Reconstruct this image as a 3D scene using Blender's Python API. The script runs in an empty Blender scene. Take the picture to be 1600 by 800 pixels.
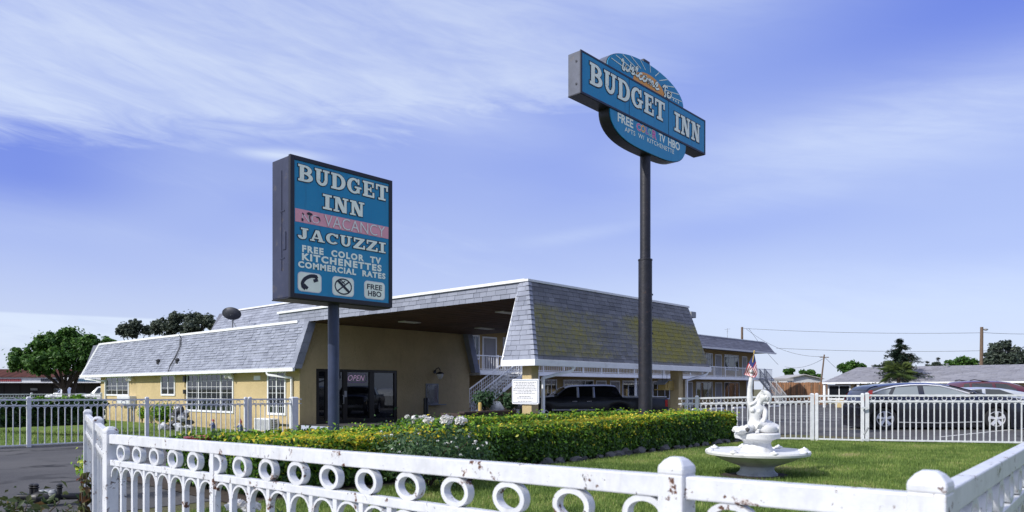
import bpy, bmesh, math, random
import numpy as np
from mathutils import Vector, Matrix, noise as mnoise

random.seed(7)
NR = np.random.default_rng(11)
R = math.radians
SC = bpy.context.scene
COL = SC.collection

# ------------------------------------------------------------------ camera
F, Y0, H = 1140.0, 608.0, 1.5
AZ = R(42.24)
FW = Vector((math.cos(AZ), math.sin(AZ), 0))
RT = Vector((math.sin(AZ), -math.cos(AZ), 0))

cam_d = bpy.data.cameras.new('camera')
cam = bpy.data.objects.new('camera', cam_d)
COL.objects.link(cam)
cam.location = (0, 0, H)
cam.rotation_euler = (R(90), 0, AZ - R(90))
cam_d.sensor_fit = 'HORIZONTAL'
cam_d.sensor_width = 36.0
cam_d.lens = 36.0 * F / 1600.0
cam_d.shift_y = (Y0 - 400.0) / 1600.0
cam_d.clip_start = 0.05
cam_d.clip_end = 6000
cam_d.dof.use_dof = True
cam_d.dof.focus_distance = 17.0
cam_d.dof.aperture_fstop = 4.5
SC.camera = cam

# ------------------------------------------------------------------ colour management
SC.view_settings.view_transform = 'Standard'
SC.view_settings.look = 'None'
SC.view_settings.exposure = 0.14
SC.view_settings.gamma = 1.0
SC.view_settings.use_curve_mapping = False

# ------------------------------------------------------------------ sun
SUN_EL = R(36)
sun_dir = Vector((-math.cos(R(14)) * math.cos(SUN_EL), math.sin(R(14)) * math.cos(SUN_EL), math.sin(SUN_EL)))
sl = bpy.data.lights.new('sun', 'SUN')
sl.energy = 3.8
sl.angle = R(0.55)
sl.color = (1.0, 0.965, 0.91)
so = bpy.data.objects.new('sun', sl)
COL.objects.link(so)
so.location = (-20, 0, 30)
so.rotation_euler = sun_dir.to_track_quat('Z', 'Y').to_euler()

# ------------------------------------------------------------------ world
W = bpy.data.worlds.new('World')
SC.world = W
W.use_nodes = True
nt = W.node_tree
nt.nodes.clear()

class NB:
    """small node-building helper"""
    def __init__(s, tree): s.t = tree
    def node(s, typ, **kw):
        n = s.t.nodes.new(typ)
        for k, v in kw.items(): setattr(n, k, v)
        return n
    def put(s, sock, val):
        if hasattr(val, 'default_value') and hasattr(val, 'is_output'): s.t.links.new(val, sock)
        else: sock.default_value = val
    def m(s, op, a, b=0.0, c=0.0, clamp=False):
        n = s.node('ShaderNodeMath', operation=op); n.use_clamp = clamp
        s.put(n.inputs[0], a); s.put(n.inputs[1], b); s.put(n.inputs[2], c)
        return n.outputs[0]
    def smooth(s, v, a, b, lo=0.0, hi=1.0):
        n = s.node('ShaderNodeMapRange', interpolation_type='SMOOTHSTEP')
        s.put(n.inputs[0], v)
        for i, q in enumerate((a, b, lo, hi)): n.inputs[1 + i].default_value = q
        return n.outputs[0]
    def lin(s, v, a, b, lo=0.0, hi=1.0):
        n = s.node('ShaderNodeMapRange')
        s.put(n.inputs[0], v)
        for i, q in enumerate((a, b, lo, hi)): n.inputs[1 + i].default_value = q
        return n.outputs[0]
    def mix(s, fac, a, b, blend='MIX'):
        n = s.node('ShaderNodeMix', data_type='RGBA', blend_type=blend)
        s.put(n.inputs['Factor'], fac)
        s.put(n.inputs[6], a if not isinstance(a, tuple) else (*a[:3], 1))
        s.put(n.inputs[7], b if not isinstance(b, tuple) else (*b[:3], 1))
        return n.outputs[2]
    def noise(s, vec, scale, detail=4, rough=0.55, dist=0.0):
        n = s.node('ShaderNodeTexNoise')
        if vec is not None: s.t.links.new(vec, n.inputs['Vector'])
        n.inputs['Scale'].default_value = scale; n.inputs['Detail'].default_value = detail
        n.inputs['Roughness'].default_value = rough; n.inputs['Distortion'].default_value = dist
        return n.outputs[0]
    def ramp(s, fac, stops):
        n = s.node('ShaderNodeValToRGB'); cr = n.color_ramp
        while len(cr.elements) < len(stops): cr.elements.new(0.5)
        for e, (p, c) in zip(cr.elements, stops): e.position = p; e.color = (*c, 1)
        s.put(n.inputs[0], fac)
        return n.outputs[0]
    def comb(s, x, y, z=0.0):
        n = s.node('ShaderNodeCombineXYZ')
        s.put(n.inputs[0], x); s.put(n.inputs[1], y); s.put(n.inputs[2], z)
        return n.outputs[0]

def build_world():
    b = NB(nt)
    sky = b.node('ShaderNodeTexSky', sky_type='NISHITA')
    sky.sun_disc = False
    sky.sun_elevation = SUN_EL
    sky.sun_rotation = math.atan2(sun_dir.x, sun_dir.y)
    sky.altitude = 20; sky.air_density = 1.0; sky.dust_density = 0.6; sky.ozone_density = 2.5
    tc = b.node('ShaderNodeTexCoord')
    mp = b.node('ShaderNodeMapping', vector_type='POINT')
    mp.inputs['Rotation'].default_value = (0, 0, R(90) - AZ)      # compass bearing measured from the street axis
    nt.links.new(tc.outputs['Generated'], mp.inputs['Vector'])
    sp = b.node('ShaderNodeSeparateXYZ'); nt.links.new(mp.outputs[0], sp.inputs[0])
    x, y, z = sp.outputs
    az = b.m('MULTIPLY', b.m('ARCTAN2', x, y), 57.2958)             # degrees, + to the right
    el = b.m('MULTIPLY', b.m('ARCSINE', z), 57.2958)
    # clear-sky colour by height, mixed with the physical sky
    base = b.ramp(b.lin(el, 0, 40), [(0.0, (0.46, 0.515, 0.65)), (0.12, (0.41, 0.46, 0.645)), (0.30, (0.31, 0.37, 0.635)),
                                    (0.52, (0.225, 0.29, 0.625)), (0.75, (0.19, 0.26, 0.62)), (1.0, (0.30, 0.37, 0.66))])
    patch = b.noise(b.comb(b.m('MULTIPLY', az, 0.03), b.m('MULTIPLY', el, 0.09)), 1.0, 2, 0.5)
    deep = b.mix(b.m('MULTIPLY', b.smooth(patch, 0.44, 0.70, 0, .6), b.smooth(el, 5, 14)), base, (0.185, 0.245, 0.625))
    tr = b.m('MULTIPLY', b.smooth(az, 12, 36), b.smooth(el, 15, 25))
    tl = b.m('MULTIPLY', b.smooth(az, -22, -34), b.m('MULTIPLY', b.smooth(el, 10, 14), b.smooth(el, 19.0, 16.5)))
    deep = b.mix(b.m('MULTIPLY', b.m('MAXIMUM', tr, tl), 0.7), deep, (0.075, 0.125, 0.555))
    # fibrous cirrus: noise stretched along a slightly tilted direction
    def fib(tilt, sa, se, scale, off, det=6, dist=0.6):
        c, s_ = math.cos(R(tilt)), math.sin(R(tilt))
        u = b.m('ADD', b.m('MULTIPLY', az, c), b.m('MULTIPLY', el, s_))
        v = b.m('SUBTRACT', b.m('MULTIPLY', el, c), b.m('MULTIPLY', az, s_))
        return b.noise(b.comb(b.m('MULTIPLY_ADD', u, sa, off), b.m('MULTIPLY', v, se), off), scale, det, 0.6, dist)
    f1 = fib(-9, 0.035, 0.22, 1.0, 3.3)
    f2 = fib(-13, 0.10, 0.62, 1.0, 8.1, 9, 1.1)
    f3 = fib(-4, 0.10, 0.5, 1.6, 21.0, 7, 1.2)
    wisps = b.m('ADD', b.m('MULTIPLY', f1, 0.5), b.m('ADD', b.m('MULTIPLY', f2, 0.32), b.m('MULTIPLY', f3, 0.18)))
    def blob(a0, e0, ra, re, tilt=0.0):
        c, s_ = math.cos(R(tilt)), math.sin(R(tilt))
        da = b.m('SUBTRACT', az, a0); de = b.m('SUBTRACT', el, e0)
        u = b.m('DIVIDE', b.m('ADD', b.m('MULTIPLY', da, c), b.m('MULTIPLY', de, s_)), ra)
        v = b.m('DIVIDE', b.m('SUBTRACT', b.m('MULTIPLY', de, c), b.m('MULTIPLY', da, s_)), re)
        q = b.m('ADD', b.m('MULTIPLY', u, u), b.m('MULTIPLY', v, v))
        return b.m('POWER', 2.718, b.m('MULTIPLY', q, -1.0))
    edge = b.m('SUBTRACT', el, b.m('MULTIPLY_ADD', az, .11, 20.4))                     # distance above the slanting lower edge of the big veil
    edge = b.m('ADD', edge, b.m('MULTIPLY_ADD', f3, 5.0, -2.5))
    bankA = b.m('MULTIPLY', b.smooth(edge, -1.6, 2.2), b.m('MULTIPLY', b.smooth(az, 20, -4), b.smooth(el, 33, 23, .55, 1.0)))
    masks = [(bankA, 1.0), (blob(-8, 21.8, 9, 2.2, -12), .9),
             (blob(28, 17.5, 15, 3.0, 4), .85), (blob(21, 14.5, 9, 1.6, 6), .55), (blob(12, 28.0, 16, 3.5, 6), .55),
             (blob(6, 12.0, 5, .5, 8), .35), (blob(25, 6, 22, 3.0), .45)]
    tot = None
    for mk, wgt in masks:
        q = b.m('MULTIPLY', mk, wgt)
        tot = q if tot is None else b.m('MAXIMUM', tot, q)
    veil = b.m('MULTIPLY', tot, b.smooth(wisps, 0.30, 0.66, 0.42, 1.0))
    faint = b.m('MULTIPLY', b.smooth(wisps, 0.50, 0.78), 0.22)
    low = b.m('MULTIPLY', blob(-17.6, 17.0, 3.0, .42, 1), b.smooth(f2, .3, .6, .5, 1.0))
    bank = b.m('MULTIPLY', b.m('MULTIPLY', b.smooth(el, 5.05, 4.85), b.smooth(el, 0.5, 3.6, .35, .9)), b.m('MULTIPLY', b.smooth(az, -12, -22), b.smooth(f3, .25, .65, .45, 1.0)))
    cl = b.m('MAXIMUM', b.m('MAXIMUM', b.m('MAXIMUM', veil, faint), low), bank, clamp=True)
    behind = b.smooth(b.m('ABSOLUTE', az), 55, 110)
    back = b.m('MULTIPLY', behind, b.smooth(wisps, .2, .6, .6, 1.0))     # bright veil added behind the camera, out of view, to lift shaded sign fronts
    col = b.mix(b.m('MULTIPLY', cl, 0.9), deep, (0.55, 0.61, 0.735))
    col = b.mix(b.m('MULTIPLY', behind, b.smooth(el, 26, 10, 0, .7)), col, (0.13, 0.18, 0.34))  # darker low sky added behind the camera to keep the portico wall dim
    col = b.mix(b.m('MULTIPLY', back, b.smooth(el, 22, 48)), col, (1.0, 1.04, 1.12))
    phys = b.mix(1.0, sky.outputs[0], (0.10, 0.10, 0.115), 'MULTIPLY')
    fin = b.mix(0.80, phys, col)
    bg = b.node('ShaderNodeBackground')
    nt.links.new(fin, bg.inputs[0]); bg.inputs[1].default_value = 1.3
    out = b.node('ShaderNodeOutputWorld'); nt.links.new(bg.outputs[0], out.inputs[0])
build_world()

# ------------------------------------------------------------------ pixel helpers used to lay the place out
def at(px, py, d):
    lat = (px - 800) / F * d
    p = FW * d + RT * lat
    return Vector((p.x, p.y, H - (py - Y0) / F * d))
def onY(px, py, Y):
    r = (px - 800) / F
    return at(px, py, Y / (FW.y + RT.y * r))
def onX(px, py, X):
    r = (px - 800) / F
    return at(px, py, X / (FW.x + RT.x * r))
def gnd(px, py):
    return at(px, py, F * H / (py - Y0))

# ------------------------------------------------------------------ mesh builder
class MB:
    def __init__(s): s.v = []; s.f = []; s.t = []
    def add(s, vs, fs, tone=0.5):
        o = len(s.v)
        s.v += [tuple(p) for p in vs]
        for i, f in enumerate(fs):
            s.f.append(tuple(o + k for k in f))
            s.t.append(tone[i] if isinstance(tone, (list, tuple)) else tone)
        return s
    def quad(s, a, b, c, d, tone=0.5): return s.add([a, b, c, d], [(0, 1, 2, 3)], tone)
    def box(s, lo, hi, tone=0.5):
        x0, y0, z0 = lo; x1, y1, z1 = hi
        return s.add([(x0, y0, z0), (x1, y0, z0), (x1, y1, z0), (x0, y1, z0), (x0, y0, z1), (x1, y0, z1), (x1, y1, z1), (x0, y1, z1)],
                     [(0, 3, 2, 1), (4, 5, 6, 7), (0, 1, 5, 4), (1, 2, 6, 5), (2, 3, 7, 6), (3, 0, 4, 7)], tone)
    def beam(s, p, q, w, h, up=Vector((0, 0, 1)), tone=0.5):
        p = Vector(p); q = Vector(q); d = (q - p).normalized()
        if abs(d.dot(up)) > .98: up = Vector((0, 1, 0))
        a = d.cross(up).normalized() * (w / 2); u = a.cross(d).normalized() * (h / 2)
        vs = [p - a - u, p + a - u, p + a + u, p - a + u, q - a - u, q + a - u, q + a + u, q - a + u]
        return s.add(vs, [(0, 1, 2, 3), (7, 6, 5, 4), (0, 4, 5, 1), (1, 5, 6, 2), (2, 6, 7, 3), (3, 7, 4, 0)], tone)
    def tube(s, pts, r, n=8, caps=True, tone=0.5):
        pts = [Vector(p) for p in pts]
        rs = r if isinstance(r, (list, tuple)) else [r] * len(pts)
        o = len(s.v); prev = None
        for i, p in enumerate(pts):
            d = (pts[min(i + 1, len(pts) - 1)] - pts[max(i - 1, 0)]).normalized()
            ref = Vector((0, 0, 1)) if abs(d.z) < .9 else Vector((1, 0, 0))
            if prev is not None:
                a = (prev - d * prev.dot(d))
                a = a.normalized() if a.length > 1e-4 else d.cross(ref).normalized()
            else: a = d.cross(ref).normalized()
            prev = a; bb = d.cross(a)
            for k in range(n):
                t = 2 * math.pi * k / n
                s.v.append(tuple(p + (a * math.cos(t) + bb * math.sin(t)) * rs[i]))
        for i in range(len(pts) - 1):
            for k in range(n):
                k2 = (k + 1) % n
                s.f.append((o + i * n + k, o + i * n + k2, o + (i + 1) * n + k2, o + (i + 1) * n + k)); s.t.append(tone)
        if caps:
            s.f.append(tuple(o + k for k in reversed(range(n)))); s.t.append(tone)
            s.f.append(tuple(o + (len(pts) - 1) * n + k for k in range(n))); s.t.append(tone)
        return s
    def lathe(s, prof, c=(0, 0, 0), n=24, tone=0.5, sq=1.0, rot=0.0):
        o = len(s.v)
        for (r, z) in prof:
            for k in range(n):
                t = 2 * math.pi * k / n + rot
                s.v.append((c[0] + r * math.cos(t), c[1] + r * math.sin(t) * sq, c[2] + z))
        for i in range(len(prof) - 1):
            for k in range(n):
                k2 = (k + 1) % n
                s.f.append((o + i * n + k, o + i * n + k2, o + (i + 1) * n + k2, o + (i + 1) * n + k)); s.t.append(tone)
        s.f.append(tuple(o + k for k in reversed(range(n)))); s.t.append(tone)
        s.f.append(tuple(o + (len(prof) - 1) * n + k for k in range(n))); s.t.append(tone)
        return s
    def prism(s, poly, fn, t0, t1, tone=0.5):
        """poly: 2-D outline (ccw seen from +thickness); fn(u, v, t) -> xyz"""
        n = len(poly)
        vs = [fn(u, v, t0) for u, v in poly] + [fn(u, v, t1) for u, v in poly]
        fs = [tuple(reversed(range(n))), tuple(range(n, 2 * n))] + [(i, (i + 1) % n, n + (i + 1) % n, n + i) for i in range(n)]
        return s.add(vs, fs, tone)
    def blob(s, c, r, sub=1, jit=0.15, seed=0, tone=0.5, squash=(1, 1, 1)):
        bm = bmesh.new(); bmesh.ops.create_icosphere(bm, subdivisions=sub, radius=1.0)
        o = len(s.v); c = Vector(c)
        for v in bm.verts:
            k = 1 + jit * 2 * (mnoise.noise(v.co * 1.6 + Vector((seed * 3.1, seed * 1.7, seed))))
            s.v.append((c.x + v.co.x * k * r * squash[0], c.y + v.co.y * k * r * squash[1], c.z + v.co.z * k * r * squash[2]))
        for f in bm.faces:
            s.f.append(tuple(o + v.index for v in f.verts)); s.t.append(tone)
        bm.free(); return s
    def mesh(s, name, mat, off=Vector((0, 0, 0)), smooth=None, fix=True):
        me = bpy.data.meshes.new(name)
        me.from_pydata([(p[0] - off.x, p[1] - off.y, p[2] - off.z) for p in s.v], [], s.f)
        at_ = me.attributes.new('tone', 'FLOAT', 'FACE')
        at_.data.foreach_set('value', np.array(s.t, dtype=np.float32))
        if fix:
            bm = bmesh.new(); bm.from_mesh(me); bmesh.ops.recalc_face_normals(bm, faces=bm.faces); bm.to_mesh(me); bm.free()
        if mat is not None: me.materials.append(mat)
        if smooth is not None:
            me.polygons.foreach_set('use_smooth', [True] * len(me.polygons))
            me.set_sharp_from_angle(angle=R(smooth))
        me.update()
        return me

BASE = {}
def tag(o, label=None, cat=None, group=None, kind=None):
    if label: o['label'] = label
    if cat: o['category'] = cat
    if group: o['group'] = group
    if kind: o['kind'] = kind
    return o
def thing(name, label, cat, loc, group=None):
    o = bpy.data.objects.new(name, None)
    o.empty_display_size = .2
    COL.objects.link(o); o.location = loc
    BASE[o.name] = Vector(loc)
    return tag(o, label, cat, group)
def bev(o, w=.006, seg=2, ang=35):
    m = o.modifiers.new('bevel', 'BEVEL'); m.width = w; m.segments = seg; m.limit_method = 'ANGLE'; m.angle_limit = R(ang)
    m.harden_normals = False
    return o
def part(name, mb, mat, parent, smooth=None, bevel=0, fix=True, label=None):
    off = BASE[parent.name]
    o = bpy.data.objects.new(name, mb.mesh(name, mat, off, smooth, fix))
    COL.objects.link(o); o.parent = parent
    BASE[o.name] = off
    if bevel: bev(o, bevel)
    if label: o['label'] = label
    return o
def solo(name, mb, mat, label=None, cat=None, loc=(0, 0, 0), smooth=None, group=None, kind=None, bevel=0, fix=True):
    loc = Vector(loc)
    o = bpy.data.objects.new(name, mb.mesh(name, mat, loc, smooth, fix))
    COL.objects.link(o); o.location = loc; BASE[o.name] = loc
    if bevel: bev(o, bevel)
    return tag(o, label, cat, group, kind)
def copy_of(o, parent, loc=None, rotz=None, scale=None):
    c = o.copy(); COL.objects.link(c); c.parent = parent
    if loc is not None: c.location = loc
    if rotz is not None: c.rotation_euler = (0, 0, rotz)
    if scale is not None: c.scale = scale
    return c

def leaf_mesh(name, C, N, size, tone, mat, off, aspect=.5, fold=.25):
    """C centres (n,3), N outward-ish directions, size (n,), tone (n,): one bent leaf (two tris) each"""
    n = len(C); C = np.asarray(C, float) - np.array(off)
    a = NR.normal(size=(n, 3)); N = np.asarray(N, float)
    N = N / (np.linalg.norm(N, axis=1, keepdims=True) + 1e-9)
    t = a - N * (a * N).sum(1, keepdims=True); t /= np.linalg.norm(t, axis=1, keepdims=True) + 1e-9
    b = np.cross(N, t); s = np.asarray(size)[:, None]
    v = np.empty((n, 4, 3))
    v[:, 0] = C - t * s; v[:, 1] = C + b * s * aspect + N * s * fold; v[:, 2] = C + t * s; v[:, 3] = C - b * s * aspect + N * s * fold
    me = bpy.data.meshes.new(name)
    me.vertices.add(4 * n); me.vertices.foreach_set('co', v.reshape(-1).astype(np.float32))
    idx = np.arange(n)[:, None] * 4 + np.array([0, 1, 2, 0, 2, 3])
    me.loops.add(6 * n); me.loops.foreach_set('vertex_index', idx.reshape(-1).astype(np.int32))
    me.polygons.add(2 * n); me.polygons.foreach_set('loop_start', (np.arange(2 * n) * 3).astype(np.int32))
    at_ = me.attributes.new('tone', 'FLOAT', 'FACE'); at_.data.foreach_set('value', np.repeat(np.asarray(tone), 2).astype(np.float32))
    me.materials.append(mat); me.update(calc_edges=True); me.validate()
    return me
def leaf_part(name, C, N, size, tone, mat, parent, **kw):
    off = BASE[parent.name]
    o = bpy.data.objects.new(name, leaf_mesh(name, C, N, size, tone, mat, off, **kw))
    COL.objects.link(o); o.parent = parent; BASE[o.name] = off
    return o

# ------------------------------------------------------------------ materials
def newmat(name):
    m = bpy.data.materials.new(name); m.use_nodes = True
    t = m.node_tree; b = NB(t)
    return m, b, t.nodes['Principled BSDF'], t.nodes['Material Output']
def objco(b, which='Object'):
    return b.node('ShaderNodeTexCoord').outputs[which]
def geopos(b):
    return b.node('ShaderNodeNewGeometry').outputs['Position']
def tone(b):
    return b.node('ShaderNodeAttribute', attribute_name='tone').outputs['Fac']
def bump(b, p, h, strength, dist=.02):
    n = b.node('ShaderNodeBump'); n.inputs['Strength'].default_value = strength; n.inputs['Distance'].default_value = dist
    b.t.links.new(h, n.inputs['Height']); b.t.links.new(n.outputs[0], p.inputs['Normal'])
def plain(name, col, rough=.5, metal=0.0, spec=.5, var=.08, vscale=3.0, dirt=None, bstr=0.0, bscale=40, tonevar=0.0, coat=0.0):
    m, b, p, o = newmat(name)
    pos = geopos(b)
    n = b.noise(pos, vscale, 5, .6)
    f = b.lin(n, .3, .7, 1 - var, 1 + var)
    c = b.mix(1.0, (*col, 1), b.comb(f, f, f), 'MULTIPLY')
    if tonevar:
        g = b.lin(tone(b), 0, 1, 1 - tonevar, 1 + tonevar)
        c = b.mix(1.0, c, b.comb(g, g, g), 'MULTIPLY')
    if dirt:
        dn = b.noise(pos, dirt[1], 6, .65)
        c = b.mix(b.m('MULTIPLY', b.smooth(dn, dirt[2], dirt[2] + .16), dirt[3]), c, dirt[0])
    b.put(p.inputs['Base Color'], c)
    p.inputs['Roughness'].default_value = rough; p.inputs['Metallic'].default_value = metal
    p.inputs['Specular IOR Level'].default_value = spec
    if coat: p.inputs['Coat Weight'].default_value = coat; p.inputs['Coat Roughness'].default_value = .05
    if bstr: bump(b, p, b.noise(pos, bscale, 4, .6), bstr)
    return m
def leafmat(name, stops, trans=.35, rough=.5):
    m, b, p, o = newmat(name)
    c = b.ramp(tone(b), stops)
    b.put(p.inputs['Base Color'], c); p.inputs['Roughness'].default_value = rough; p.inputs['Specular IOR Level'].default_value = .35
    tr = b.node('ShaderNodeBsdfTranslucent'); b.put(tr.inputs[0], c)
    mx = b.node('ShaderNodeMixShader'); mx.inputs[0].default_value = trans
    b.t.links.new(p.outputs[0], mx.inputs[1]); b.t.links.new(tr.outputs[0], mx.inputs[2]); b.t.links.new(mx.outputs[0], o.inputs[0])
    return m
def glassmat(name, tint=(.02, .025, .03), see=.35, rough=.02):
    """window glass: sharp reflection over a tinted pane one can see through a little"""
    m, b, p, o = newmat(name)
    gl = b.node('ShaderNodeBsdfGlossy'); gl.inputs['Roughness'].default_value = rough; gl.inputs[0].default_value = (.9, .93, .95, 1)
    tr = b.node('ShaderNodeBsdfTransparent'); tr.inputs[0].default_value = (*[min(1, c * 4 + .35) for c in tint], 1)
    df = b.node('ShaderNodeBsdfDiffuse'); df.inputs[0].default_value = (*tint, 1)
    m1 = b.node('ShaderNodeMixShader'); m1.inputs[0].default_value = see
    b.t.links.new(df.outputs[0], m1.inputs[1]); b.t.links.new(tr.outputs[0], m1.inputs[2])
    fr = b.node('ShaderNodeFresnel'); fr.inputs[0].default_value = 1.55
    m2 = b.node('ShaderNodeMixShader'); b.put(m2.inputs[0], b.m('MULTIPLY_ADD', fr.outputs[0], 1.0, .04, clamp=True))
    b.t.links.new(m1.outputs[0], m2.inputs[1]); b.t.links.new(gl.outputs[0], m2.inputs[2]); b.t.links.new(m2.outputs[0], o.inputs[0])
    return m
def emis(name, col, s):
    m, b, p, o = newmat(name)
    p.inputs['Base Color'].default_value = (*col, 1); p.inputs['Emission Color'].default_value = (*col, 1); p.inputs['Emission Strength'].default_value = s
    return m

def white_iron(name, rust=.68):
    m, b, p, o = newmat(name)
    pos = geopos(b)
    base = b.mix(b.smooth(b.noise(pos, 9, 6, .7), .35, .7), (.65, .665, .69), (.54, .555, .58))
    n1 = b.noise(pos, 5.5, 8, .72, .4); n2 = b.noise(pos, 38, 4, .6)
    rs = b.smooth(b.m('ADD', b.m('MULTIPLY', n1, .72), b.m('MULTIPLY', n2, .28)), rust, rust + .025)
    halo = b.m('MULTIPLY', b.smooth(n1, rust + .01, rust + .09), .35)
    c = b.mix(halo, base, (.55, .33, .13))
    c = b.mix(rs, c, b.mix(n2, (.16, .055, .02), (.05, .03, .025)))
    sp = b.node('ShaderNodeSeparateXYZ'); b.t.links.new(pos, sp.inputs[0])
    drip = b.noise(b.comb(b.m('MULTIPLY', sp.outputs[0], 26), b.m('MULTIPLY', sp.outputs[1], 26), b.m('MULTIPLY', sp.outputs[2], 3.5)), 1.0, 5, .65)
    grime = b.noise(pos, 2.2, 6, .7)
    c = b.mix(b.m('MULTIPLY', b.smooth(drip, .52, .74), b.smooth(grime, .42, .66, .05, .45)), c, (.30, .27, .24))
    chip = b.noise(pos, 21, 5, .7, .6)
    c = b.mix(b.smooth(b.m('ADD', b.m('MULTIPLY', chip, .6), b.m('MULTIPLY', grime, .4)), rust + .03, rust + .045), c, (.10, .085, .08))
    b.put(p.inputs['Base Color'], c); b.put(p.inputs['Roughness'], b.m('MULTIPLY_ADD', rs, .4, .38))
    bump(b, p, b.m('SUBTRACT', b.noise(pos, 60, 4, .6), b.m('MULTIPLY', rs, 1.2)), .18, .004)
    return m

def stucco(name, col):
    m, b, p, o = newmat(name)
    pos = geopos(b)
    big = b.noise(pos, .7, 5, .6); mid = b.noise(pos, 6, 6, .65)
    c = b.mix(b.smooth(big, .35, .7), col, tuple(k * .86 for k in col))
    c = b.mix(b.m('MULTIPLY', b.smooth(mid, .45, .75), .35), c, tuple(k * .72 for k in col))
    sp = b.node('ShaderNodeSeparateXYZ'); b.t.links.new(pos, sp.inputs[0])
    streak = b.noise(b.comb(b.m('MULTIPLY', sp.outputs[0], 3), b.m('MULTIPLY', sp.outputs[1], 3), b.m('MULTIPLY', sp.outputs[2], .35)), 1.5, 5, .6)
    c = b.mix(b.m('MULTIPLY', b.smooth(streak, .56, .74), .3), c, tuple(k * .55 for k in col))
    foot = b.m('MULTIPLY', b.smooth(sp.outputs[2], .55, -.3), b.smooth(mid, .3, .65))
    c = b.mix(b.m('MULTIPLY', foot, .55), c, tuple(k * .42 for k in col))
    b.put(p.inputs['Base Color'], c); p.inputs['Roughness'].default_value = .9; p.inputs['Specular IOR Level'].default_value = .2
    bump(b, p, b.m('ADD', b.noise(pos, 55, 5, .7), b.noise(pos, 14, 4, .6)), .7, .025)
    return m

def shingle(name, lo, hi, moss=0.0, wear=.25):
    m, b, p, o = newmat(name)
    pos = geopos(b)
    t = tone(b)
    c = b.mix(t, lo, hi)
    gr = b.noise(pos, 90, 3, .7)
    c = b.mix(b.m('MULTIPLY', b.smooth(gr, .4, .7), .35), c, tuple(k * .62 for k in lo))
    wr = b.noise(pos, .9, 5, .62)
    c = b.mix(b.m('MULTIPLY', b.smooth(wr, .45, .75), wear), c, tuple(min(1, k * 1.35) for k in hi))
    if moss:
        sp = b.node('ShaderNodeSeparateXYZ'); b.t.links.new(pos, sp.inputs[0])
        big = b.noise(b.comb(b.m('MULTIPLY', sp.outputs[0], .42), b.m('MULTIPLY', sp.outputs[1], .4), b.m('MULTIPLY', sp.outputs[2], .55)), 1.0, 3, .5)
        fine = b.noise(pos, 7, 6, .7)
        band = b.m('MULTIPLY', b.smooth(sp.outputs[2], 4.75, 3.9), b.smooth(sp.outputs[2], 2.35, 2.6, .55, 1.0))
        ends = b.m('MAXIMUM', b.smooth(b.m('ABSOLUTE', b.m('SUBTRACT', sp.outputs[0], 24.9)), 4.2, .3), b.smooth(b.m('ABSOLUTE', b.m('SUBTRACT', sp.outputs[0], 18.0)), 5.0, .3, 0, .6))
        mk = b.m('MULTIPLY', b.m('ADD', b.m('MULTIPLY', big, .45), b.m('ADD', b.m('MULTIPLY', fine, .55), b.m('MULTIPLY', ends, .20))), band)
        k = b.m('MULTIPLY', b.smooth(mk, .43, .76), b.m('MULTIPLY_ADD', t, .7, .6), clamp=True)
        c = b.mix(b.m('MULTIPLY', k, moss), c, b.mix(fine, (.15, .14, .03), (.33, .29, .05)))
    b.put(p.inputs['Base Color'], c); p.inputs['Roughness'].default_value = .92; p.inputs['Specular IOR Level'].default_value = .2
    bump(b, p, gr, .5, .01)
    return m

def asphalt():
    m, b, p, o = newmat('asphalt')
    pos = geopos(b)
    n = b.noise(pos, 45, 5, .75); big = b.noise(pos, .25, 6, .62)
    c = b.mix(b.smooth(big, .3, .7), (.060, .059, .062), (.10, .096, .094))
    c = b.mix(b.m('MULTIPLY', b.smooth(n, .48, .72), .6), c, (.17, .165, .16))
    vo = b.node('ShaderNodeTexVoronoi', feature='DISTANCE_TO_EDGE'); vo.inputs['Scale'].default_value = .22
    wv = b.node('ShaderNodeVectorMath', operation='ADD')
    nn = b.node('ShaderNodeTexNoise'); nn.inputs['Scale'].default_value = 1.6; b.t.links.new(pos, nn.inputs['Vector'])
    sc_ = b.node('ShaderNodeVectorMath', operation='SCALE'); sc_.inputs['Scale'].default_value = 1.2
    b.t.links.new(nn.outputs['Color'], sc_.inputs[0]); b.t.links.new(pos, wv.inputs[0]); b.t.links.new(sc_.outputs[0], wv.inputs[1]); b.t.links.new(wv.outputs[0], vo.inputs['Vector'])
    cr = b.smooth(vo.outputs['Distance'], .022, .006)
    c = b.mix(b.m('MULTIPLY', cr, b.smooth(big, .42, .6)), c, (.015, .015, .016))
    st = b.noise(pos, .9, 3, .5)
    c = b.mix(b.m('MULTIPLY', b.smooth(st, .58, .68), .6), c, (.022, .022, .024))
    b.put(p.inputs['Base Color'], c); p.inputs['Roughness'].default_value = .88; p.inputs['Specular IOR Level'].default_value = .25
    bump(b, p, n, .6, .012)
    return m

def turf(name, a, c2, dry):
    m, b, p, o = newmat(name)
    pos = geopos(b)
    c = b.mix(b.smooth(b.noise(pos, 1.1, 5, .6), .35, .65), a, c2)
    c = b.mix(b.m('MULTIPLY', b.smooth(b.noise(pos, 22, 4, .7), .45, .7), .5), c, tuple(k * .55 for k in a))
    c = b.mix(b.m('MULTIPLY', b.smooth(b.noise(pos, .55, 4, .6), .58, .72), .6), c, dry)
    b.put(p.inputs['Base Color'], c); p.inputs['Roughness'].default_value = .95; p.inputs['Specular IOR Level'].default_value = .1
    bump(b, p, b.noise(pos, 60, 4, .7), .8, .03)
    return m

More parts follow.
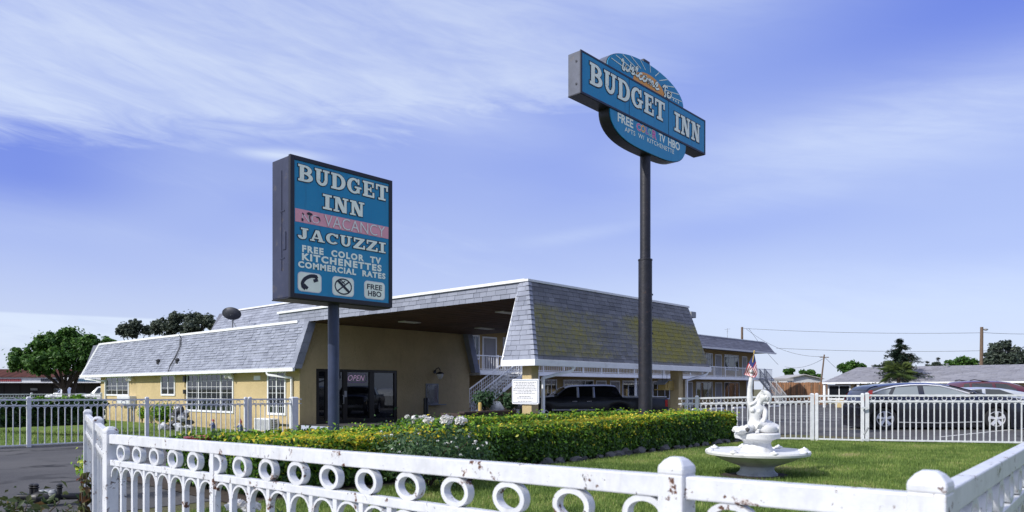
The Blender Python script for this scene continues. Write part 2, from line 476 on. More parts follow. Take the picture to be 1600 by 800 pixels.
M = {}
M['fence'] = white_iron('white_painted_iron', .575)
M['fence_far'] = white_iron('white_fence_paint', .70)
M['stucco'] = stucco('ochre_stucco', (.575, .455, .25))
M['stucco_wing'] = stucco('tan_stucco', (.40, .29, .14))
M['shingle'] = shingle('grey_shingle', (.18, .195, .245), (.375, .40, .475))
M['shingle_moss'] = shingle('mossy_shingle', (.11, .115, .13), (.235, .24, .265), .9)
M['shingle_dark'] = shingle('slate_shingle', (.11, .115, .15), (.19, .20, .25))
M['shingle_far'] = shingle('pale_shingle', (.20, .20, .228), (.31, .31, .34))
M['trim'] = plain('white_trim', (.76, .77, .78), .5, var=.06, dirt=((.40, .38, .34), 2.5, .56, .35))
M['trim_grey'] = plain('pale_grey_trim', (.60, .61, .63), .5, var=.06)
M['soffit'] = plain('brown_soffit_boards', (.085, .040, .018), .7, var=.35, vscale=1.2)
M['lightpanel'] = plain('frosted_lamp_cover', (.72, .71, .67), .4)
M['bronze'] = plain('dark_bronze_frame', (.018, .015, .013), .35, var=.1)
M['glass'] = glassmat('window_glass', (.02, .025, .035), .55)
M['glass_dark'] = glassmat('dark_door_glass', (.012, .013, .015), .40)
M['glass_pale'] = glassmat('reflection_tint_car_glass', (.22, .25, .265), .10)  # pale diffuse tint painted in for the bright reflection in the panes
M['glass_car'] = glassmat('car_glass', (.012, .014, .016), .25)
M['room'] = plain('dim_room', (.06, .055, .05), .9)
M['blind'] = plain('white_blind', (.42, .43, .44), .7, tonevar=.25)
M['stair_grey'] = plain('grey_stair_paint', (.34, .35, .37), .6, var=.15)
M['roof_tan'] = plain('pale_tan_roof', (.36, .35, .34), .7, var=.12)
M['door'] = plain('dull_brown_door', (.13, .10, .08), .5)
M['door_w'] = plain('grey_panel_door', (.26, .25, .25), .5)
M['sign_side'] = plain('dull_sign_metal', (.032, .038, .075), .55, .2, var=.2, vscale=2.5, dirt=((.10, .09, .085), 5, .55, .6), bstr=.05)
M['sign_side_pale'] = plain('weathered_pale_metal', (.085, .095, .13), .5, .1, var=.25, dirt=((.16, .13, .11), 4, .58, .7))
M['sign_black'] = plain('black_sign_frame', (.014, .014, .02), .4, var=.2)
def signface(name, col):
    """painted acrylic sheet: sun-faded patches, rain streaks, faint sheet seams"""
    m, b, p, o = newmat(name)
    pos = geopos(b); sp = b.node('ShaderNodeSeparateXYZ'); b.t.links.new(pos, sp.inputs[0])
    st = b.noise(b.comb(b.m('MULTIPLY', sp.outputs[0], 7), sp.outputs[1], b.m('MULTIPLY', sp.outputs[2], .6)), 1.0, 6, .65)
    fd = b.noise(pos, .9, 4, .6)
    c = b.mix(b.m('MULTIPLY', b.smooth(fd, .4, .7), .28), col, (.06, .32, .50))
    c = b.mix(b.m('MULTIPLY', b.smooth(st, .50, .75), .42), c, (.012, .10, .20))
    c = b.mix(b.m('MULTIPLY', b.smooth(b.noise(pos, 16, 5, .7), .62, .74), .35), c, (.16, .20, .22))
    b.put(p.inputs['Base Color'], c); p.inputs['Roughness'].default_value = .34
    bump(b, p, fd, .06, .05)
    return m
M['sign_blue'] = signface('sign_blue', (.006, .235, .44))
M['cream'] = plain('cream_lettering', (.88, .93, .80), .45, var=.07, vscale=2.5, dirt=((.50, .52, .45), 7, .60, .45))
M['ink'] = plain('black_lettering', (.012, .016, .03), .5)
M['pink'] = plain('faded_pink_panel', (.80, .36, .42), .45, var=.1, vscale=2)
M['pink_dark'] = plain('deep_pink', (.62, .20, .26), .45)
M['neon_tube'] = plain('unlit_neon_tube', (.82, .74, .74), .25)
M['magenta'] = plain('magenta_lettering', (.62, .08, .34), .5)
M['orange'] = plain('orange_sun', (.78, .34, .05), .5, var=.08)
M['purple'] = plain('faded_purple_lettering', (.30, .12, .45), .5)
M['teal'] = plain('teal_lettering', (.12, .42, .42), .5)
M['pole_navy'] = plain('navy_pole_paint', (.030, .042, .085), .38, var=.2, vscale=4, dirt=((.10, .09, .09), 9, .60, .5))
M['pole_rust'] = plain('flaking_dark_pole', (.011, .011, .018), .5, var=.4, vscale=5, dirt=((.11, .065, .045), 7, .575, .7), bstr=.25, bscale=18)
M['asphalt'] = asphalt()
M['lawn'] = turf('lawn_turf', (.11, .17, .036), (.15, .21, .05), (.22, .19, .09))
M['soil'] = plain('bed_soil', (.045, .032, .022), .95, var=.4, vscale=9, bstr=.8, bscale=20)
M['dry'] = turf('dry_ground', (.16, .14, .09), (.11, .12, .05), (.22, .18, .12))
M['concrete'] = plain('concrete', (.38, .37, .35), .85, var=.15, bstr=.2)
M['line'] = plain('road_paint', (.60, .60, .58), .8, var=.2, vscale=6, dirt=((.1, .1, .1), 8, .55, .7))
M['plaster'] = plain('white_cast_stone', (.66, .66, .655), .6, var=.08, dirt=((.36, .37, .36), 5, .54, .55), bstr=.08, bscale=30)
M['plaster_grey'] = plain('stained_cast_stone', (.60, .61, .62), .6, var=.1, dirt=((.33, .34, .35), 4, .5, .6), bstr=.12, bscale=25)
M['rock'] = plain('dark_rock', (.07, .07, .075), .85, var=.35, vscale=7, bstr=.6, bscale=12)
M['rock_pale'] = plain('pale_rock', (.42, .43, .45), .8, var=.45, vscale=6, bstr=.5, bscale=10)
M['bark'] = plain('bark', (.075, .055, .04), .9, var=.35, vscale=10, bstr=.6)
M['wood'] = plain('weathered_pole_wood', (.14, .095, .065), .85, var=.25, vscale=6)
M['wire'] = plain('black_wire', (.03, .03, .035), .6)
M['steel'] = plain('galvanised_steel', (.40, .41, .43), .4, .6)
M['black'] = plain('black_plastic', (.012, .012, .013), .45)
M['grey'] = plain('grey_metal', (.25, .26, .27), .5)
M['dish'] = plain('dark_dish', (.04, .042, .055), .5)
M['tyre'] = plain('tyre_rubber', (.014, .014, .015), .8)
M['chrome'] = plain('bright_wheel_metal', (.80, .80, .82), .28, .35)
M['lamp_red'] = plain('red_lamp_lens', (.55, .012, .01), .15)
M['lamp_clear'] = plain('clear_lamp_lens', (.75, .77, .8), .12)
M['car_black'] = plain('black_car_paint', (.010, .011, .018), .22, coat=1.0, var=.05)
M['car_navy'] = plain('charcoal_pickup_paint', (.012, .013, .02), .32, .1, coat=.35)
M['car_red'] = plain('red_car_paint', (.085, .008, .013), .25, coat=1.0)
M['car_white'] = plain('white_car_paint', (.74, .75, .76), .3, coat=.6)
M['car_silver'] = plain('silver_car_paint', (.55, .57, .60), .3, .4, coat=.8)
M['red_plastic'] = plain('dull_red_plastic', (.30, .045, .05), .5)
M['flag_red'] = plain('flag_red', (.52, .028, .045), .8)
M['flag_white'] = plain('flag_white', (.78, .77, .75), .8)
M['flag_blue'] = plain('flag_blue', (.035, .045, .16), .8)
M['tile_roof'] = plain('clay_tile', (.24, .105, .065), .8, tonevar=.3)
M['boards'] = plain('fence_boards', (.26, .13, .065), .8, var=.3, vscale=2, tonevar=.45)
M['mall_wall'] = plain('mall_wall', (.06, .052, .048), .8)
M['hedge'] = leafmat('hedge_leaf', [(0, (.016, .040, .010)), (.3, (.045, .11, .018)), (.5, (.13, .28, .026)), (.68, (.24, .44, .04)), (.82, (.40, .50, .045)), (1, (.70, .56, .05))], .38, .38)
M['tree_a'] = leafmat('broad_leaf', [(0, (.014, .042, .012)), (.5, (.06, .15, .026)), (1, (.14, .26, .045))], .4)
M['tree_b'] = leafmat('dusky_leaf', [(0, (.03, .045, .038)), (.5, (.07, .095, .07)), (1, (.13, .155, .10))], .3)
M['tree_c'] = leafmat('conifer_needle', [(0, (.010, .024, .016)), (.5, (.022, .044, .026)), (1, (.045, .07, .035))], .15)
M['palm'] = leafmat('palm_frond', [(0, (.03, .055, .018)), (.5, (.07, .11, .03)), (1, (.16, .20, .05))], .25)
M['rose'] = leafmat('rose_leaf', [(0, (.015, .04, .018)), (.5, (.04, .095, .035)), (1, (.12, .20, .07))], .3)
M['redleaf'] = leafmat('reddish_leaf', [(0, (.03, .06, .02)), (.5, (.09, .10, .03)), (1, (.24, .055, .025))], .35)
M['grass'] = leafmat('grass_blade', [(0, (.075, .13, .026)), (.5, (.19, .285, .06)), (.85, (.34, .40, .105)), (1, (.46, .39, .2))], .4, .6)
M['petal'] = leafmat('white_petal', [(0, (.62, .60, .55)), (.5, (.78, .77, .75)), (1, (.85, .85, .85))], .3)
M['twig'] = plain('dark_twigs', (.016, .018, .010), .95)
M['yellow'] = plain('yellow_paint', (.62, .42, .08), .6)
M['birdwood'] = plain('yellowed_wood', (.48, .34, .10), .75, var=.2)
M['planter'] = plain('dark_brown_planter', (.045, .028, .022), .8)
M['skin_fig'] = plain('gnome_flesh', (.55, .30, .20), .6)
M['blue_fig'] = plain('gnome_blue', (.06, .09, .22), .6)
M['neon_on'] = emis('open_neon', (.62, .40, .62), .35)
M['neon_red'] = emis('red_neon', (1.0, .02, .03), 1.5)
M['paper'] = plain('notice_white', (.80, .80, .82), .5, var=.03)
M['notice_blue'] = plain('notice_border', (.05, .13, .22), .5)

# =================================================================== GROUND
def sheet(name, pts, z, mat, kind='structure', n=0):
    mb = MB(); mb.add([(x, y, z) for x, y in pts], [tuple(range(len(pts)))])
    return solo(name, mb, mat, kind=kind, fix=False)
gb = MB()                                    # the ground, left open where the office lawn dips
for x0_, x1_, y0_, y1_ in ((-3000, 3000, -3000, 21.96), (-3000, -30, 21.96, 60), (16.8, 3000, 21.96, 60), (-3000, 3000, 60, 3000)):
    gb.quad((x0_, y0_, -.012), (x1_, y0_, -.012), (x1_, y1_, -.012), (x0_, y1_, -.012))
solo('ground', gb, M['dry'], kind='structure', fix=False)
def lawn_z(x, y):
    s_ = lambda t: (lambda q: q * q * (3 - 2 * q))(max(0, min(1, t)))
    return -.42 * s_((y - 22) / 4.5) * s_((x - 5.5) / 5) * s_((59 - y) / 6)
sheet('parking_lot', [(-60, 9.6), (2.5, 9.6), (4.6, 9.6), (4.6, 13.22), (24.2, 13.22), (24.2, -30), (75, -30), (75, 30), (16.6, 30), (16.6, 21.95), (-60, 21.95)], -.004, M['asphalt'])
sheet('street', [(-200, -80), (-.35, -80), (-.35, 9.6), (-200, 9.6)], -.004, M['asphalt'])
sheet('pavement', [(-.35, -80), (1.85, -80), (1.85, 6.2), (2.7, 9.3), (2.5, 9.6), (-.35, 9.6)], -.004, M['concrete'])
sheet('lawn', [(2.06, -6), (24.1, -6), (24.1, 3.2), (21.8, 7.9), (20.2, 9.3), (2.9, 9.0), (2.45, 7.4), (2.06, 5.8)], .0, M['lawn'])
sheet('bed_soil', [(4.6, 8.9), (20.1, 8.9), (20.1, 13.2), (4.6, 13.2)], .004, M['soil'])
lb_ = MB(); nx_, ny_ = 40, 40
gx = [-30 + 46.8 * i / nx_ for i in range(nx_ + 1)]; gy = [21.96 + 38.04 * (j / ny_) ** 1.6 for j in range(ny_ + 1)]
lb_.add([(x, y, lawn_z(x, y)) for y in gy for x in gx], [(j * (nx_ + 1) + i, j * (nx_ + 1) + i + 1, (j + 1) * (nx_ + 1) + i + 1, (j + 1) * (nx_ + 1) + i) for j in range(ny_) for i in range(nx_)])
solo('side_lawn', lb_, M['lawn'], kind='structure', fix=False, smooth=80)
sheet('far_road', [(-90, 60), (16, 60), (40, 150), (-90, 150)], -.004, M['asphalt'])
kb = MB()
kb.box((4.6, 13.2, -.02), (20.2, 13.36, .12)); kb.box((20.1, 9.0, -.02), (20.26, 13.2, .12))
solo('kerb', kb, M['concrete'], kind='structure', bevel=.02)
kb = MB(); kb.box((-60, 21.95, -.02), (16.0, 22.08, .05))
solo('lawn_kerb', kb, M['concrete'], kind='structure', bevel=.015)
kb = MB()
for k in range(9):
    x = 29.5 + k * 3.6
    kb.quad((x, 12.0, .001), (x + .11, 12.0, .001), (x + .11, 17.4, .001), (x, 17.4, .001))
kb.quad((26, 5.4, .001), (46, 2.4, .001), (46, 2.5, .001), (26, 5.5, .001))
solo('road_markings', kb, M['line'], kind='structure', fix=False)

# =================================================================== shingles
def shingles(mb, bl, br, tr, tl, rows, tab, seed=0, lift=.022, tv=.14):
    rg = random.Random(seed)
    bl, br, tr, tl = map(Vector, (bl, br, tr, tl))
    nrm = (br - bl).cross(tl - bl).normalized()
    for i in range(rows):
        t0, t1 = i / rows, (i + 1) / rows + .12 / rows
        a0, b0 = bl.lerp(tl, t0), br.lerp(tr, t0)
        a1, b1 = bl.lerp(tl, min(1, t1)), br.lerp(tr, min(1, t1))
        L = (b0 - a0).length
        cuts = [0.0]; x = (tab * .5 if i % 2 else 0) + rg.uniform(-.06, .06) - tab
        while x < L - tab * .3:
            x += tab * rg.choice((.75, 1, 1, 1.25))
            if .12 * tab < x < L - .12 * tab: cuts.append(x / L)
        cuts.append(1.0)
        rowt = rg.uniform(-.08, .08)
        for k in range(len(cuts) - 1):
            c0, c1 = cuts[k], cuts[k + 1] - (.010 / L if k < len(cuts) - 2 else 0)
            up = lift * (rg.choice((.6, .8, 1.0, 1.35)) if lift > .028 else rg.uniform(.8, 1.2)); dz = rg.uniform(-.006, .006)
            p = [a0.lerp(b0, c0), a0.lerp(b0, c1), a1.lerp(b1, c1), a1.lerp(b1, c0)]
            dv = (tl - bl).normalized() * dz
            q = [p[0] + nrm * up + dv, p[1] + nrm * up + dv, p[2] + nrm * .004, p[3] + nrm * .004]
            tn = min(1, max(0, .45 + rowt + rg.gauss(0, tv)))
            mb.add(q + [p[0] - nrm * .004, p[1] - nrm * .004], [(0, 1, 2, 3), (4, 5, 1, 0), (4, 0, 3), (1, 5, 2)], tn)

# =================================================================== windows
def win_on_x(parent, X, y0, y1, z0, z1, cols, rows, fr=.07, blind=True, sash=(), frame=None, name='window', out=-1):
    """window in a wall that faces -X; y0<y1"""
    f = MB(); o = out
    xa, xb = X + o * .05, X + .03
    f.box((min(xa, xb), y0 - fr, z0 - fr), (max(xa, xb), y1 + fr, z0)); f.box((min(xa, xb), y0 - fr, z1), (max(xa, xb), y1 + fr, z1 + fr))
    f.box((min(xa, xb), y0 - fr, z0), (max(xa, xb), y0, z1)); f.box((min(xa, xb), y1, z0), (max(xa, xb), y1 + fr, z1))
    w = part(name, f, frame or M['trim'], parent, bevel=.006)
    g = MB(); g.box((X - .018, y0, z0), (X - .012, y1, z1)); part('pane', g, M['glass'], w)
    mb = MB()
    for s_ in sash:
        yy = y0 + (y1 - y0) * s_; mb.box((X - .036, yy - .035, z0), (X - .019, yy + .035, z1))
    for c in range(1, cols):
        yy = y0 + (y1 - y0) * c / cols; mb.box((X - .031, yy - .010, z0), (X - .019, yy + .010, z1))
    for r in range(1, rows):
        zz = z0 + (z1 - z0) * r / rows; mb.box((X - .029, y0, zz - .008), (X - .0195, y1, zz + .008))
    if len(mb.v): part('muntins', mb, frame or M['trim'], w)
    b = MB()
    if blind:
        n = int((z1 - z0) / .045)
        for k in range(n):
            z = z0 + (z1 - z0) * (k + .5) / n
            b.quad((X + .02, y0, z - .021), (X + .02, y1, z - .021), (X + .038, y1, z + .016), (X + .038, y0, z + .016), random.uniform(.2, .8))
    b.box((X + .045, y0, z0), (X + .05, y1, z1), .1)
    part('blind', b, M['blind'] if blind else M['room'], w)
    return w
def win_on_y(parent, Y, x0, x1, z0, z1, sash=(), grid=(1, 1), fr=.06, curtain=None, frame=None, name='window', glass=None, label=None):
    """window in a wall that faces -Y; curtain = list of (fraction0, fraction1)"""
    f = MB()
    f.box((x0 - fr, Y - .05, z0 - fr), (x1 + fr, Y + .03, z0)); f.box((x0 - fr, Y - .05, z1), (x1 + fr, Y + .03, z1 + fr))
    f.box((x0 - fr, Y - .05, z0), (x0, Y + .03, z1)); f.box((x1, Y - .05, z0), (x1 + fr, Y + .03, z1))
    w = part(name, f, frame or M['trim'], parent, label=label)
    g = MB(); g.box((x0, Y - .018, z0), (x1, Y - .012, z1)); part('pane', g, glass or M['glass'], w)
    mb = MB()
    for s_ in sash:
        xx = x0 + (x1 - x0) * s_; mb.box((xx - .03, Y - .036, z0), (xx + .03, Y - .019, z1))
    for c in range(1, grid[0]):
        xx = x0 + (x1 - x0) * c / grid[0]; mb.box((xx - .01, Y - .031, z0), (xx + .01, Y - .019, z1))
    for r in range(1, grid[1]):
        zz = z0 + (z1 - z0) * r / grid[1]; mb.box((x0, Y - .029, zz - .008), (x1, Y - .0195, zz + .008))
    if len(mb.v): part('muntins', mb, frame or M['trim'], w)
    b = MB(); b.box((x0, Y + .045, z0), (x1, Y + .05, z1), .1); part('dark_interior', b, M['room'], w)
    if curtain:
        cb = MB()
        for (a, c) in curtain:
            xa, xb = x0 + (x1 - x0) * a, x0 + (x1 - x0) * c
            n = max(4, int((xb - xa) / .07)); prev = None
            for k in range(n + 1):
                xx = xa + (xb - xa) * k / n; yy = Y + .024 + .010 * math.sin(k * 1.9)
                if prev: cb.quad((prev[0], prev[1], z0), (xx, yy, z0), (xx, yy, z1), (prev[0], prev[1], z1), random.uniform(.3, .8))
                prev = (xx, yy)
        part('curtain', cb, M['blind'], w)
    return w

# =================================================================== OFFICE BUILDING WITH PORTICO
XE, XR = 16.3, 17.0            # street-side eave and ridge
XE2, XR2 = 27.2, 26.6          # courtyard-side eave and ridge
YO, YP = 27.3, 13.9            # office gable wall, portico front eave
YEND = 52.6
XW = 16.75                     # street-side wall plane
ZE, ZH, ZT = 2.36, 4.36, 4.84  # eave, house ridge, portico deck
off = thing('motel_office', 'ochre stucco motel office with grey shingled mansard roof and deep drive-through portico', 'office building', (XW, YO, 0))

def house_walls():
    w = MB()
    # street wall with window openings, window list by pixel extents on the wall plane
    wins = []
    for (pa, pb, ta, tb, *r) in [(167, 201, 588, 616, 4, 4, (.5,), True), (253.5, 273, 585.5, 615.5, 2, 3, (.5,), False),
                                 (294, 364, 584.5, 641, 9, 6, (.25, .74), True), (420.5, 445.5, 582.5, 645, 4, 6, (.5,), True)]:
        p0, p1 = onX(pa, tb, XW), onX(pb, ta, XW)
        y0, y1 = sorted((p0.y, p1.y))
        q0, q1 = onX(pa, tb, XW), onX(pb, tb, XW)
        z0 = (q0.z + q1.z) / 2
        q0, q1 = onX(pa, ta, XW), onX(pb, ta, XW)
        z1 = min((q0.z + q1.z) / 2, 2.20)
        wins.append((y0, y1, z0, z1, r))
    wins.sort()
    yc = YO + .2
    for (y0, y1, z0, z1, r) in wins:
        w.box((XW, yc, -.5), (XW + .2, y0, 2.3)); w.box((XW, y0, -.5), (XW + .2, y1, z0)); w.box((XW, y0, z1), (XW + .2, y1, 2.3))
        yc = y1
    w.box((XW, yc, -.5), (XW + .2, YEND - 2.1, 2.3))
    w.box((XW + .2, YEND - 2.3, 0), (26.7, YEND - 2.1, 2.3)); w.box((26.55, YO + .21, 0), (26.75, YEND - 2.3, 2.3))
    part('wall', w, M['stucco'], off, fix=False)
    for (y0, y1, z0, z1, r) in wins:
        win_on_x(off, XW, y0, y1, z0, z1, r[0], r[1], fr=.10, blind=r[3], sash=r[2])
house_walls()
# gable wall under the portico with the entrance and the ticket window openings
dx0, dx1 = onY(494, 600, YO).x, onY(621, 600, YO).x
dz1 = (onY(494, 576, YO).z + onY(621, 579, YO).z) / 2
tx0, tx1 = onY(666, 620, YO).x, onY(683, 620, YO).x
tz0, tz1 = onY(674, 630, YO).z, onY(674, 601, YO).z
gw = MB()
gw.box((XW + .2, YO, 0), (dx0, YO + .2, dz1)); gw.box((dx1, YO, 0), (tx0, YO + .2, dz1)); gw.box((tx1, YO, 0), (26.75, YO + .2, dz1))
gw.box((tx0, YO, 0), (tx1, YO + .2, tz0)); gw.box((tx0, YO, tz1), (tx1, YO + .2, dz1))
poly = [(XW, dz1), (26.75, dz1), (26.75, ZE), (27.05, ZE), (26.62, ZH - .02), (17.02, ZH - .02), (16.52, ZE), (XW, ZE)]
gw.prism(poly, lambda u, v, t: (u, t, v), YO, YO + .2)
gw.box((XW, YO, 0), (XW + .2, YO + .2, dz1))
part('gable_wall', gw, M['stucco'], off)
# mansard roof of the office wing: core and shingle skin
rc = MB()
rc.prism([(XE + .03, ZE), (XE2 - .03, ZE), (XR2, ZH), (XR, ZH)], lambda u, v, t: (u, t, v), YO + .21, YEND)
rf = part('mansard_roof', rc, M['shingle_dark'], off)
sh = MB()
shingles(sh, (XE, YEND, ZE), (XE, YO - .1, ZE), (XR, YO - .1, ZH), (XR, YEND - 1.2, ZH), 16, .36, 3, .03)
part('shingle_courses', sh, M['shingle'], rf, fix=False)
sh = MB()
shingles(sh, (XE2, YO - .1, ZE), (XE2, YEND, ZE), (XR2, YEND, ZH), (XR2, YO - .1, ZH), 14, .42, 4)
part('shingle_courses', sh, M['shingle'], rf, fix=False)
rk = MB()                                            # shingled rake caps closing the two ends of the mansard
def rake(xe, xr, s):
    shp = []
    n = 9
    for i in range(n):
        t0, t1 = i / n, (i + 1) / n
        xa, xb = xe + (xr - xe) * t0, xe + (xr - xe) * t1
        za, zb = ZE + (ZH - ZE) * t0, ZE + (ZH - ZE) * t1
        u = .03
        rk.prism([(xa, za), (xa + s * .36, za), (xb + s * .36, zb), (xb, zb)] if s > 0 else [(xa + s * .36, za), (xa, za), (xb, zb), (xb + s * .36, zb)],
                 lambda uu, vv, t: (uu, t, vv), YO - .32 - u * (1 if i % 2 else .55), YO - .003, random.uniform(.2, .6))
rake(XE - .02, XR - .02, 1); part('rake_shingles', rk, M['shingle'], rf)
rk = MB(); rake(XE2 + .02, XR2 + .02, -1); part('rake_shingles', rk, M['shingle'], rf)
ft = MB()
ft.box((XE - .09, YO - .34, ZE - .12), (XE + .02, YEND + .1, ZE + .02)); ft.box((XE - .10, YO - .34, ZE + .02), (XE - .04, YEND + .1, ZE + .045))
ft.box((XE2 - .02, YO - .34, ZE - .12), (XE2 + .09, YEND + .1, ZE + .02))
ft.box((XE + .02, YO + .22, ZE - .05), (XW + .1, YEND, ZE - .03))
part('gutter', ft, M['trim'], off, bevel=.01)
rt = MB()
rt.box((XR - .06, YO + .5, ZH - .02), (XR + .25, YEND - 1.2, ZH + .09)); rt.beam((XE, YEND + .04, ZE), (XR, YEND - 1.16, ZH + .06), .08, .1)
part('ridge_flashing', rt, M['trim'], off)
vt = MB()
for px, py in ((248, 566), (278, 565)):
    t = (ZE + .55 - ZE) / (ZH - ZE); x = XE + (XR - XE) * t
    p = onX(px, py, x)
    vt.lathe([(.10, -.12), (.11, .05), (.16, .08), (.02, .17)], (p.x - .02, p.y, p.z + .02), 10)
part('roof_vent', vt, M['wire'], off)
mt = MB()
for py_, hh_, ww_ in ((592, .30, .16), (612, .22, .12)):
    p = onX(290.5, py_, XW); mt.box((XW - .14, p.y - ww_, p.z - hh_ / 2), (XW - .001, p.y + ww_ * .4, p.z + hh_ / 2)); mt.tube([(XW - .05, p.y, p.z - hh_ / 2), (XW - .05, p.y, p.z - .45)], .02, 6)
part('meter', mt, M['black'], off)
cb = MB()
pts = [onX(262, 582, XE - .05), onX(266, 572, XE - .02), onX(275, 557, XE + .2), onX(282, 541, XE + .42), onX(283, 529, XE + .6), onX(280, 523, XR - .05), onX(278, 521, XR + .2)]
cb.tube(pts, .022, 6)
cb.tube([p + Vector((-.01, .12, -.03)) for p in pts[1:5]], .014, 5)
part('roof_cable', cb, M['wire'], off, smooth=60)
def downspout(pts, r=.045):
    d = MB()
    for a, c in zip(pts[:-1], pts[1:]): d.beam(a, c, r * 2, r * 2)
    part('downspout', d, M['trim'], off, bevel=.012)
yb = onX(456, 620, XW - .06).y
downspout([(XE - .04, yb + 1.3, ZE - .12), (XE - .02, yb + 1.25, ZE - .24), (XW - .07, yb, ZE - .38), (XW - .07, yb, -.36)])
yb = onX(165, 620, XW - .06).y
downspout([(XE - .04, yb + 2.4, ZE - .12), (XE - .02, yb + 2.35, ZE - .22), (XW - .07, yb, ZE - .36), (XW - .07, yb, -.36)])
fl = MB()
for px, py in ((207.5, 589), (364, 585)):
    p = onX(px, py, XW)
    fl.box((XW - .14, p.y - .10, ZE - .20), (XW, p.y + .10, ZE - .06)); fl.tube([(XW - .08, p.y - .1, ZE - .2), (XW - .3, p.y - .3, ZE - .30)], [.05, .10], 8)
    fl.tube([(XW - .08, p.y + .1, ZE - .2), (XW - .3, p.y + .25, ZE - .30)], [.05, .10], 8)
part('floodlight', fl, M['trim'], off, smooth=40)
p0, p1 = onX(397, 594, XW), onX(407, 587, XW)
pl = MB(); pl.box((XW - .02, min(p0.y, p1.y), p0.z), (XW - .001, max(p0.y, p1.y), p1.z)); nm = part('number_plate', pl, M['paper'], off)

# portico ---------------------------------------------------------------
hx0, hx1 = 17.04, 27.06
HY = 14.8
pm = MB()          # solid mansard wedge at the front and the deck behind it
def wedge(x0e, x1e, x0r, x1r):
    A = [(x0e, YP, ZE), (x1e, YP, ZE), (x1e, YP + 1.3, ZE), (x0e, YP + 1.3, ZE)]
    B = [(x0r, HY, ZT), (x1r, HY, ZT), (x1r, HY + .35, ZT), (x0r, HY + .35, ZT)]
    pm.add(A + B, [(0, 3, 2, 1), (4, 5, 6, 7), (0, 1, 5, 4), (1, 2, 6, 5), (2, 3, 7, 6), (3, 0, 4, 7)])
wedge(XE + .03, XE2 - .03, hx0 + .02, hx1 - .02)
pr = part('portico_mansard', pm, M['shingle_dark'], off)
sh = MB(); shingles(sh, (XE, YP, ZE), (XE2, YP, ZE), (hx1, HY, ZT), (hx0, HY, ZT), 17, .36, 21, .016)
part('front_shingles', sh, M['shingle_moss'], pr, fix=False)
sh = MB(); shingles(sh, (XE, YP + 1.3, ZE), (XE, YP, ZE), (hx0, HY, ZT), (hx0, HY + .35, ZT), 16, .36, 22, .022)
part('side_shingles', sh, M['shingle'], pr, fix=False)
sh = MB(); shingles(sh, (XE2, YP, ZE), (XE2, YP + 1.3, ZE), (hx1, HY + .35, ZT), (hx1, HY, ZT), 16, .36, 23, .022)
part('side_shingles', sh, M['shingle'], pr, fix=False)
hip = MB()
n = 16
for i in range(n):
    a = Vector((XE, YP, ZE)).lerp(Vector((hx0, HY, ZT)), i / n); c = Vector((XE, YP, ZE)).lerp(Vector((hx0, HY, ZT)), (i + 1.15) / n)
    oo = Vector((-.03, -.03, .01))
    hip.add([a + oo + Vector((-.01, .13, 0)), a + oo * 1.5, a + oo + Vector((.15, -.01, 0)), c + Vector((-.01, .12, 0)), c + oo * .3, c + Vector((.14, -.01, 0))],
            [(1, 0, 3, 4), (2, 1, 4, 5), (0, 1, 2)], random.uniform(.35, .75))
part('hip_cap', hip, M['shingle'], pr)
fa = MB()
fa.box((XE - .05, YP - .05, ZE - .17), (XE2 + .05, YP + .04, ZE + .02)); fa.box((XE - .05, YP + .04, ZE - .17), (XE + .04, YP + 1.32, ZE + .02))
fa.box((XE2 - .04, YP + .04, ZE - .17), (XE2 + .05, YP + 1.32, ZE + .02)); fa.box((XE + .04, YP + .04, ZE - .06), (XE2 - .04, YP + 1.3, ZE - .03))
fa.beam((XE + .02, YP + 1.30, ZE), (hx0 - .02, HY + .42, ZH + .02), .09, .07)
part('portico_fascia', fa, M['trim'], off, bevel=.008)
dk = MB(); dk.box((hx0 + .05, HY + .1, ZH + .02), (hx1 - .05, YO + 2.2, ZT - .02))
dp = part('portico_deck', dk, M['shingle_dark'], off)
sh = MB()
shingles(sh, (hx0, YO + 2.2, ZH), (hx0, HY + .12, ZH), (hx0 + .03, HY + .12, ZT), (hx0 + .03, YO + 2.2, ZT), 3, .40, 31, .022)
part('edge_shingles', sh, M['shingle'], dp, fix=False); sh = MB()
shingles(sh, (hx1, HY + .12, ZH), (hx1, YO + 2.2, ZH), (hx1 - .03, YO + 2.2, ZT), (hx1 - .03, HY + .12, ZT), 3, .40, 32, .022)
part('edge_shingles', sh, M['shingle'], dp, fix=False)
ef = MB()
ef.box((hx0 - .05, HY - .04, ZT), (hx1 + .05, HY + .10, ZT + .07)); ef.box((hx0 - .05, HY + .10, ZT), (hx0 + .12, YO + 2.25, ZT + .09)); ef.box((hx1 - .12, HY + .1, ZT), (hx1 + .05, YO + 2.25, ZT + .07))
part('edge_flashing', ef, M['trim'], off)
sf = MB()
nb = 40
for i in range(nb):
    y0 = HY + .36 + (YO - HY - .38) * i / nb; y1 = HY + .36 + (YO - HY - .38) * (i + 1) / nb - .012
    sf.box((hx0 + .06, y0, ZH - .015 - .004 * (i % 2)), (hx1 - .06, y1, ZH + .015), random.uniform(.3, .7))
sof = part('soffit', sf, M['soffit'], off)
lp = []
for px, py in ((640, 503), (793, 488), (757, 513)):
    r = (px - 800) / F; d = (ZH - .03 - H) * F / (Y0 - py); p = at(px, py, d)
    b = MB(); b.box((p.x - .45, p.y - .22, ZH - .06), (p.x + .45, p.y + .22, ZH - .021)); part('ceiling_light', b, M['lightpanel'], sof, bevel=.01)
for cx in (16.62, 25.42):
    c = MB(); c.box((cx, 14.3, 0), (cx + .33, 14.68, ZE - .06)); part('column', c, M['stucco'], off, bevel=.015)
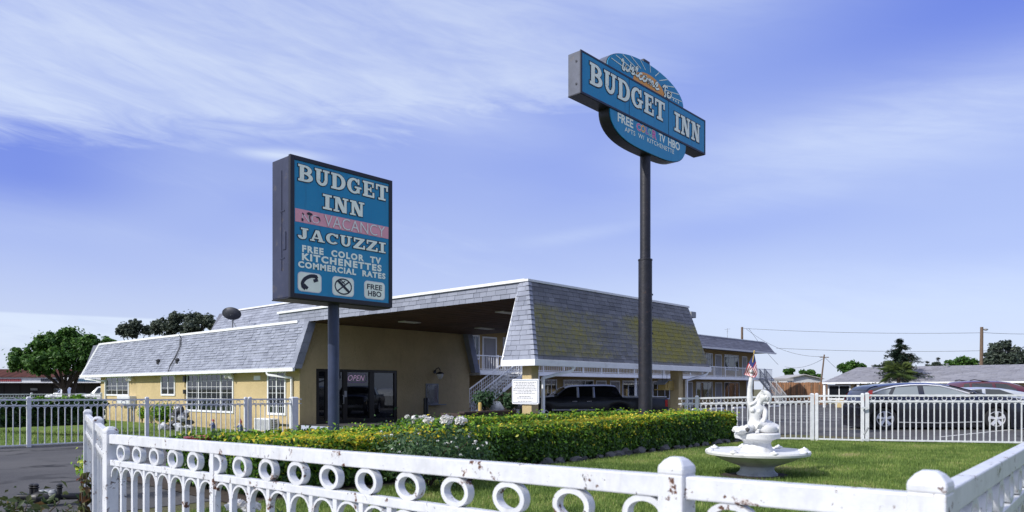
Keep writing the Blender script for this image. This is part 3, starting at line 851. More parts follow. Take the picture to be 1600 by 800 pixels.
for cx in (16.62, 25.42):
    d = MB()
    x = cx + .42
    d.beam((x + 1.15, YP - .02, ZE - .16), (x + 1.1, YP + .03, ZE - .28), .09, .09); d.beam((x + 1.1, YP + .03, ZE - .28), (x, 14.2, ZE - .52), .085, .085); d.beam((x, 14.2, ZE - .50), (x, 14.2, .1), .1, .085)
    part('downspout', d, M['trim'], off, bevel=.01)
# entrance: dark bronze frame, door leaf, glass
ed = MB()
for x0, x1 in ((dx0, dx0 + .16), (dx1 - .16, dx1)): ed.box((x0, YO + .03, 0), (x1, YO + .15, dz1))
ed.box((dx0 + .16, YO + .03, dz1 - .12), (dx1 - .16, YO + .15, dz1)); ed.box((dx0 + .16, YO + .03, 0), (dx1 - .16, YO + .15, .16))
xm = [onY(px, 620, YO).x for px in (509, 537, 543.5, 578, 585.5)]
ed.box((xm[0], YO + .03, .16), (xm[0] + .22, YO + .15, dz1 - .12)); ed.box((xm[1], YO + .03, .16), (xm[2], YO + .15, dz1 - .12)); ed.box((xm[3], YO + .03, .16), (xm[4], YO + .15, dz1 - .12))
en = part('entrance', ed, M['bronze'], off, bevel=.006)
g = MB(); g.box((dx0 + .16, YO + .085, .16), (dx1 - .16, YO + .095, dz1 - .12)); part('pane', g, M['glass_dark'], en)
h_ = MB(); hx = xm[1] - .03
h_.tube([(hx, YO + .03, .85), (hx - .02, YO - .08, .86), (hx - .02, YO - .08, 1.22), (hx, YO + .03, 1.23)], .018, 8); part('handle', h_, M['steel'], en, smooth=50)
lk = MB(); lk.box((xm[1] + .05, YO + .005, 1.15), (xm[1] + .17, YO + .028, 1.42)); part('lock_plate', lk, M['steel'], en)
ir = MB()
ir.quad((dx0, YO + 3.2, 0), (dx1, YO + 3.2, 0), (dx1, YO + 3.2, dz1 + .2), (dx0, YO + 3.2, dz1 + .2)); ir.box((dx0 + 1, YO + 2.2, 0), (dx1 - .8, YO + 2.6, .95))
ir.quad((dx0, YO + .2, .01), (dx1, YO + .2, .01), (dx1, YO + 3.2, .01), (dx0, YO + 3.2, .01)); ir.quad((dx0, YO + .2, dz1 + .2), (dx1, YO + .2, dz1 + .2), (dx1, YO + 3.2, dz1 + .2), (dx0, YO + 3.2, dz1 + .2))
part('lobby', ir, M['room'], off)
tw = win_on_y(off, YO, tx0, tx1, tz0, tz1, curtain=None, fr=.05, frame=M['grey'], label='small night window with a jutting counter')
br = MB()
for k in range(9):
    x = tx0 + (tx1 - tx0) * (k + .5) / 9; br.tube([(x - .05, YO - .07, tz0), (x + .05, YO - .07, tz1)], .013, 5)
part('bars', br, M['steel'], tw)
ct = MB(); ct.box((tx0 - .1, YO - .42, tz0 - .09), (tx1 + .25, YO - .02, tz0 - .05)); part('counter', ct, M['grey'], tw, bevel=.006)

# upper storey set back on the office roof
us = MB()
us.box((20.0, 31.2, ZH - .2), (25.8, 41.2, 4.72)); ust = part('upper_storey', us, M['stucco'], off)
us = MB(); us.prism([(19.55, 4.72), (26.2, 4.72), (25.6, 5.92), (20.15, 5.92)], lambda u, v, t: (u, t, v), 31.0, 41.5); ur = part('upper_roof', us, M['shingle_dark'], off)
sh = MB(); shingles(sh, (19.53, 41.5, 4.72), (19.53, 31.0, 4.72), (20.13, 31.0, 5.92), (20.13, 40.8, 5.92), 8, .42, 41)
shingles(sh, (19.53, 31.0, 4.72), (26.2, 31.0, 4.72), (25.6, 30.98, 5.92), (20.13, 30.98, 5.92), 8, .42, 42)
part('shingle_courses', sh, M['shingle'], ur, fix=False)
us = MB(); us.box((20.05, 30.9, 5.92), (20.3, 40.8, 6.0)); us.box((20.3, 30.9, 5.92), (25.6, 31.05, 6.0)); us.box((19.46, 31.0, 4.62), (19.54, 41.6, 4.73)); part('ridge_flashing', us, M['trim'], off)

# roof floodlight box at the far end of the portico, and its neighbours
p = onY(1079, 492, 15.3)
b = MB(); b.box((p.x - .2, p.y - .15, p.z - .13), (p.x + .22, p.y + .15, p.z + .13)); b.tube([(p.x - .1, p.y, p.z), (hx1 - .05, p.y, p.z - .05)], .04, 6)
part('floodlight', b, M['grey'], off, bevel=.02)

# wall lantern, bollard, open sign
p = onY(679, 581, YO)
wl = thing('wall_lantern', 'black scrolled lantern with frosted bowl on the shaded office wall above the night window', 'lamp', (p.x, YO, p.z))
b = MB(); b.lathe([(.09, 0), (.09, .03)], (0, 0, 0), 10); b.v = [(p.x + v[0], YO - v[2], p.z + v[1]) for v in b.v]
b.tube([(p.x, YO - .02, p.z), (p.x - .0, YO - .14, p.z + .16), (p.x + .02, YO - .28, p.z + .20), (p.x + .04, YO - .36, p.z + .10), (p.x + .04, YO - .36, p.z)], .022, 8)
part('bracket', b, M['black'], wl, smooth=50)
b = MB(); b.lathe([(.06, .0), (.20, -.07), (.21, -.10), (.17, -.11)], (p.x + .04, YO - .36, p.z), 14); part('hood', b, M['black'], wl, smooth=50)
b = MB(); b.lathe([(.15, -.11), (.155, -.2), (.10, -.32), (.03, -.37)], (p.x + .04, YO - .36, p.z), 14); part('lamp_shade', b, M['lightpanel'], wl, smooth=60)
q = onY(665.5, 650, 26.3)
b = MB(); b.lathe([(.12, 0), (.12, 1.02), (.10, 1.08)], (q.x, q.y, 0), 16); b.lathe([(.123, .95), (.123, .99)], (q.x, q.y, 0), 16)
solo('bollard', b, M['black'], 'short black bollard standing on the drive below the night window', 'bollard', (q.x, q.y, 0), smooth=50)

# satellite dish on the office roof
p = onX(362, 490, 18.6)
sd = thing('satellite_dish', 'dark grey oval satellite dish on a bent arm above the office roof ridge', 'satellite dish', (p.x, p.y, ZH))
ds = MB(); nrm = Vector((.75, .60, .50)).normalized(); ax = nrm.cross(Vector((0, 0, 1))).normalized(); ay = ax.cross(nrm)
prev = None; n = 28
rings = []
for (r, h) in ((0, -.16), (.25, -.145), (.45, -.09), (.62, 0), (.65, .0)):
    rings.append([p + (ax * math.cos(2 * math.pi * k / n) * .80 + ay * math.sin(2 * math.pi * k / n) * .56) * r + nrm * h for k in range(n)])
vs = [v for rg_ in rings[1:] for v in rg_] + [p + nrm * -.16]
fs = []
for i in range(len(rings) - 2):
    for k in range(n): fs.append((i * n + k, i * n + (k + 1) % n, (i + 1) * n + (k + 1) % n, (i + 1) * n + k))
fs += [((k + 1) % n, k, len(vs) - 1) for k in range(n)]
ds.add(vs, fs)
part('reflector', ds, M['dish'], sd, smooth=40)
b = MB(); b.tube([(p.x + .1, p.y + .1, ZH - .05), (p.x + .1, p.y + .1, p.z - .3), tuple(p - nrm * .14)], .035, 8); b.tube([(p.x + .35, p.y - .3, ZH - .05), (p.x + .1, p.y + .1, p.z - .35)], .02, 6)
part('mast', b, M['grey'], sd, smooth=50)
b = MB(); e = p + nrm * .75 - Vector((0, 0, .15)); b.tube([tuple(p - ay * .45), tuple(e)], .02, 6); b.blob(e, .07, 1, 0); part('feed_arm', b, M['grey'], sd, smooth=50)

# =================================================================== MOTEL WING (two storeys) AT THE BACK
WY, BY = 30.0, 28.5
WX0, WX1 = 28.2, 68.5
wing = thing('motel_wing', 'two storey tan motel wing with white balcony rail and dark mansard roof behind the portico', 'motel building', (WX0, WY, 0))
b = MB(); b.box((WX0, WY, 0), (WX1 - .8, WY + 7, 5.0)); part('wall', b, M['stucco_wing'], wing)
b = MB(); b.prism([(BY - .1, 4.95), (WY + 7.6, 4.95), (WY + 6.8, 5.98), (BY + .75, 5.98)], lambda u, v, t: (t, u, v), WX0 - .3, WX1 + .4); wr = part('roof', b, M['shingle_dark'], wing)
sh = MB(); shingles(sh, (WX0 - .3, BY - .12, 4.95), (WX1 + .4, BY - .12, 4.95), (WX1 - .2, BY + .73, 5.98), (WX0 - .3, BY + .73, 5.98), 7, .5, 51); part('shingle_courses', sh, M['shingle_dark'], wr, fix=False)
b = MB(); b.box((WX0 - .3, BY - .2, 4.84), (WX1 + .45, BY - .1, 4.97)); b.box((WX0 - .3, BY + .68, 5.98), (WX1 - .2, BY + .8, 6.05)); part('fascia', b, M['trim_grey'], wing)
b = MB(); b.box((WX0, BY, 2.38), (WX1, WY, 2.52)); bs = part('balcony_slab', b, M['concrete'], wing)
b = MB(); b.box((WX0, BY - .05, 2.30), (WX1, BY, 2.56)); b.box((WX0, BY - .12, 2.30), (WX1, BY - .05, 2.38)); part('fascia', b, M['trim'], bs)
rl = MB(); x = WX0
while x < WX1:
    rl.box((x - .012, BY + .04, 2.62), (x + .012, BY + .06, 3.34)); x += .19
rl.box((WX0, BY + .02, 3.34), (WX1, BY + .08, 3.40)); rl.box((WX0, BY + .03, 2.60), (WX1, BY + .07, 2.64))
rails = part('balcony_railing', rl, M['trim'], wing)
x = WX0
while x < WX1 + .1: rl = MB(); rl.box((x - .04, BY + .01, 2.52), (x + .04, BY + .09, 3.44)); part('railing_post', rl, M['trim'], rails); x += 2.03
for px in (1064, 1168, 993):
    x = onY(px, 600, BY + .1).x
    b = MB(); b.box((x - .06, BY + .05, 0), (x + .06, BY + .17, 2.38)); part('post', b, M['trim'], wing)
for (pa, pb) in ((842, 868), (881, 926), (973, 1004), (1020, 1045), (1088, 1112), (1132, 1154)):
    x0, x1 = onY(pa, 600, WY).x, onY(pb, 600, WY).x
    if x1 - x0 < 1.2: x1 = x0 + 1.3
    win_on_y(wing, WY, x0, x1, .78, 2.05, sash=(.27, .73), curtain=[(.27, .73)] if pa not in (1132,) else [(.3, .42)], fr=.09)
def wing_door(pa, pb, z0, z1):
    x0, x1 = onY(pa, 600, WY).x, onY(pb, 600, WY).x
    b = MB(); b.box((x0 - .09, WY - .04, z0), (x0, WY + .02, z1)); b.box((x1, WY - .04, z0), (x1 + .09, WY + .02, z1)); b.box((x0 - .09, WY - .04, z1), (x1 + .09, WY + .02, z1 + .09))
    d = part('door', b, M['trim'], wing)
    b = MB(); b.box((x0, WY - .015, z0), (x1, WY - .003, z1))
    for zz in (.2, .55): b.box((x0 + .15, WY - .03, z0 + (z1 - z0) * zz), (x1 - .15, WY - .014, z0 + (z1 - z0) * (zz + .28)))
    part('door_panel', b, M['door_w'], d)
for pa, pb in ((932, 946), (954, 967), (1072, 1081), (1118, 1127), (1006, 1016)): wing_door(pa, pb, 0, 2.02)
for pa, pb in ((755, 774), (1118, 1126.5), (1160, 1166)): wing_door(pa, pb, 2.53, 4.5)
for (pa, pb) in ((728, 747), (787, 812), (1103, 1112), (1132, 1153)):
    x0, x1 = onY(pa, 600, WY).x, onY(pb, 600, WY).x
    win_on_y(wing, WY, x0, x1, 3.3, 4.55, sash=(.27, .73), curtain=[(.27, .73)] if pa > 1000 else None, fr=.09)

def staircase(name, label, p0, p1, width, n, mat, side=Vector((0, 1, 0))):
    """open metal stair climbing from p0 to p1, treads n, with grid railings on both sides"""
    p0, p1 = Vector(p0), Vector(p1)
    st = thing(name, label, 'staircase', p0)
    b = MB(); 
    for s in (0, width): b.beam(p0 + side * s + Vector((0, 0, -.05)), p1 + side * s + Vector((0, 0, -.05)), .06, .18)
    part('stringer', b, mat, st)
    b = MB(); d = (p1 - p0); dh = Vector((d.x, d.y, 0)) / n
    for i in range(n):
        c = p0 + d * ((i + .5) / n) + side * (width / 2)
        a = c - dh * .62; e = c + dh * .62
        b.beam(a, e, width, .05)
    part('treads', b, mat, st)
    for s in (0, width):
        b = MB(); up = Vector((0, 0, .86)); o = side * s
        b.beam(p0 + o + up, p1 + o + up, .06, .06)
        for k in (.28, .5, .70): b.beam(p0 + o + up * k, p1 + o + up * k, .02, .02)
        m = n * 2
        for i in range(m + 1):
            q = p0 + d * (i / m) + o; w = .05 if i % 6 == 0 else .02
            b.beam(q, q + up, w, w)
        part('handrail', b, mat, st)
    return st
staircase('exterior_staircase', 'white open-tread metal staircase seen under the portico beside the office', (26.95, 27.35, .12), (31.3, 27.35, 2.5), 1.1, 14, M['trim'])
b = MB(); b.box((31.28, 27.3, 2.42), (32.6, 28.44, 2.52)); b.box((31.4, 27.35, 0), (31.5, 27.45, 2.42)); b.box((32.4, 27.35, 0), (32.5, 27.45, 2.42))
part('landing', b, M['trim'], bpy.data.objects['exterior_staircase'])
staircase('end_staircase', 'pale staircase with barred sides coming down from the far end of the motel balcony', (65.0, 26.3, .1), (65.0, 28.3, 2.5), 1.3, 13, M['stair_grey'], Vector((1, 0, 0)))
# planter wall with shrubs left of the first column
PWY = 14.9
pw = thing('planter_wall', 'low dark brown planter wall left of the notice board column', 'planter', (15.6, PWY, 0))
xa_, xb_ = onY(726, 640, PWY).x, 16.58
b = MB(); b.box((xa_, PWY, 0), (xb_, PWY + .14, .80)); b.box((xa_, PWY + .14, 0), (xa_ + .14, PWY + 1.0, .80)); b.box((xb_ - .14, PWY + .14, 0), (xb_, PWY + 1.0, .80)); part('wall', b, M['planter'], pw)
b = MB(); b.box((xa_ - .05, PWY - .04, .80), (xb_, PWY + .2, .86)); part('coping', b, M['planter'], pw, bevel=.01)
b = MB(); b.box((xa_ + .14, PWY + .14, 0), (xb_ - .14, PWY + 1.0, .74)); part('earth', b, M['soil'], pw)
p = onY(750, 632, PWY + .3)
b = MB(); b.lathe([(.055, 0), (.055, .34), (.035, .37)], (p.x, p.y, .74), 12); solo('yellow_post', b, M['birdwood'], 'stubby yellow post at the left end of the brown planter', 'post', (p.x, p.y, .74), smooth=50)
p = onY(776, 634, PWY + .45)
b = MB(); b.blob((p.x, p.y, .90), .27, 2, .22, 5, squash=(1, .6, .85)); solo('white_boulder', b, M['rock_pale'], 'pale boulder among the shrubs in the brown planter', 'boulder', (p.x, p.y, .74), smooth=70)

# =================================================================== LETTERING
def font_mesh(txt, bold=0.0, shear=0.0, space=1.0, res=3):
    cu = bpy.data.curves.new('lettering', 'FONT'); cu.body = txt; cu.offset = bold; cu.shear = shear; cu.space_character = space
    cu.resolution_u = res; cu.fill_mode = 'FRONT'; cu.dimensions = '2D'
    o = bpy.data.objects.new('lettering', cu); COL.objects.link(o)
    dg = bpy.context.evaluated_depsgraph_get(); dg.update()
    me = bpy.data.meshes.new_from_object(o.evaluated_get(dg))
    vs = [(v.co.x, v.co.y) for v in me.vertices]; fs = [tuple(p.vertices) for p in me.polygons]
    bpy.data.objects.remove(o); bpy.data.curves.remove(cu); bpy.data.meshes.remove(me)
    return vs, fs
def arc(cx, cy, a, b_, tx, ty, d0, d1, n=16, o=0.0):
    out = []; ext = math.degrees(o / max(a, .2)) if o else 0
    d0 -= ext; d1 += ext
    for i in range(n + 1):
        t = R(d0 + (d1 - d0) * i / n); c, s = math.cos(t), math.sin(t)
        out.append(((cx + (a + o) * c, cy + (b_ + o) * s), (cx + (a - tx - o) * c, cy + (b_ - ty - o) * s)))
    return out
SLAB = {   # name: (width, rects, arcs, polygons)
    'B': (.90, [(.09, 0, .35, 1), (0, .87, .45, 1), (0, 0, .45, .13), (.30, .45, .46, .57)], [(.42, .72, .40, .28, .25, .14, -90, 90), (.42, .285, .46, .285, .26, .14, -90, 90)], []),
    'U': (.92, [(.09, .34, .34, 1), (.60, .34, .79, 1), (0, .88, .42, 1), (.50, .88, .92, 1)], [(.44, .36, .35, .36, .22, .17, 180, 360)], []),
    'D': (.94, [(.09, 0, .35, 1), (0, .87, .45, 1), (0, 0, .45, .13)], [(.42, .5, .51, .5, .26, .14, -90, 90)], []),
    'G': (.96, [(.64, .06, .84, .46), (.50, .36, .96, .48), (.70, .62, .82, .98)], [(.47, .5, .47, .5, .26, .14, 42, 325)], []),
    'E': (.82, [(.09, 0, .35, 1), (0, .87, .76, 1), (0, 0, .80, .13), (.30, .44, .58, .56), (.64, .66, .76, 1), (.67, 0, .80, .34), (.50, .34, .60, .66)], [], []),
    'T': (.86, [(.30, 0, .56, 1), (0, .87, .86, 1), (0, .64, .12, 1), (.74, .64, .86, 1), (.17, 0, .69, .13)], [], []),
    'J': (.76, [(.34, .30, .62, 1), (.22, .86, .74, 1)], [(.31, .32, .31, .32, .26, .16, 180, 360)], []),
    'A': (1.06, [(.28, .24, .74, .36), (0, 0, .34, .12), (.58, 0, 1.06, .12)], [], [[(.40, 1), (.56, 1), (.22, 0), (.06, 0)], [(.40, 1), (.66, 1), (.98, 0), (.68, 0)]]),
    'C': (.96, [(.76, .62, .90, .96)], [(.5, .5, .5, .5, .28, .16, 40, 320)], []),
    'Z': (.94, [(.04, .84, .90, 1), (0, 0, .94, .16), (.04, .62, .16, .98), (.80, .02, .94, .36)], [], [[(.56, .86), (.90, .86), (.36, .12), (.02, .12)]]),
    'I': (.58, [(.16, 0, .42, 1), (0, .86, .58, 1), (0, 0, .58, .14)], [], []),
    'N': (1.0, [(.11, 0, .28, 1), (.70, 0, .87, 1), (0, .88, .36, 1), (0, 0, .38, .12), (.60, .88, .98, 1)], [], [[(.09, 1), (.40, 1), (.87, 0), (.58, 0)]]),
}
def slab_text(txt, o=0.0, gap=.10):
    """returns list of layers [(verts2d, faces)] in a unit-height line, plus the line's width"""
    pieces = []; x = 0.0
    for ch in txt:
        if ch == ' ': x += .5; continue
        w, rects, arcs, polys = SLAB[ch]
        for (a, b_, c, d) in rects: pieces.append(([(x + a - o, b_ - o), (x + c + o, b_ - o), (x + c + o, d + o), (x + a - o, d + o)], [(0, 1, 2, 3)]))
        for A in arcs:
            pr_ = arc(A[0] + x, *A[1:], o=o); vs = []; fs = []
            for p, q in pr_: vs += [q, p]
            for i in range(len(pr_) - 1): fs.append((2 * i, 2 * i + 1, 2 * i + 3, 2 * i + 2))
            pieces.append((vs, fs))
        for P in polys: pieces.append(([(x + u + (o if i in (1, 2) else -o), v + (o if v > .5 else -o)) for i, (u, v) in enumerate(P)], [(0, 1, 2, 3)]))
        x += w + gap
    return pieces, x - gap
class Face:
    """a vertical sign face in the plane y = Y that looks towards -Y; boxes are given by pixel extents of the photo"""
    def __init__(s, Y, px2): s.Y = Y; s.px2 = px2
    def box(s, L, R_):
        (xl, t0, b0), (xr, t1, b1) = L, R_
        a, b_ = onY(*s.px2(xl, t0), s.Y), onY(*s.px2(xl, b0), s.Y)
        c, d = onY(*s.px2(xr, t1), s.Y), onY(*s.px2(xr, b1), s.Y)
        return a.x, c.x, (b_.z + d.z) / 2, (a.z + c.z) / 2
    def pt(s, x, y): p = onY(*s.px2(x, y), s.Y); return p.x, p.z
def put_font(face, parent, box, txt, mat, lift, bold=0, shear=0, space=1.0, outline=None, name='lettering', cols=None):
    x0, x1, z0, z1 = box
    def lay(b_, lift_, mat_):
        vs, fs = font_mesh(txt, b_, shear, space)
        vr, _ = font_mesh(txt, bold, shear, space)
        ux0, ux1 = min(v[0] for v in vr), max(v[0] for v in vr); uy0, uy1 = min(v[1] for v in vr), max(v[1] for v in vr)
        mb = MB(); mb.add([(x0 + (v[0] - ux0) / (ux1 - ux0) * (x1 - x0), face.Y - lift_, z0 + (v[1] - uy0) / (uy1 - uy0) * (z1 - z0)) for v in vs], fs)
        return part(name, mb, mat_, parent, fix=False)
    if outline: lay(bold + outline[0], lift - .0015, outline[1])
    return lay(bold, lift, mat)
def put_slab(face, parent, box, txt, mat, lift, outline, name='lettering'):
    x0, x1, z0, z1 = box
    for o, m_, lf in ((outline[0], outline[1], lift), (0, mat, lift + .006)):
        pcs, w = slab_text(txt, o)
        mb = MB()
        for i, (vs, fs) in enumerate(pcs):
            mb.add([(x0 + v[0] / w * (x1 - x0), face.Y - lf - (i % 9) * .0005, z0 + v[1] * (z1 - z0)) for v in vs], fs)
        part(name, mb, m_, parent, fix=False)
def flat(face, parent, pts, mat, lift, name, fix=False):
    mb = MB(); mb.add([(x, face.Y - lift, z) for x, z in pts], [tuple(range(len(pts)))])
    return part(name, mb, mat, parent, fix=fix)
def rrect(x0, x1, z0, z1, r, n=5):
    out = []
    for cx, cz, a in ((x1 - r, z0 + r, -90), (x1 - r, z1 - r, 0), (x0 + r, z1 - r, 90), (x0 + r, z0 + r, 180)):
        for k in range(n + 1): t = R(a + 90 * k / n); out.append((cx + r * math.cos(t), cz + r * math.sin(t)))
    return out
def strokes(face, parent, lines, w, mat, lift, name='lettering'):
    """polyline strokes of width w on the face"""
    mb = MB()
    for li, P in enumerate(lines):
        P = [Vector((x, 0, z)) for x, z in P]
        vs = []; fs = []
        for i, p in enumerate(P):
            d = (P[min(i + 1, len(P) - 1)] - P[max(i - 1, 0)]).normalized(); nn = Vector((-d.z, 0, d.x)) * w / 2
            vs += [(p.x + nn.x, face.Y - lift - li * .0004, p.z + nn.z), (p.x - nn.x, face.Y - lift - li * .0004, p.z - nn.z)]
        for i in range(len(P) - 1): fs.append((2 * i, 2 * i + 1, 2 * i + 3, 2 * i + 2))
        mb.add(vs, fs)
    return part(name, mb, mat, parent, fix=False)
def smooth_line(P, n=6):
    out = []
    for i in range(len(P) - 1):
        p0, p1, p2, p3 = P[max(i - 1, 0)], P[i], P[i + 1], P[min(i + 2, len(P) - 1)]
        for k in range(n):
            t = k / n
            out.append(tuple(.5 * ((2 * p1[j]) + (-p0[j] + p2[j]) * t + (2 * p0[j] - 5 * p1[j] + 4 * p2[j] - p3[j]) * t * t + (-p0[j] + 3 * p1[j] - 3 * p2[j] + p3[j]) * t ** 3) for j in (0, 1)))
    out.append(P[-1]); return out

# =================================================================== SIGN 1: square cabinet on a navy pole
S1Y = 10.9
s1 = thing('roadside_sign', 'square blue motel sign with pink vacancy band in a black cabinet on a navy pole', 'sign', (7.56, 11.2, 0))
p_ = lambda x, y: (400 + x / 2.857, 220 + y / 2.857)
F1 = Face(S1Y - .012, p_)
sx0, sx1 = onY(454.5, 400, S1Y).x, onY(612.5, 400, S1Y).x
sz0, sz1 = 3.04, 5.41
b = MB(); b.box((sx0, S1Y + .06, sz0), (sx1, 11.5, sz1))
cab = part('cabinet', b, M['sign_side'], s1, bevel=.012)
b = MB()
e = .07
b.box((sx0 - .012, S1Y, sz0 - .012), (sx0 + e, S1Y + .06, sz1 + .012)); b.box((sx1 - e, S1Y, sz0 - .012), (sx1 + .012, S1Y + .06, sz1 + .012))
b.box((sx0 + e, S1Y, sz0 - .012), (sx1 - e, S1Y + .06, sz0 + e)); b.box((sx0 + e, S1Y, sz1 - e * .9), (sx1 - e, S1Y + .06, sz1 + .012))
b.box((sx0 - .01, S1Y + .06, sz0 - .025), (sx1 + .01, 11.5, sz0 - .003))
part('frame', b, M['sign_black'], cab, bevel=.006)
b = MB()
for zz in (3.7, 4.5): b.box((sx0 - .008, 11.1, zz), (sx0 - .002, 11.24, zz + .02))
b.box((sx0 - .010, 11.18, 3.5), (sx0 - .001, 11.192, 5.2)); b.box((sx0 - .012, 11.05, 3.85), (sx0 - .001, 11.15, 4.15))
part('access_hatch', b, M['sign_side'], cab)
b = MB(); b.box((sx0 + e - .01, S1Y + .012, sz0 + e - .01), (sx1 - e + .01, S1Y + .05, sz1 - e + .01)); face1 = part('sign_face', b, M['sign_blue'], s1)
F1.Y = S1Y + .012
put_slab(F1, face1, F1.box((187, 105, 178), (587, 203, 270)), 'BUDGET', M['cream'], .004, (.045, M['ink']))
put_slab(F1, face1, F1.box((297, 238, 305), (483, 277, 341)), 'INN', M['cream'], .004, (.045, M['ink']))
x0, x1, z0, z1 = F1.box((174, 300, 358), (591, 385, 439))
flat(F1, face1, [(x0, z0), (x1, z0), (x1, z1), (x0, z1)], M['pink'], .003, 'vacancy_panel')
put_font(F1, face1, F1.box((304, 334, 386), (575, 379, 427)), 'VACANCY', M['flag_white'], .010, -.002, 0, 1.0, (.02, M['pink_dark']))
put_font(F1, face1, F1.box((205, 322, 362), (283, 335, 368)), 'NO', M['neon_tube'], .008, -.012, 0, 1.1)
lines = [smooth_line([F1.pt(*q) for q in P]) for P in ([(203, 345), (208, 352), (205, 358)], [(226, 325), (236, 322), (248, 330)], [(240, 328), (238, 345), (243, 362)], [(268, 340), (280, 345), (284, 360)], [(205, 322), (212, 330)])]
strokes(F1, face1, lines, .022, M['ink'], .012, 'broken_tube')
for q in ((206, 352), (233, 327), (246, 329)):
    x, z = F1.pt(*q); flat(F1, face1, [(x + .022 * math.cos(t * .7), z + .018 * math.sin(t * .7)) for t in range(9)], M['ink'], .0135, 'burnt_socket')
put_slab(F1, face1, F1.box((185, 389, 439), (577, 453, 500)), 'JACUZZI', M['cream'], .004, (.06, M['ink']))
put_font(F1, face1, F1.box((205, 469, 502), (557, 518, 546)), 'FREE  COLOR  TV', M['cream'], .006, .052, 0, 1.25)
put_font(F1, face1, F1.box((204, 504, 540), (560, 551, 579)), 'KITCHENETTES', M['cream'], .006, .052, 0, 1.25)
put_font(F1, face1, F1.box((187, 540, 568), (577, 588, 616)), 'COMMERCIAL  RATES', M['cream'], .006, .052, 0, 1.2)
def icon(L, R_):
    x0, x1, z0, z1 = F1.box(L, R_)
    flat(F1, face1, rrect(x0 - .014, x1 + .014, z0 - .014, z1 + .014, .07), M['flag_white'], .003, 'panel_border')
    flat(F1, face1, rrect(x0, x1, z0, z1, .06), M['cream'], .005, 'pictogram_panel')
    return x0, x1, z0, z1
x0, x1, z0, z1 = icon((189, 588, 668), (289, 597, 676))
u = lambda a, c: (x0 + (x1 - x0) * a, z0 + (z1 - z0) * c)
strokes(F1, face1, [smooth_line([u(.20, .20), u(.17, .42), u(.28, .66), u(.50, .84), u(.70, .88), u(.80, .84)])], .062, M['ink'], .008, 'telephone_pictogram')
strokes(F1, face1, [[u(.66, .60), u(.86, .70)], [u(.22, .34), u(.40, .14)], [u(.15, .26), u(.30, .10)], [u(.72, .78), u(.84, .90)]], .055, M['ink'], .009, 'telephone_pictogram')
x0, x1, z0, z1 = icon((343, 606, 686), (434, 618, 694))
strokes(F1, face1, [[u(.5 + .40 * math.cos(t * .2618), .5 + .43 * math.sin(t * .2618)) for t in range(25)], [u(.22, .22), u(.78, .80)]], .024, M['ink'], .007, 'no_smoking_pictogram')
strokes(F1, face1, [[u(.24, .80), u(.80, .20)]], .045, M['ink'], .010, 'no_smoking_pictogram')
strokes(F1, face1, [smooth_line([u(.30, .72), u(.38, .84), u(.48, .74), u(.58, .84)]), smooth_line([u(.36, .62), u(.46, .74), u(.56, .64)])], .016, M['ink'], .012, 'no_smoking_pictogram')
x0, x1, z0, z1 = icon((485, 627, 700), (572, 637, 709))
put_font(F1, face1, (x0 + .05, x1 - .05, z0 + (z1 - z0) * .54, z0 + (z1 - z0) * .86), 'FREE', M['ink'], .007, .02)
put_font(F1, face1, (x0 + .07, x1 - .07, z0 + (z1 - z0) * .12, z0 + (z1 - z0) * .46), 'HBO', M['ink'], .007, .02)
b = MB(); b.box((sx0 + e, 11.5, sz0 + e), (sx1 - e, 11.515, sz1 - e)); part('rear_face', b, M['sign_blue'], s1)
b = MB(); b.lathe([(.10, 0), (.10, 3.03)], (7.56, 11.2, 0), 24); b.lathe([(.16, 0), (.16, .04)], (7.56, 11.2, 0), 16); part('pole', b, M['pole_navy'], s1, smooth=40)

# =================================================================== SIGN 2: long box with half discs on a tall pole
S2Y = 10.95
s2 = thing('pole_sign', 'tall blue welcome sign with orange sunrise half disc on a flaking dark pole', 'sign', (18.0, 11.2, 0))
q_ = lambda x, y: (860 + x / 3.637, 50 + y / 3.637)
F2 = Face(S2Y, q_)
bx0, bx1 = onY(908, 100, S2Y).x, onY(1102, 150, S2Y).x
bz0, bz1 = 8.90, 9.96
b = MB(); b.box((bx0, S2Y + .03, bz0), (bx1, 11.36, bz1)); c2 = part('cabinet', b, M['sign_side_pale'], s2, bevel=.012)
b = MB(); b.box((bx0 - .01, S2Y + .03, bz0 - .02), (bx1 + .01, 11.36, bz0 - .003))
for lo, hi in (((bx0 - .012, bz0 - .012), (bx0 + .05, bz1 + .01)), ((bx1 - .05, bz0 - .012), (bx1 + .012, bz1 + .01)), ((bx0 + .05, bz0 - .012), (bx1 - .05, bz0 + .04)), ((bx0 + .05, bz1 - .035), (bx1 - .05, bz1 + .01))):
    b.box((lo[0], S2Y, lo[1]), (hi[0], S2Y + .03, hi[1]))
part('frame', b, M['sign_black'], c2)
b = MB()
for zz in (9.15, 9.72): b.lathe([(.03, 0), (.03, .012)], (0, 0, 0), 8); b.v[-16:] = [(bx0 - v[2], 11.2 + v[0] - .1, zz + v[1]) for v in b.v[-16:]]
part('bolt', b, M['ink'], c2)
b = MB(); b.box((bx0 + .04, S2Y + .008, bz0 + .03), (bx1 - .04, S2Y + .029, bz1 - .03)); fm = part('sign_face', b, M['sign_blue'], s2)
F2.Y = S2Y + .008
put_slab(F2, fm, F2.box((222, 168, 298), (648, 405, 508)), 'BUDGET', M['cream'], .004, (.05, M['ink']))
put_slab(F2, fm, F2.box((703, 448, 560), (850, 535, 632)), 'INN', M['cream'], .004, (.05, M['ink']))
b = MB()
for k in (.335, .655): xx = bx0 + (bx1 - bx0) * k; b.box((xx - .006, S2Y + .002, bz0 + .04), (xx + .006, S2Y + .0079, bz1 - .035))
part('sheet_seam', b, M['ink'], fm)
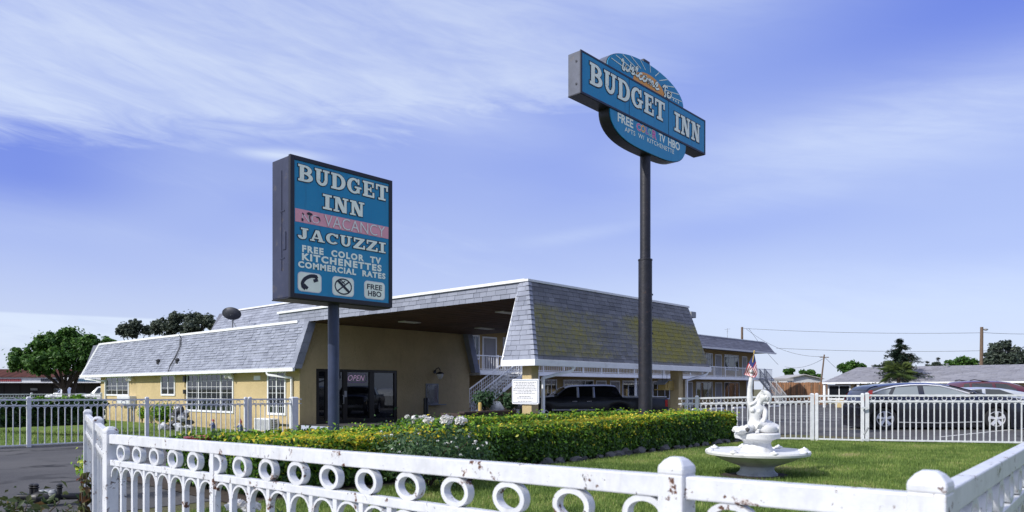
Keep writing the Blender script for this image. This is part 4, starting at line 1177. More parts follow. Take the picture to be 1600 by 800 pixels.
# lower bowl
F2b = Face(S2Y + .02, q_)
low = [F2b.pt(*q) for q in ((335, 400), (345, 455), (365, 505), (395, 550), (432, 592), (480, 630), (530, 665), (580, 695), (630, 710), (680, 712), (725, 700), (755, 672), (772, 636))]
xl, xr = low[0][0], low[-1][0]
cx = (xl + xr) / 2; hw = (xr - xl) / 2
zb = min(z for _, z in low)
low = [(xl, bz0 - .02)] + [(cx - hw * math.cos(R(t)) ** .62 if t < 90 else cx + hw * abs(math.cos(R(t))) ** .62, bz0 - .02 - (bz0 - zb) * math.sin(R(t)) ** .8) for t in range(6, 180, 7)] + [(xr, bz0 - .02)]
b = MB(); b.prism(low, lambda u_, v_, t: (u_, t, v_), S2Y + .05, 11.32); lb = part('lower_bowl', b, M['sign_black'], s2, smooth=40)
inner = [(cx + (x - cx) * .985, bz0 - .03 + (z - bz0 + .03) * .975) for x, z in low]
b = MB(); b.prism(inner, lambda u_, v_, t: (u_, t, v_), S2Y + .02, S2Y + .049); lf = part('sign_face', b, M['sign_blue'], lb)
F2b.Y = S2Y + .02
put_font(F2b, lf, F2b.box((382, 459, 511), (470, 496, 545)), 'FREE', M['cream'], .004, .03)
for ch, mt, xa, xb, ya, yb_ in (('C', 'magenta', 489, 512, 513, 560), ('O', 'orange', 514, 538, 524, 570), ('L', 'purple', 541, 557, 537, 580), ('O', 'teal', 556, 579, 546, 592), ('R', 'magenta', 579, 602, 556, 606)):
    k = (yb_ - ya)
    put_font(F2b, lf, F2b.box((xa, ya, ya + k - 4), (xb, ya + 12, ya + k + 6)), ch, M[mt], .005, .03, outline=(.03, M['cream']))
put_font(F2b, lf, F2b.box((615, 577, 620), (652, 588, 634)), 'TV', M['cream'], .004, .03)
put_font(F2b, lf, F2b.box((668, 604, 652), (735, 627, 672)), 'HBO', M['cream'], .004, .03)
put_font(F2b, lf, F2b.box((422, 540, 567), (702, 668, 692)), 'APTS  W/  KITCHENETTE', M['cream'], .004, .012, 0, 1.1)
# upper half disc
ux0, ux1 = onY(949, 95, S2Y).x, onY(1069.5, 171, S2Y).x
ucx = (ux0 + ux1) / 2; uhw = (ux1 - ux0) / 2
utop = max(F2b.pt(400, 110)[1], F2b.pt(560, 182)[1]); uh = utop - bz1
arcp = [(ucx + uhw * math.cos(R(t)), bz1 + uh * math.sin(R(t)) ** .9 if 0 < t < 180 else bz1) for t in range(0, 181, 5)]
b = MB(); b.prism(arcp, lambda u_, v_, t: (u_, t, v_), S2Y + .05, 11.32); ub = part('upper_disc', b, M['sign_side_pale'], s2, smooth=40)
ai = [(ucx + (x - ucx) * .985, bz1 + (z - bz1) * .985) for x, z in arcp]
b = MB(); b.prism(ai, lambda u_, v_, t: (u_, t, v_), S2Y + .02, S2Y + .049); uf = part('sign_face', b, M['sign_blue'], ub)
sxc = (F2b.pt(470, 265)[0] + F2b.pt(648, 370)[0]) / 2; sr = (F2b.pt(648, 370)[0] - F2b.pt(470, 265)[0]) / 2; stz = F2b.pt(535, 232)[1] - bz1
flat(F2b, uf, [(sxc + sr * math.cos(R(t)), bz1 + .02 + stz * math.sin(R(t))) for t in range(0, 181, 6)], M['orange'], .003, 'sunrise')
rays = []
for t in range(12, 175, 15):
    c, s = math.cos(R(t)), math.sin(R(t)); k0, k1 = 1.18, min(1.95, .93 * uhw / sr)
    rays.append([(sxc + sr * k0 * c, bz1 + .03 + stz * k0 * s), (ucx + uhw * .95 * c, bz1 + (uh * .93) * s ** .9 + .02)])
strokes(F2b, uf, rays, .022, M['cream'], .0045, 'sun_rays')
WEL = [[(403, 168), (410, 156), (414, 172), (408, 205), (418, 215), (430, 190), (428, 212), (438, 222), (452, 205), (455, 182)],
       [(456, 225), (468, 222), (472, 208), (464, 205), (458, 222), (464, 238), (478, 236)],
       [(478, 236), (492, 215), (494, 200), (486, 206), (482, 235), (490, 250), (500, 248)],
       [(520, 240), (508, 236), (502, 252), (508, 268), (522, 264)],
       [(535, 252), (524, 258), (526, 276), (540, 278), (545, 264), (536, 252), (546, 256)],
       [(550, 262), (554, 276), (552, 292), (560, 272), (568, 276), (566, 300), (575, 282), (582, 286), (580, 306), (590, 308)],
       [(590, 308), (604, 306), (608, 292), (600, 290), (594, 306), (600, 324), (616, 324)],
       [(636, 315), (648, 306), (664, 318)], [(652, 310), (648, 340), (652, 362), (644, 366)], [(672, 346), (662, 350), (664, 370), (678, 374), (684, 358), (674, 346), (688, 352)]]
L2 = [smooth_line([F2b.pt(*q) for q in P]) for P in WEL]
strokes(F2b, uf, L2, .085, M['ink'], .006, 'lettering'); strokes(F2b, uf, L2, .058, M['cream'], .012, 'lettering')
for q in ((698, 385), (712, 393), (726, 401)):
    x, z = F2b.pt(*q); flat(F2b, uf, [(x + .032 * math.cos(t * .7), z + .032 * math.sin(t * .7)) for t in range(9)], M['cream'], .006, 'lettering')
p = onY(1006, 98, 11.15); b = MB(); b.box((p.x - .16, 11.05, utop - .02), (p.x + .16, 11.25, utop + .14)); part('lifting_bracket', b, M['ink'], ub, bevel=.01)
zj = onY(1008, 408, 11.2).z
b = MB(); b.lathe([(.15, zj - .02), (.15, zb + .1)], (18.0, 11.2, 0), 24); pu = part('pole', b, M['pole_rust'], s2, smooth=40)
b = MB(); b.lathe([(.30, 0), (.30, .05), (.195, .05), (.195, zj), (.205, zj + .01), (.205, zj + .05), (.15, zj + .07)], (18.0, 11.2, 0), 24); part('lower_pole', b, M['pole_rust'], s2, smooth=40)
b = MB()
for k in range(4): zz = 3.1 + k * .37; b.beam((18.17, 11.1, zz), (18.21, 11.08, zz), .03, .05)
part('climbing_lugs', b, M['sign_black'], s2)

# =================================================================== NOTICE BOARD on the first column, facing the street
NBX = 16.56
nb_ = thing('notice_board', 'white notice board of small print with dark border fixed on the left portico column', 'notice', (16.61, 14.49, 0))
n0, n1 = onX(800, 632, NBX), onX(841.5, 592, NBX)
nz0, nz1 = (onX(800, 631, NBX).z + onX(841.5, 632, NBX).z) / 2, (onX(800, 592.5, NBX).z + onX(841.5, 592, NBX).z) / 2
yc_ = (n0.y + n1.y) / 2; hw_ = abs(n0.y - n1.y) / 2
def nbx(mb, pts, lift):           # outline in (across, up) seen from the street, laid on the board
    mb.add([(NBX - lift, yc_ - u_, v_) for u_, v_ in pts], [tuple(range(len(pts)))])
b = MB(); b.prism(rrect(-hw_, hw_, nz0, nz1, .05), lambda u_, v_, t: (t, yc_ - u_, v_), NBX, NBX + .045); bd = part('board', b, M['paper'], nb_)
b = MB(); nbx(b, rrect(-hw_ + .03, hw_ - .03, nz0 + .03, nz1 - .03, .04), .002); part('border', b, M['notice_blue'], bd)
b = MB(); nbx(b, rrect(-hw_ + .045, hw_ - .045, nz0 + .045, nz1 - .045, .03), .004); part('print_area', b, M['paper'], bd)
rg = random.Random(4); b = MB(); zz = nz1 - .10
for frac in (.84, .66, .72, .76, .86, .88, .56, .72, 0, .44, .60, 0, .54):
    if frac:
        x = -hw_ * frac
        while x < hw_ * frac:
            wd = rg.uniform(.03, .10); xe = min(hw_ * frac, x + wd); z_ = zz + rg.uniform(-.002, .002)
            nbx(b, [(x, z_ - .011), (xe, z_ - .011), (xe, z_ + .011), (x, z_ + .011)], .006); x += wd + .02
    zz -= (nz1 - nz0 - .14) / 13
part('small_print', b, M['grey'], bd)
# OPEN neon in the entrance
on = thing('open_sign', 'script neon open sign hung inside the dark glass entrance', 'neon sign', (onY(557, 590, YO).x, YO - .03, 0))
FO = Face(YO + .078, lambda x, y: (480 + x / 6.154, 560 + y / 6.154))
put_font(FO, on, FO.box((392, 165, 215), (552, 160, 215)), 'OPEN', M['neon_on'], 0, -.012, .35, 1.05, name='neon_tube')
bx_ = FO.box((384, 150, 230), (572, 150, 230))
strokes(FO, on, [smooth_line(rrect(bx_[0], bx_[1], bx_[2], bx_[3], .14, 4) + [rrect(bx_[0], bx_[1], bx_[2], bx_[3], .14, 4)[0]], 2)], .018, M['purple'], .001, 'neon_border')

# =================================================================== FENCES
def unit_box(name, w, d, mat):
    mb = MB(); mb.box((-w / 2, -d / 2, 0), (w / 2, d / 2, 1)); return mb.mesh(name, mat)
def ring_mesh(rw, rh, th, dp, mat, n=24):
    mb = MB()
    for k in range(n):
        pass
    vs = []; fs = []
    for k in range(n):
        t = 2 * math.pi * k / n; c, s = math.cos(t), math.sin(t)
        for (a, b_, y) in ((rw / 2, rh / 2, -dp / 2), (rw / 2 - th, rh / 2 - th, -dp / 2), (rw / 2 - th, rh / 2 - th, dp / 2), (rw / 2, rh / 2, dp / 2)):
            vs.append((a * c, y, b_ * s))
    for k in range(n):
        k2 = (k + 1) % n
        for j in range(4): fs.append((4 * k + j, 4 * k + (j + 1) % 4, 4 * k2 + (j + 1) % 4, 4 * k2 + j))
    mb.add(vs, fs); return mb.mesh('ring', mat, smooth=40)
def cap_mesh(w, mat, style='dome'):
    mb = MB(); a = w / 2 * 1.04
    k = math.sqrt(2)
    prof = [(a * k, -.004), (a * k, .016), (a * k * .95, .025), (a * k * .66, .042), (a * k * .40, .050)] if style == 'dome' else [(a * k, 0), (a * k, .03), (a * k * .5, .065), (a * k * .3, .068)]
    mb.lathe(prof, (0, 0, 0), 4, rot=R(45)); return mb.mesh('cap', mat)
def fence(name, label, cat, P, zt, mat, post=.09, rail=(.05, .05), ring=(.15, .12), ring_gap=.28, picket=.03, gap=.2, arches=True, posts=(0, 1), zb=0.0,
          bottom=.12, group=None, mid_posts=(), over=0.0, rail2=.04, bev_=0.0, capstyle='dome', skip_below=False, ring_off=.5, post_extra=.006):
    """one welded run of ornamental fence between P[0] and P[1]; zt = rail tops at the two ends"""
    A, B = Vector((*P[0], 0)), Vector((*P[1], 0)); d = B - A; L = d.length; u_ = d / L; ang = math.atan2(u_.y, u_.x)
    root = thing(name, label, cat, (A.x, A.y, zb), group)
    top = lambda s: zt[0] + (zt[1] - zt[0]) * s / L
    def along(s, z): return Vector((A.x + u_.x * s, A.y + u_.y * s, z))
    def rail_(nm, dz, h, w):
        b = MB(); b.beam(along(-over if nm == 'top_rail' else 0, top(0) - dz - h / 2), along(L + (over if nm == 'top_rail' else 0), top(L) - dz - h / 2), w, h)
        return part(nm, b, mat, root, bevel=bev_)
    rail_('top_rail', 0, rail[0], rail[1])
    rail_('middle_rail', rail[0] + ring[1], rail2, rail[1] * .8)
    if bottom is not None:
        b = MB(); b.beam(along(0, zb + bottom), along(L, zb + bottom), rail[1] * .8, rail2); part('bottom_rail', b, mat, root)
    off_ = BASE[root.name]
    def inst(nm, me, s, z, sc=None):
        o = bpy.data.objects.new(nm, me); COL.objects.link(o); o.parent = root
        o.location = along(s, z) - off_; o.rotation_euler = (0, 0, ang)
        if sc: o.scale = sc
        BASE[o.name] = off_
        return o
    pm_ = unit_box('post', post, post, mat); cm = cap_mesh(post, mat, capstyle)
    for t in posts:
        s = t * L; h = top(s) + post_extra - zb
        o = inst('post', pm_, s, zb, (1, 1, h))
        if bev_: bev(o, bev_)
        c = bpy.data.objects.new('cap', cm); COL.objects.link(c); c.parent = o; c.location = (0, 0, 1); c.scale = (1, 1, 1 / h); BASE[c.name] = off_
        if bev_: bev(c, .008)
    for t in mid_posts:
        s = t * L; o = inst('support_post', unit_box('support_post', post * .55, post * .55, mat), s, zb, (1, 1, top(s) - rail[0] - zb))
    rm = ring_mesh(ring[0], ring[1] + .004, .020 if rail[0] > .06 else .013, .036 if rail[0] > .06 else .02, mat)
    s = ring_gap * ring_off + post / 2
    nr = 0
    while s < L - post / 2 - ring[0] * .5 and nr < 100:
        inst('ring', rm, s, top(s) - rail[0] - ring[1] / 2); s += ring_gap; nr += 1
    km = unit_box('picket', picket, picket, mat)
    n = max(1, round((L - post) / gap)); g = (L - post) / n; npk = 0
    zlow = bottom if bottom is not None else .05
    ab = MB()
    for i in range(n + 1):
        s = post / 2 + g * i
        zt2 = top(s) - rail[0] - ring[1] - rail2
        if 0 < i < n and npk < 100:
            inst('picket', km, s, zb + zlow, (1, 1, zt2 - zb - zlow)); npk += 1
        if arches and i < n:
            m = 10; rr = g / 2 - picket * .25; hh = min(g * .42, .10); sc_ = s + g / 2
            pr2 = []
            for k in range(m + 1):
                t = math.pi * k / m
                zz = top(sc_) - rail[0] - ring[1] - rail2 - hh
                pr2.append((sc_ - rr * math.cos(t), zz + hh * math.sin(t), sc_ - (rr - .012) * math.cos(t), zz + (hh - .012) * math.sin(t)))
            w = picket * .45
            nv = Vector((-u_.y, u_.x, 0)) * w
            vs = []; fs = []
            for (so_, zo, si, zi) in pr2:
                for (ss, zz, sg) in ((so_, zo, -1), (si, zi, -1), (si, zi, 1), (so_, zo, 1)): vs.append(along(ss, zz) + nv * sg)
            for k in range(m):
                for j in range(4): fs.append((4 * k + j, 4 * k + (j + 1) % 4, 4 * k + 4 + (j + 1) % 4, 4 * k + 4 + j))
            ab.add(vs, fs)
    if len(ab.v): part('arch_trim', ab, mat, root, smooth=50)
    return root
FR = dict(post=.085, rail=(.069, .05), ring=(.158, .118), ring_gap=.2895, picket=.032, gap=.2015, rail2=.042, bev_=.005, bottom=.12)
fence('corner_fence', 'white iron fence of rings and arches along the front, nearest the camera', 'fence', [(2.0, .44), (2.0, 5.83)], (1.246, 1.168), M['fence'], posts=(0, .1285, 1), mid_posts=(.692,), ring_off=.62, **FR)
fence('return_fence', 'peeling white fence running off from the corner post at the right edge', 'fence', [(2.05, .44), (7.5, .62)], (1.246, 1.25), M['fence'], posts=(1,), **FR)
FB = dict(FR); FB.update(ring_gap=.28)
fence('bent_fence', 'short white fence run bending back towards the asphalt, two posts past the front corner', 'fence', [(2.02, 5.9), (2.43, 7.4)], (1.172, 1.19), M['fence'], posts=(1,), **FB)
fence('end_fence', 'last white fence run ending at the asphalt drive', 'fence', [(2.43, 7.45), (2.9, 9.15)], (1.19, 1.215), M['fence'], posts=(1,), **FB)

FF = dict(post=.10, rail=(.05, .06), ring=(.13, .115), ring_gap=.205, picket=.03, gap=.15, rail2=.045, bottom=.06)
e0, e1 = at(1060, 686, 22.0), gnd(1272, 688.5)
fence('lawn_fence', 'white ring-topped fence between the hedge end and the gate, behind the fountain', 'fence', [(e0.x, e0.y), (e1.x, e1.y)], (1.24, 1.325), M['fence_far'], posts=(.14, .985), **FF)
g0, g1 = gnd(1276, 688.5), gnd(1347.5, 690.5)
fence('lawn_gate', 'narrow white metal gate with a drop bolt, left of the black car wheel', 'gate', [(g0.x, g0.y), (g1.x, g1.y)], (1.33, 1.33), M['fence_far'], posts=(0, 1), **dict(FF, post=.09, bottom=.05))
h0, h1 = gnd(1354.5, 690.5), gnd(1640, 695.5)
fence('car_park_fence', 'long white fence of thin pickets in front of the black car', 'fence', [(h0.x, h0.y), (h1.x, h1.y)], (1.345, 1.36), M['fence_far'], posts=(0,), **dict(FF, ring_gap=.225, gap=.153))
gt = bpy.data.objects['lawn_gate']
b = MB(); q0, q1 = at(1352, 668, 20.55), at(1359, 682, 20.5); b.tube([at(1357, 668, 20.3), at(1350, 679, 20.3)], .025, 6); part('drop_bolt', b, M['grey'], gt)
b = MB()
for py in (637, 687): b.beam(at(1346, py, 20.6), at(1356, py, 20.6), .04, .05)
part('hinge', b, M['fence_far'], gt)
# left-hand fence in front of the office lawn
FL = dict(post=.09, rail=(.045, .05), ring=(.13, .11), ring_gap=.237, picket=.022, gap=.155, rail2=.03, bottom=.06)
def l_(px): p = onY(px, 650, 21.9); return p.x
zt_l = lambda px, py: onY(px, py, 21.9).z
segs = [(-62, 45), (45, 229.5), (229.5, 384)]
LB = ['white ring-topped fence beside the drive, cut off by the left edge of the photo', 'white ring-topped fence across the lawn in front of the parked vehicles and the utility box', 'white ring-topped fence across the front of the wide office window']
for (a, c), lb in zip(segs, LB):
    fence('drive_fence', lb, 'fence', [(l_(a), 21.9), (l_(c), 21.9)], (zt_l(a, 623.6), zt_l(c, 623.0)), M['fence_far'], posts=(1,), group='white fence runs along the left lawn', **FL)
fence('garden_gate', 'white metal gate below the tall office window with the air conditioner', 'gate', [(l_(390.5), 21.9), (l_(457), 21.9)], (zt_l(390, 622.8), zt_l(457, 622.6)), M['fence_far'], posts=(0,), **FL)
fence('stub_fence', 'short white stub of fence from the wide gate post towards the office corner', 'fence', [(l_(459), 21.9), (l_(471), 21.9)], (zt_l(459, 622.6), zt_l(471, 622.6)), M['fence_far'], posts=(0,), **dict(FL, post=.22))
r0, r1 = at(-40, 660, 37), at(158, 650, 42)
fence('street_fence', 'distant white fence in front of the shopping strip, partly behind the dark hedge', 'fence', [(r0.x, r0.y), (r1.x, r1.y)], (1.25, 1.25), M['fence_far'], posts=(0, .42, 1), **dict(FL, ring=(.17, .13), ring_gap=.25, gap=.25))

# =================================================================== HEDGES
def hedge(name, label, x0, x1, y0, y1, h, n, yel=(), lump=.05, size=.035, dark=0.0, faces=('top', 'front', 'left', 'right'), htop=None):
    """clipped box hedge; yel = list of (x, y, radius, strength) patches of yellow new growth"""
    root = thing(name, label, 'hedge', ((x0 + x1) / 2, (y0 + y1) / 2, 0))
    hf = htop or (lambda x: h)
    A = {'top': (x1 - x0) * (y1 - y0), 'front': (x1 - x0) * h, 'back': (x1 - x0) * h, 'left': (y1 - y0) * h, 'right': (y1 - y0) * h}
    tot = sum(A[f] for f in faces)
    Cs, Ns, Ts, Ss = [], [], [], []
    for f in faces:
        k = int(n * A[f] / tot); a = NR.random(k); b_ = NR.random(k)
        X = x0 + a * (x1 - x0); Y = y0 + (a if f in ('left', 'right') else b_) * (y1 - y0)
        hx = np.array([hf(x) for x in X])
        Z = b_ * hx
        if f == 'top': Z = hx.copy(); N = (0, 0, 1)
        elif f == 'front': Y = np.full(k, y0); N = (0, -1, .25)
        elif f == 'back': Y = np.full(k, y1); N = (0, 1, .25)
        elif f == 'left': X = np.full(k, x0); N = (-1, 0, .25)
        else: X = np.full(k, x1); N = (1, 0, .25)
        if f in ('front', 'back', 'left', 'right'): Z = .06 + (Z * .96)
        nn = np.tile(np.array(N, float), (k, 1))
        C = np.stack([X, Y, Z], 1)
        lum = np.array([mnoise.noise(Vector(c) * 1.7) * lump + mnoise.noise(Vector(c) * 5.1) * lump * .6 for c in C])
        dep = -np.abs(NR.normal(0, .045, k))
        # round the upper edges
        edge = np.minimum(np.minimum(X - x0, x1 - X), np.minimum(Y - y0, y1 - Y))
        C[:, 2] -= np.where(f == 'top', np.clip(.14 - edge, 0, .14) ** 2 * 3.2, 0)
        up = np.clip(C[:, 2] - (hx - .14), 0, .2)
        C[:, 0] += nn[:, 0] * (lum + dep - up ** 2 * 3); C[:, 1] += nn[:, 1] * (lum + dep - up ** 2 * 3); C[:, 2] += np.where(f == 'top', lum + dep, 0)
        spr = NR.random(k) < .05
        C += nn * (spr * NR.random(k) ** 2 * .16)[:, None]
        low_ = np.array([mnoise.noise(Vector(c) * .8 + Vector((9, 4, 2))) for c in C])
        t = NR.normal(.63 if f == 'top' else .29, .10 if f == 'top' else .13, k) - dark  # paler top leaves and darker side leaves: sun and shade put into the tone
        for (px_, py_, rad, st) in yel:
            q = np.exp(-(((X - px_) / rad) ** 2 + ((Y - py_) / (rad * .5)) ** 2))
            vt = np.clip(C[:, 2] / h, 0, 1) ** 2
            t += np.where(NR.random(k) < .85 * q * vt * st, NR.uniform(.25, .6, k), 0)
        t += low_ * .11 + (NR.random(k) < .006) * .3
        Cs.append(C); Ns.append(nn + NR.normal(0, .55, (k, 3))); Ts.append(np.clip(t, 0, 1)); Ss.append(NR.uniform(.55, 1.5, k) * size)
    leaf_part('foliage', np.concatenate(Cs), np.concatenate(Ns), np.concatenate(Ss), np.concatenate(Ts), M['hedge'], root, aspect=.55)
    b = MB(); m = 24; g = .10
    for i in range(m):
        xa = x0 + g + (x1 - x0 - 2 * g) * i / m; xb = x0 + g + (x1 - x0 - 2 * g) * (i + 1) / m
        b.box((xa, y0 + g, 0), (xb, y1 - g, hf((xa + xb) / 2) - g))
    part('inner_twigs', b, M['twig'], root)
    return root
def px_top(px, z, Y):  # where a photo column meets a line y = Y
    return onY(px, 650, Y).x
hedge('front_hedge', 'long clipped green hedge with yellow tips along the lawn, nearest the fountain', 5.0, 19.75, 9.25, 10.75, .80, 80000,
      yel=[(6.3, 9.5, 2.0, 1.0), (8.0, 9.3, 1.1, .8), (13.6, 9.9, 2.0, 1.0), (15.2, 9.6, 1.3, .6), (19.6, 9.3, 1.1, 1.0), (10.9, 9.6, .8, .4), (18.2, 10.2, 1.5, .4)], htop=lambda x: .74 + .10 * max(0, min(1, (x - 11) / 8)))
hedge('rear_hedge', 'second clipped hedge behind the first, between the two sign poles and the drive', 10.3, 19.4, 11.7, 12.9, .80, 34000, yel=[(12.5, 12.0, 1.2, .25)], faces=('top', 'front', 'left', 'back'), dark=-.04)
hedge('inner_hedge', 'rounded infill hedge around the foot of the navy sign pole', 4.9, 10.5, 10.6, 11.9, .74, 22000, yel=[(6.0, 10.9, 1.0, .7)], faces=('top', 'left', 'right', 'back', 'front'))
hedge('left_hedge', 'dark unclipped hedge beyond the left lawn below the distant fence', 2.0, 11.3, 33.6, 35.0, 1.0, 12000, dark=.2, size=.09, lump=.25, faces=('top', 'front', 'right'))

def shrub(name, label, c, r, hgt, n, mat, size=.05, stems=6, tmean=.5, blossom=None, squash=1.0, cat='shrub', seed=0, group=None, open_=.0):
    root = thing(name, label, cat, (c[0], c[1], c[2]), group)
    rg = random.Random(seed + 17)
    tips = []
    b = MB()
    for i in range(stems):
        a = 2 * math.pi * i / stems + rg.uniform(-.4, .4); k = rg.uniform(.35, 1)
        tip = Vector((c[0] + math.cos(a) * r * k, c[1] + math.sin(a) * r * k * squash, c[2] + hgt * rg.uniform(.65, 1)))
        mid = Vector((c[0] + math.cos(a) * r * k * .4, c[1] + math.sin(a) * r * k * .4 * squash, c[2] + hgt * .45))
        b.tube([(c[0], c[1], c[2] - .02), mid, tip], [.014, .010, .005], 5); tips.append((mid, tip))
    part('stems', b, M['bark'], root, smooth=60)
    C = np.zeros((n, 3)); N = np.zeros((n, 3))
    for j in range(n):
        mid, tip = rg.choice(tips); t = rg.uniform(-.2, 1.05); p = mid.lerp(tip, t)
        o = Vector((rg.gauss(0, 1), rg.gauss(0, 1), rg.gauss(0, .8))) * (r * (.22 + open_))
        C[j] = p + o; N[j] = (o.x + (p.x - c[0]), o.y + (p.y - c[1]), abs(o.z) + .3 * r)
    C[:, 2] = np.maximum(C[:, 2], c[2] + .04)
    leaf_part('foliage', C, N + NR.normal(0, .4 * r, (n, 3)), NR.uniform(.6, 1.3, n) * size, np.clip(NR.normal(tmean, .18, n), 0, 1), mat, root)
    if blossom:
        for j in range(blossom[0]):
            mid, tip = tips[j % len(tips)] if j < len(tips) and blossom[3] else (rg.choice(tips))
            p = tip + Vector((rg.gauss(0, r * .3), rg.gauss(0, r * .25), rg.uniform(-.12, .06) * hgt)) if not blossom[3] else tip
            flower(root, p, blossom[1] * rg.uniform(.75, 1.2), blossom[2], j)
    return root
def flower(parent, p, r, npet, seed):
    rg = np.random.default_rng(seed + 5)
    d = rg.normal(size=(npet, 3)); d[:, 2] = np.abs(d[:, 2]) * .8 + .1; d /= np.linalg.norm(d, axis=1, keepdims=True)
    C = np.array(p) + d * r * .55
    leaf_part('blossom', C, d + rg.normal(0, .35, (npet, 3)), np.full(npet, r * .55), rg.uniform(0, 1, npet), M['petal'], parent, aspect=.7)
def onZ(px, d, z=0.0): p = at(px, 600, d); return (p.x, p.y, z)
shrub('rose_bush', 'loose rose bush with small pale blossoms pushing out of the front of the hedge', onZ(668, 10.9), .85, .86, 3600, M['rose'], .036, 12, .55, (34, .035, 7, False), seed=1)
shrub('rose_bush', 'straggly rose stems leaning at the lawn edge just right of the pale rose bush', onZ(735, 11.6), .45, .72, 900, M['rose'], .034, 6, .5, None, seed=2)
shrub('white_flower', 'tall plant with the largest white flower head rising above the hedge top', onZ(696, 13.3, .3), .10, .72, 60, M['rose'], .05, 3, .5, None, seed=3, cat='flower')
flower(bpy.data.objects['white_flower'], at(697, 658.5, 13.3), .145, 70, 3); flower(bpy.data.objects['white_flower'], at(703, 656.5, 13.3), .10, 50, 4)
shrub('white_flower', 'white flower head just right of the largest one above the hedge', onZ(719, 13.3, .3), .08, .66, 50, M['rose'], .05, 3, .5, None, seed=4, cat='flower')
w2 = [o for o in bpy.data.objects if o.name.startswith('white_flower')][-1]
flower(w2, at(719, 659.5, 13.3), .135, 60, 6); flower(w2, at(725, 659, 13.3), .09, 30, 7)
shrub('white_flower', 'spray of small white flowers on thin stalks left of the big white heads', onZ(655, 13.4, .3), .35, .74, 60, M['rose'], .045, 7, .5, None, seed=5, cat='flower')
w3 = [o for o in bpy.data.objects if o.name.startswith('white_flower')][-1]
for i, (px, py, r) in enumerate(((636, 652, .06), (648, 654, .08), (656, 653, .06), (663, 652, .06), (669, 659, .12), (676, 656, .05), (645, 660, .05))): flower(w3, at(px, py, 13.4), r, 26, 20 + i)
q = at(375, 792, 5.1)
shrub('white_rose', 'white rose blooms just behind the front fence at the bottom edge', (q.x, q.y, 0), .26, q.z - .05, 260, M['rose'], .045, 6, .45, None, seed=8, cat='rose bush')
wr_ = bpy.data.objects['white_rose']
for i, (px, py) in enumerate(((362, 793), (374, 790), (388, 796), (398, 794))): flower(wr_, at(px, py, 5.0), .055, 34, 40 + i)
q = at(132, 775, 7.2)
shrub('red_leaf_sprig', 'reddish leafy sprig at the outer foot of the front fence', (q.x, q.y, 0), .09, .70, 34, M['redleaf'], .06, 4, .6, None, seed=9, cat='sprig')
q = at(18, 790, 6.6)
shrub('bottom_weeds', 'dark leafy weeds in the bottom left corner beside the black pipes', (q.x, q.y, 0), .5, .44, 700, M['redleaf'], .042, 12, .22, None, seed=10, cat='weeds')
q = at(124, 715, 9.6)
shrub('yellow_shrub', 'small bright green shrub showing left of the white end fence', (q.x + .35, q.y + .3, 0), .36, .72, 1200, M['hedge'], .04, 8, .62, None, seed=11)
for i, (px, lb) in enumerate(((756, 'dark leafy shrub in the planter left of the boulder'), (797, 'dark leafy shrub in the planter right of the boulder'))):
    q = onY(px, 620, PWY + .5)
    shrub('planter_shrub', lb, (q.x, q.y, .74), .36, .72 if i == 0 else .62, 1100, M['rose'], .055, 9, .35, (4, .03, 8, False) if i == 0 else None, seed=12 + i)
q = onX(254, 632, 15.8)
shrub('garden_shrub', 'leafy green shrub beside the rock fountain against the ochre wall', (q.x, q.y, -.42), .75, 1.0, 1300, M['hedge'], .09, 8, .5, None, seed=15)
q = onX(286, 650, 16.2)
b = None
shrub('left_weeds', 'yellowed weedy plant against the wall right of the utility box', (onX(222, 632, 16.3).x, onX(222, 632, 16.3).y, -.42), .3, .9, 260, M['hedge'], .08, 5, .66, None, seed=16)

# rocks along the hedge foot
rg = random.Random(5)
x = 9.2; i = 0
while x < 20.2:
    r = rg.uniform(.08, .17)
    b = MB(); b.blob((x, 9.20 + rg.uniform(-.05, .06), r * .25), r, 2, .28, i + 3, squash=(1.15, .8, .68))
    solo('edging_rock', b, M['rock'], 'dark angular rock edging the foot of the long front hedge', 'rock', (x, 9.12, 0), smooth=28, group='rocks edging the hedge')
    x += r * 2.0 + rg.uniform(.04, .45); i += 1

# =================================================================== FOUNTAIN AND STATUE
FP = at(1183, 740, 12.75); FP.z = 0
PXM = 12.75 / F                                   # metres per photo pixel at the fountain
fo = thing('garden_fountain', 'white cast stone fountain with wide shallow bowl on the lawn', 'fountain', FP)
zpx = lambda py: H - (py - Y0) * PXM
b = MB(); b.lathe([(.345, 0), (.345, .03), (.325, .045), (.295, .075), (.28, .11), (.285, zpx(730)), (.305, zpx(727))], FP, 32); part('base', b, M['plaster_grey'], fo, smooth=35)
b = MB()
b.lathe([(.26, zpx(729)), (.42, zpx(724)), (.62, zpx(717.5)), (.77, zpx(711)), (.81, zpx(709.5)), (.862, zpx(709)), (.872, zpx(706)), (.858, zpx(703.8)), (.80, zpx(704)), (.76, zpx(708)), (.55, zpx(714)), (.20, zpx(717))], FP, 48)
part('bowl', b, M['plaster_grey'], fo, smooth=35)
b = MB()
b.lathe([(.80, zpx(709.2)), (.870, zpx(709.2)), (.882, zpx(706)), (.872, zpx(703.4)), (.81, zpx(703.2)), (.795, zpx(705))], FP, 48)
part('rim', b, M['plaster'], fo, smooth=35)
for k in range(8):
    a = R(k * 45) + AZ - R(90)
    c = (FP.x + .825 * math.cos(a), FP.y + .825 * math.sin(a), zpx(703))
    b = MB(); b.blob(c, .058, 2, .1, k, squash=(1.25, 1.25, .6)); b.blob((c[0], c[1], c[2] + .025), .03, 1, .1, k)
    part('rim_rosette', b, M['plaster'], fo, smooth=60)
b = MB()
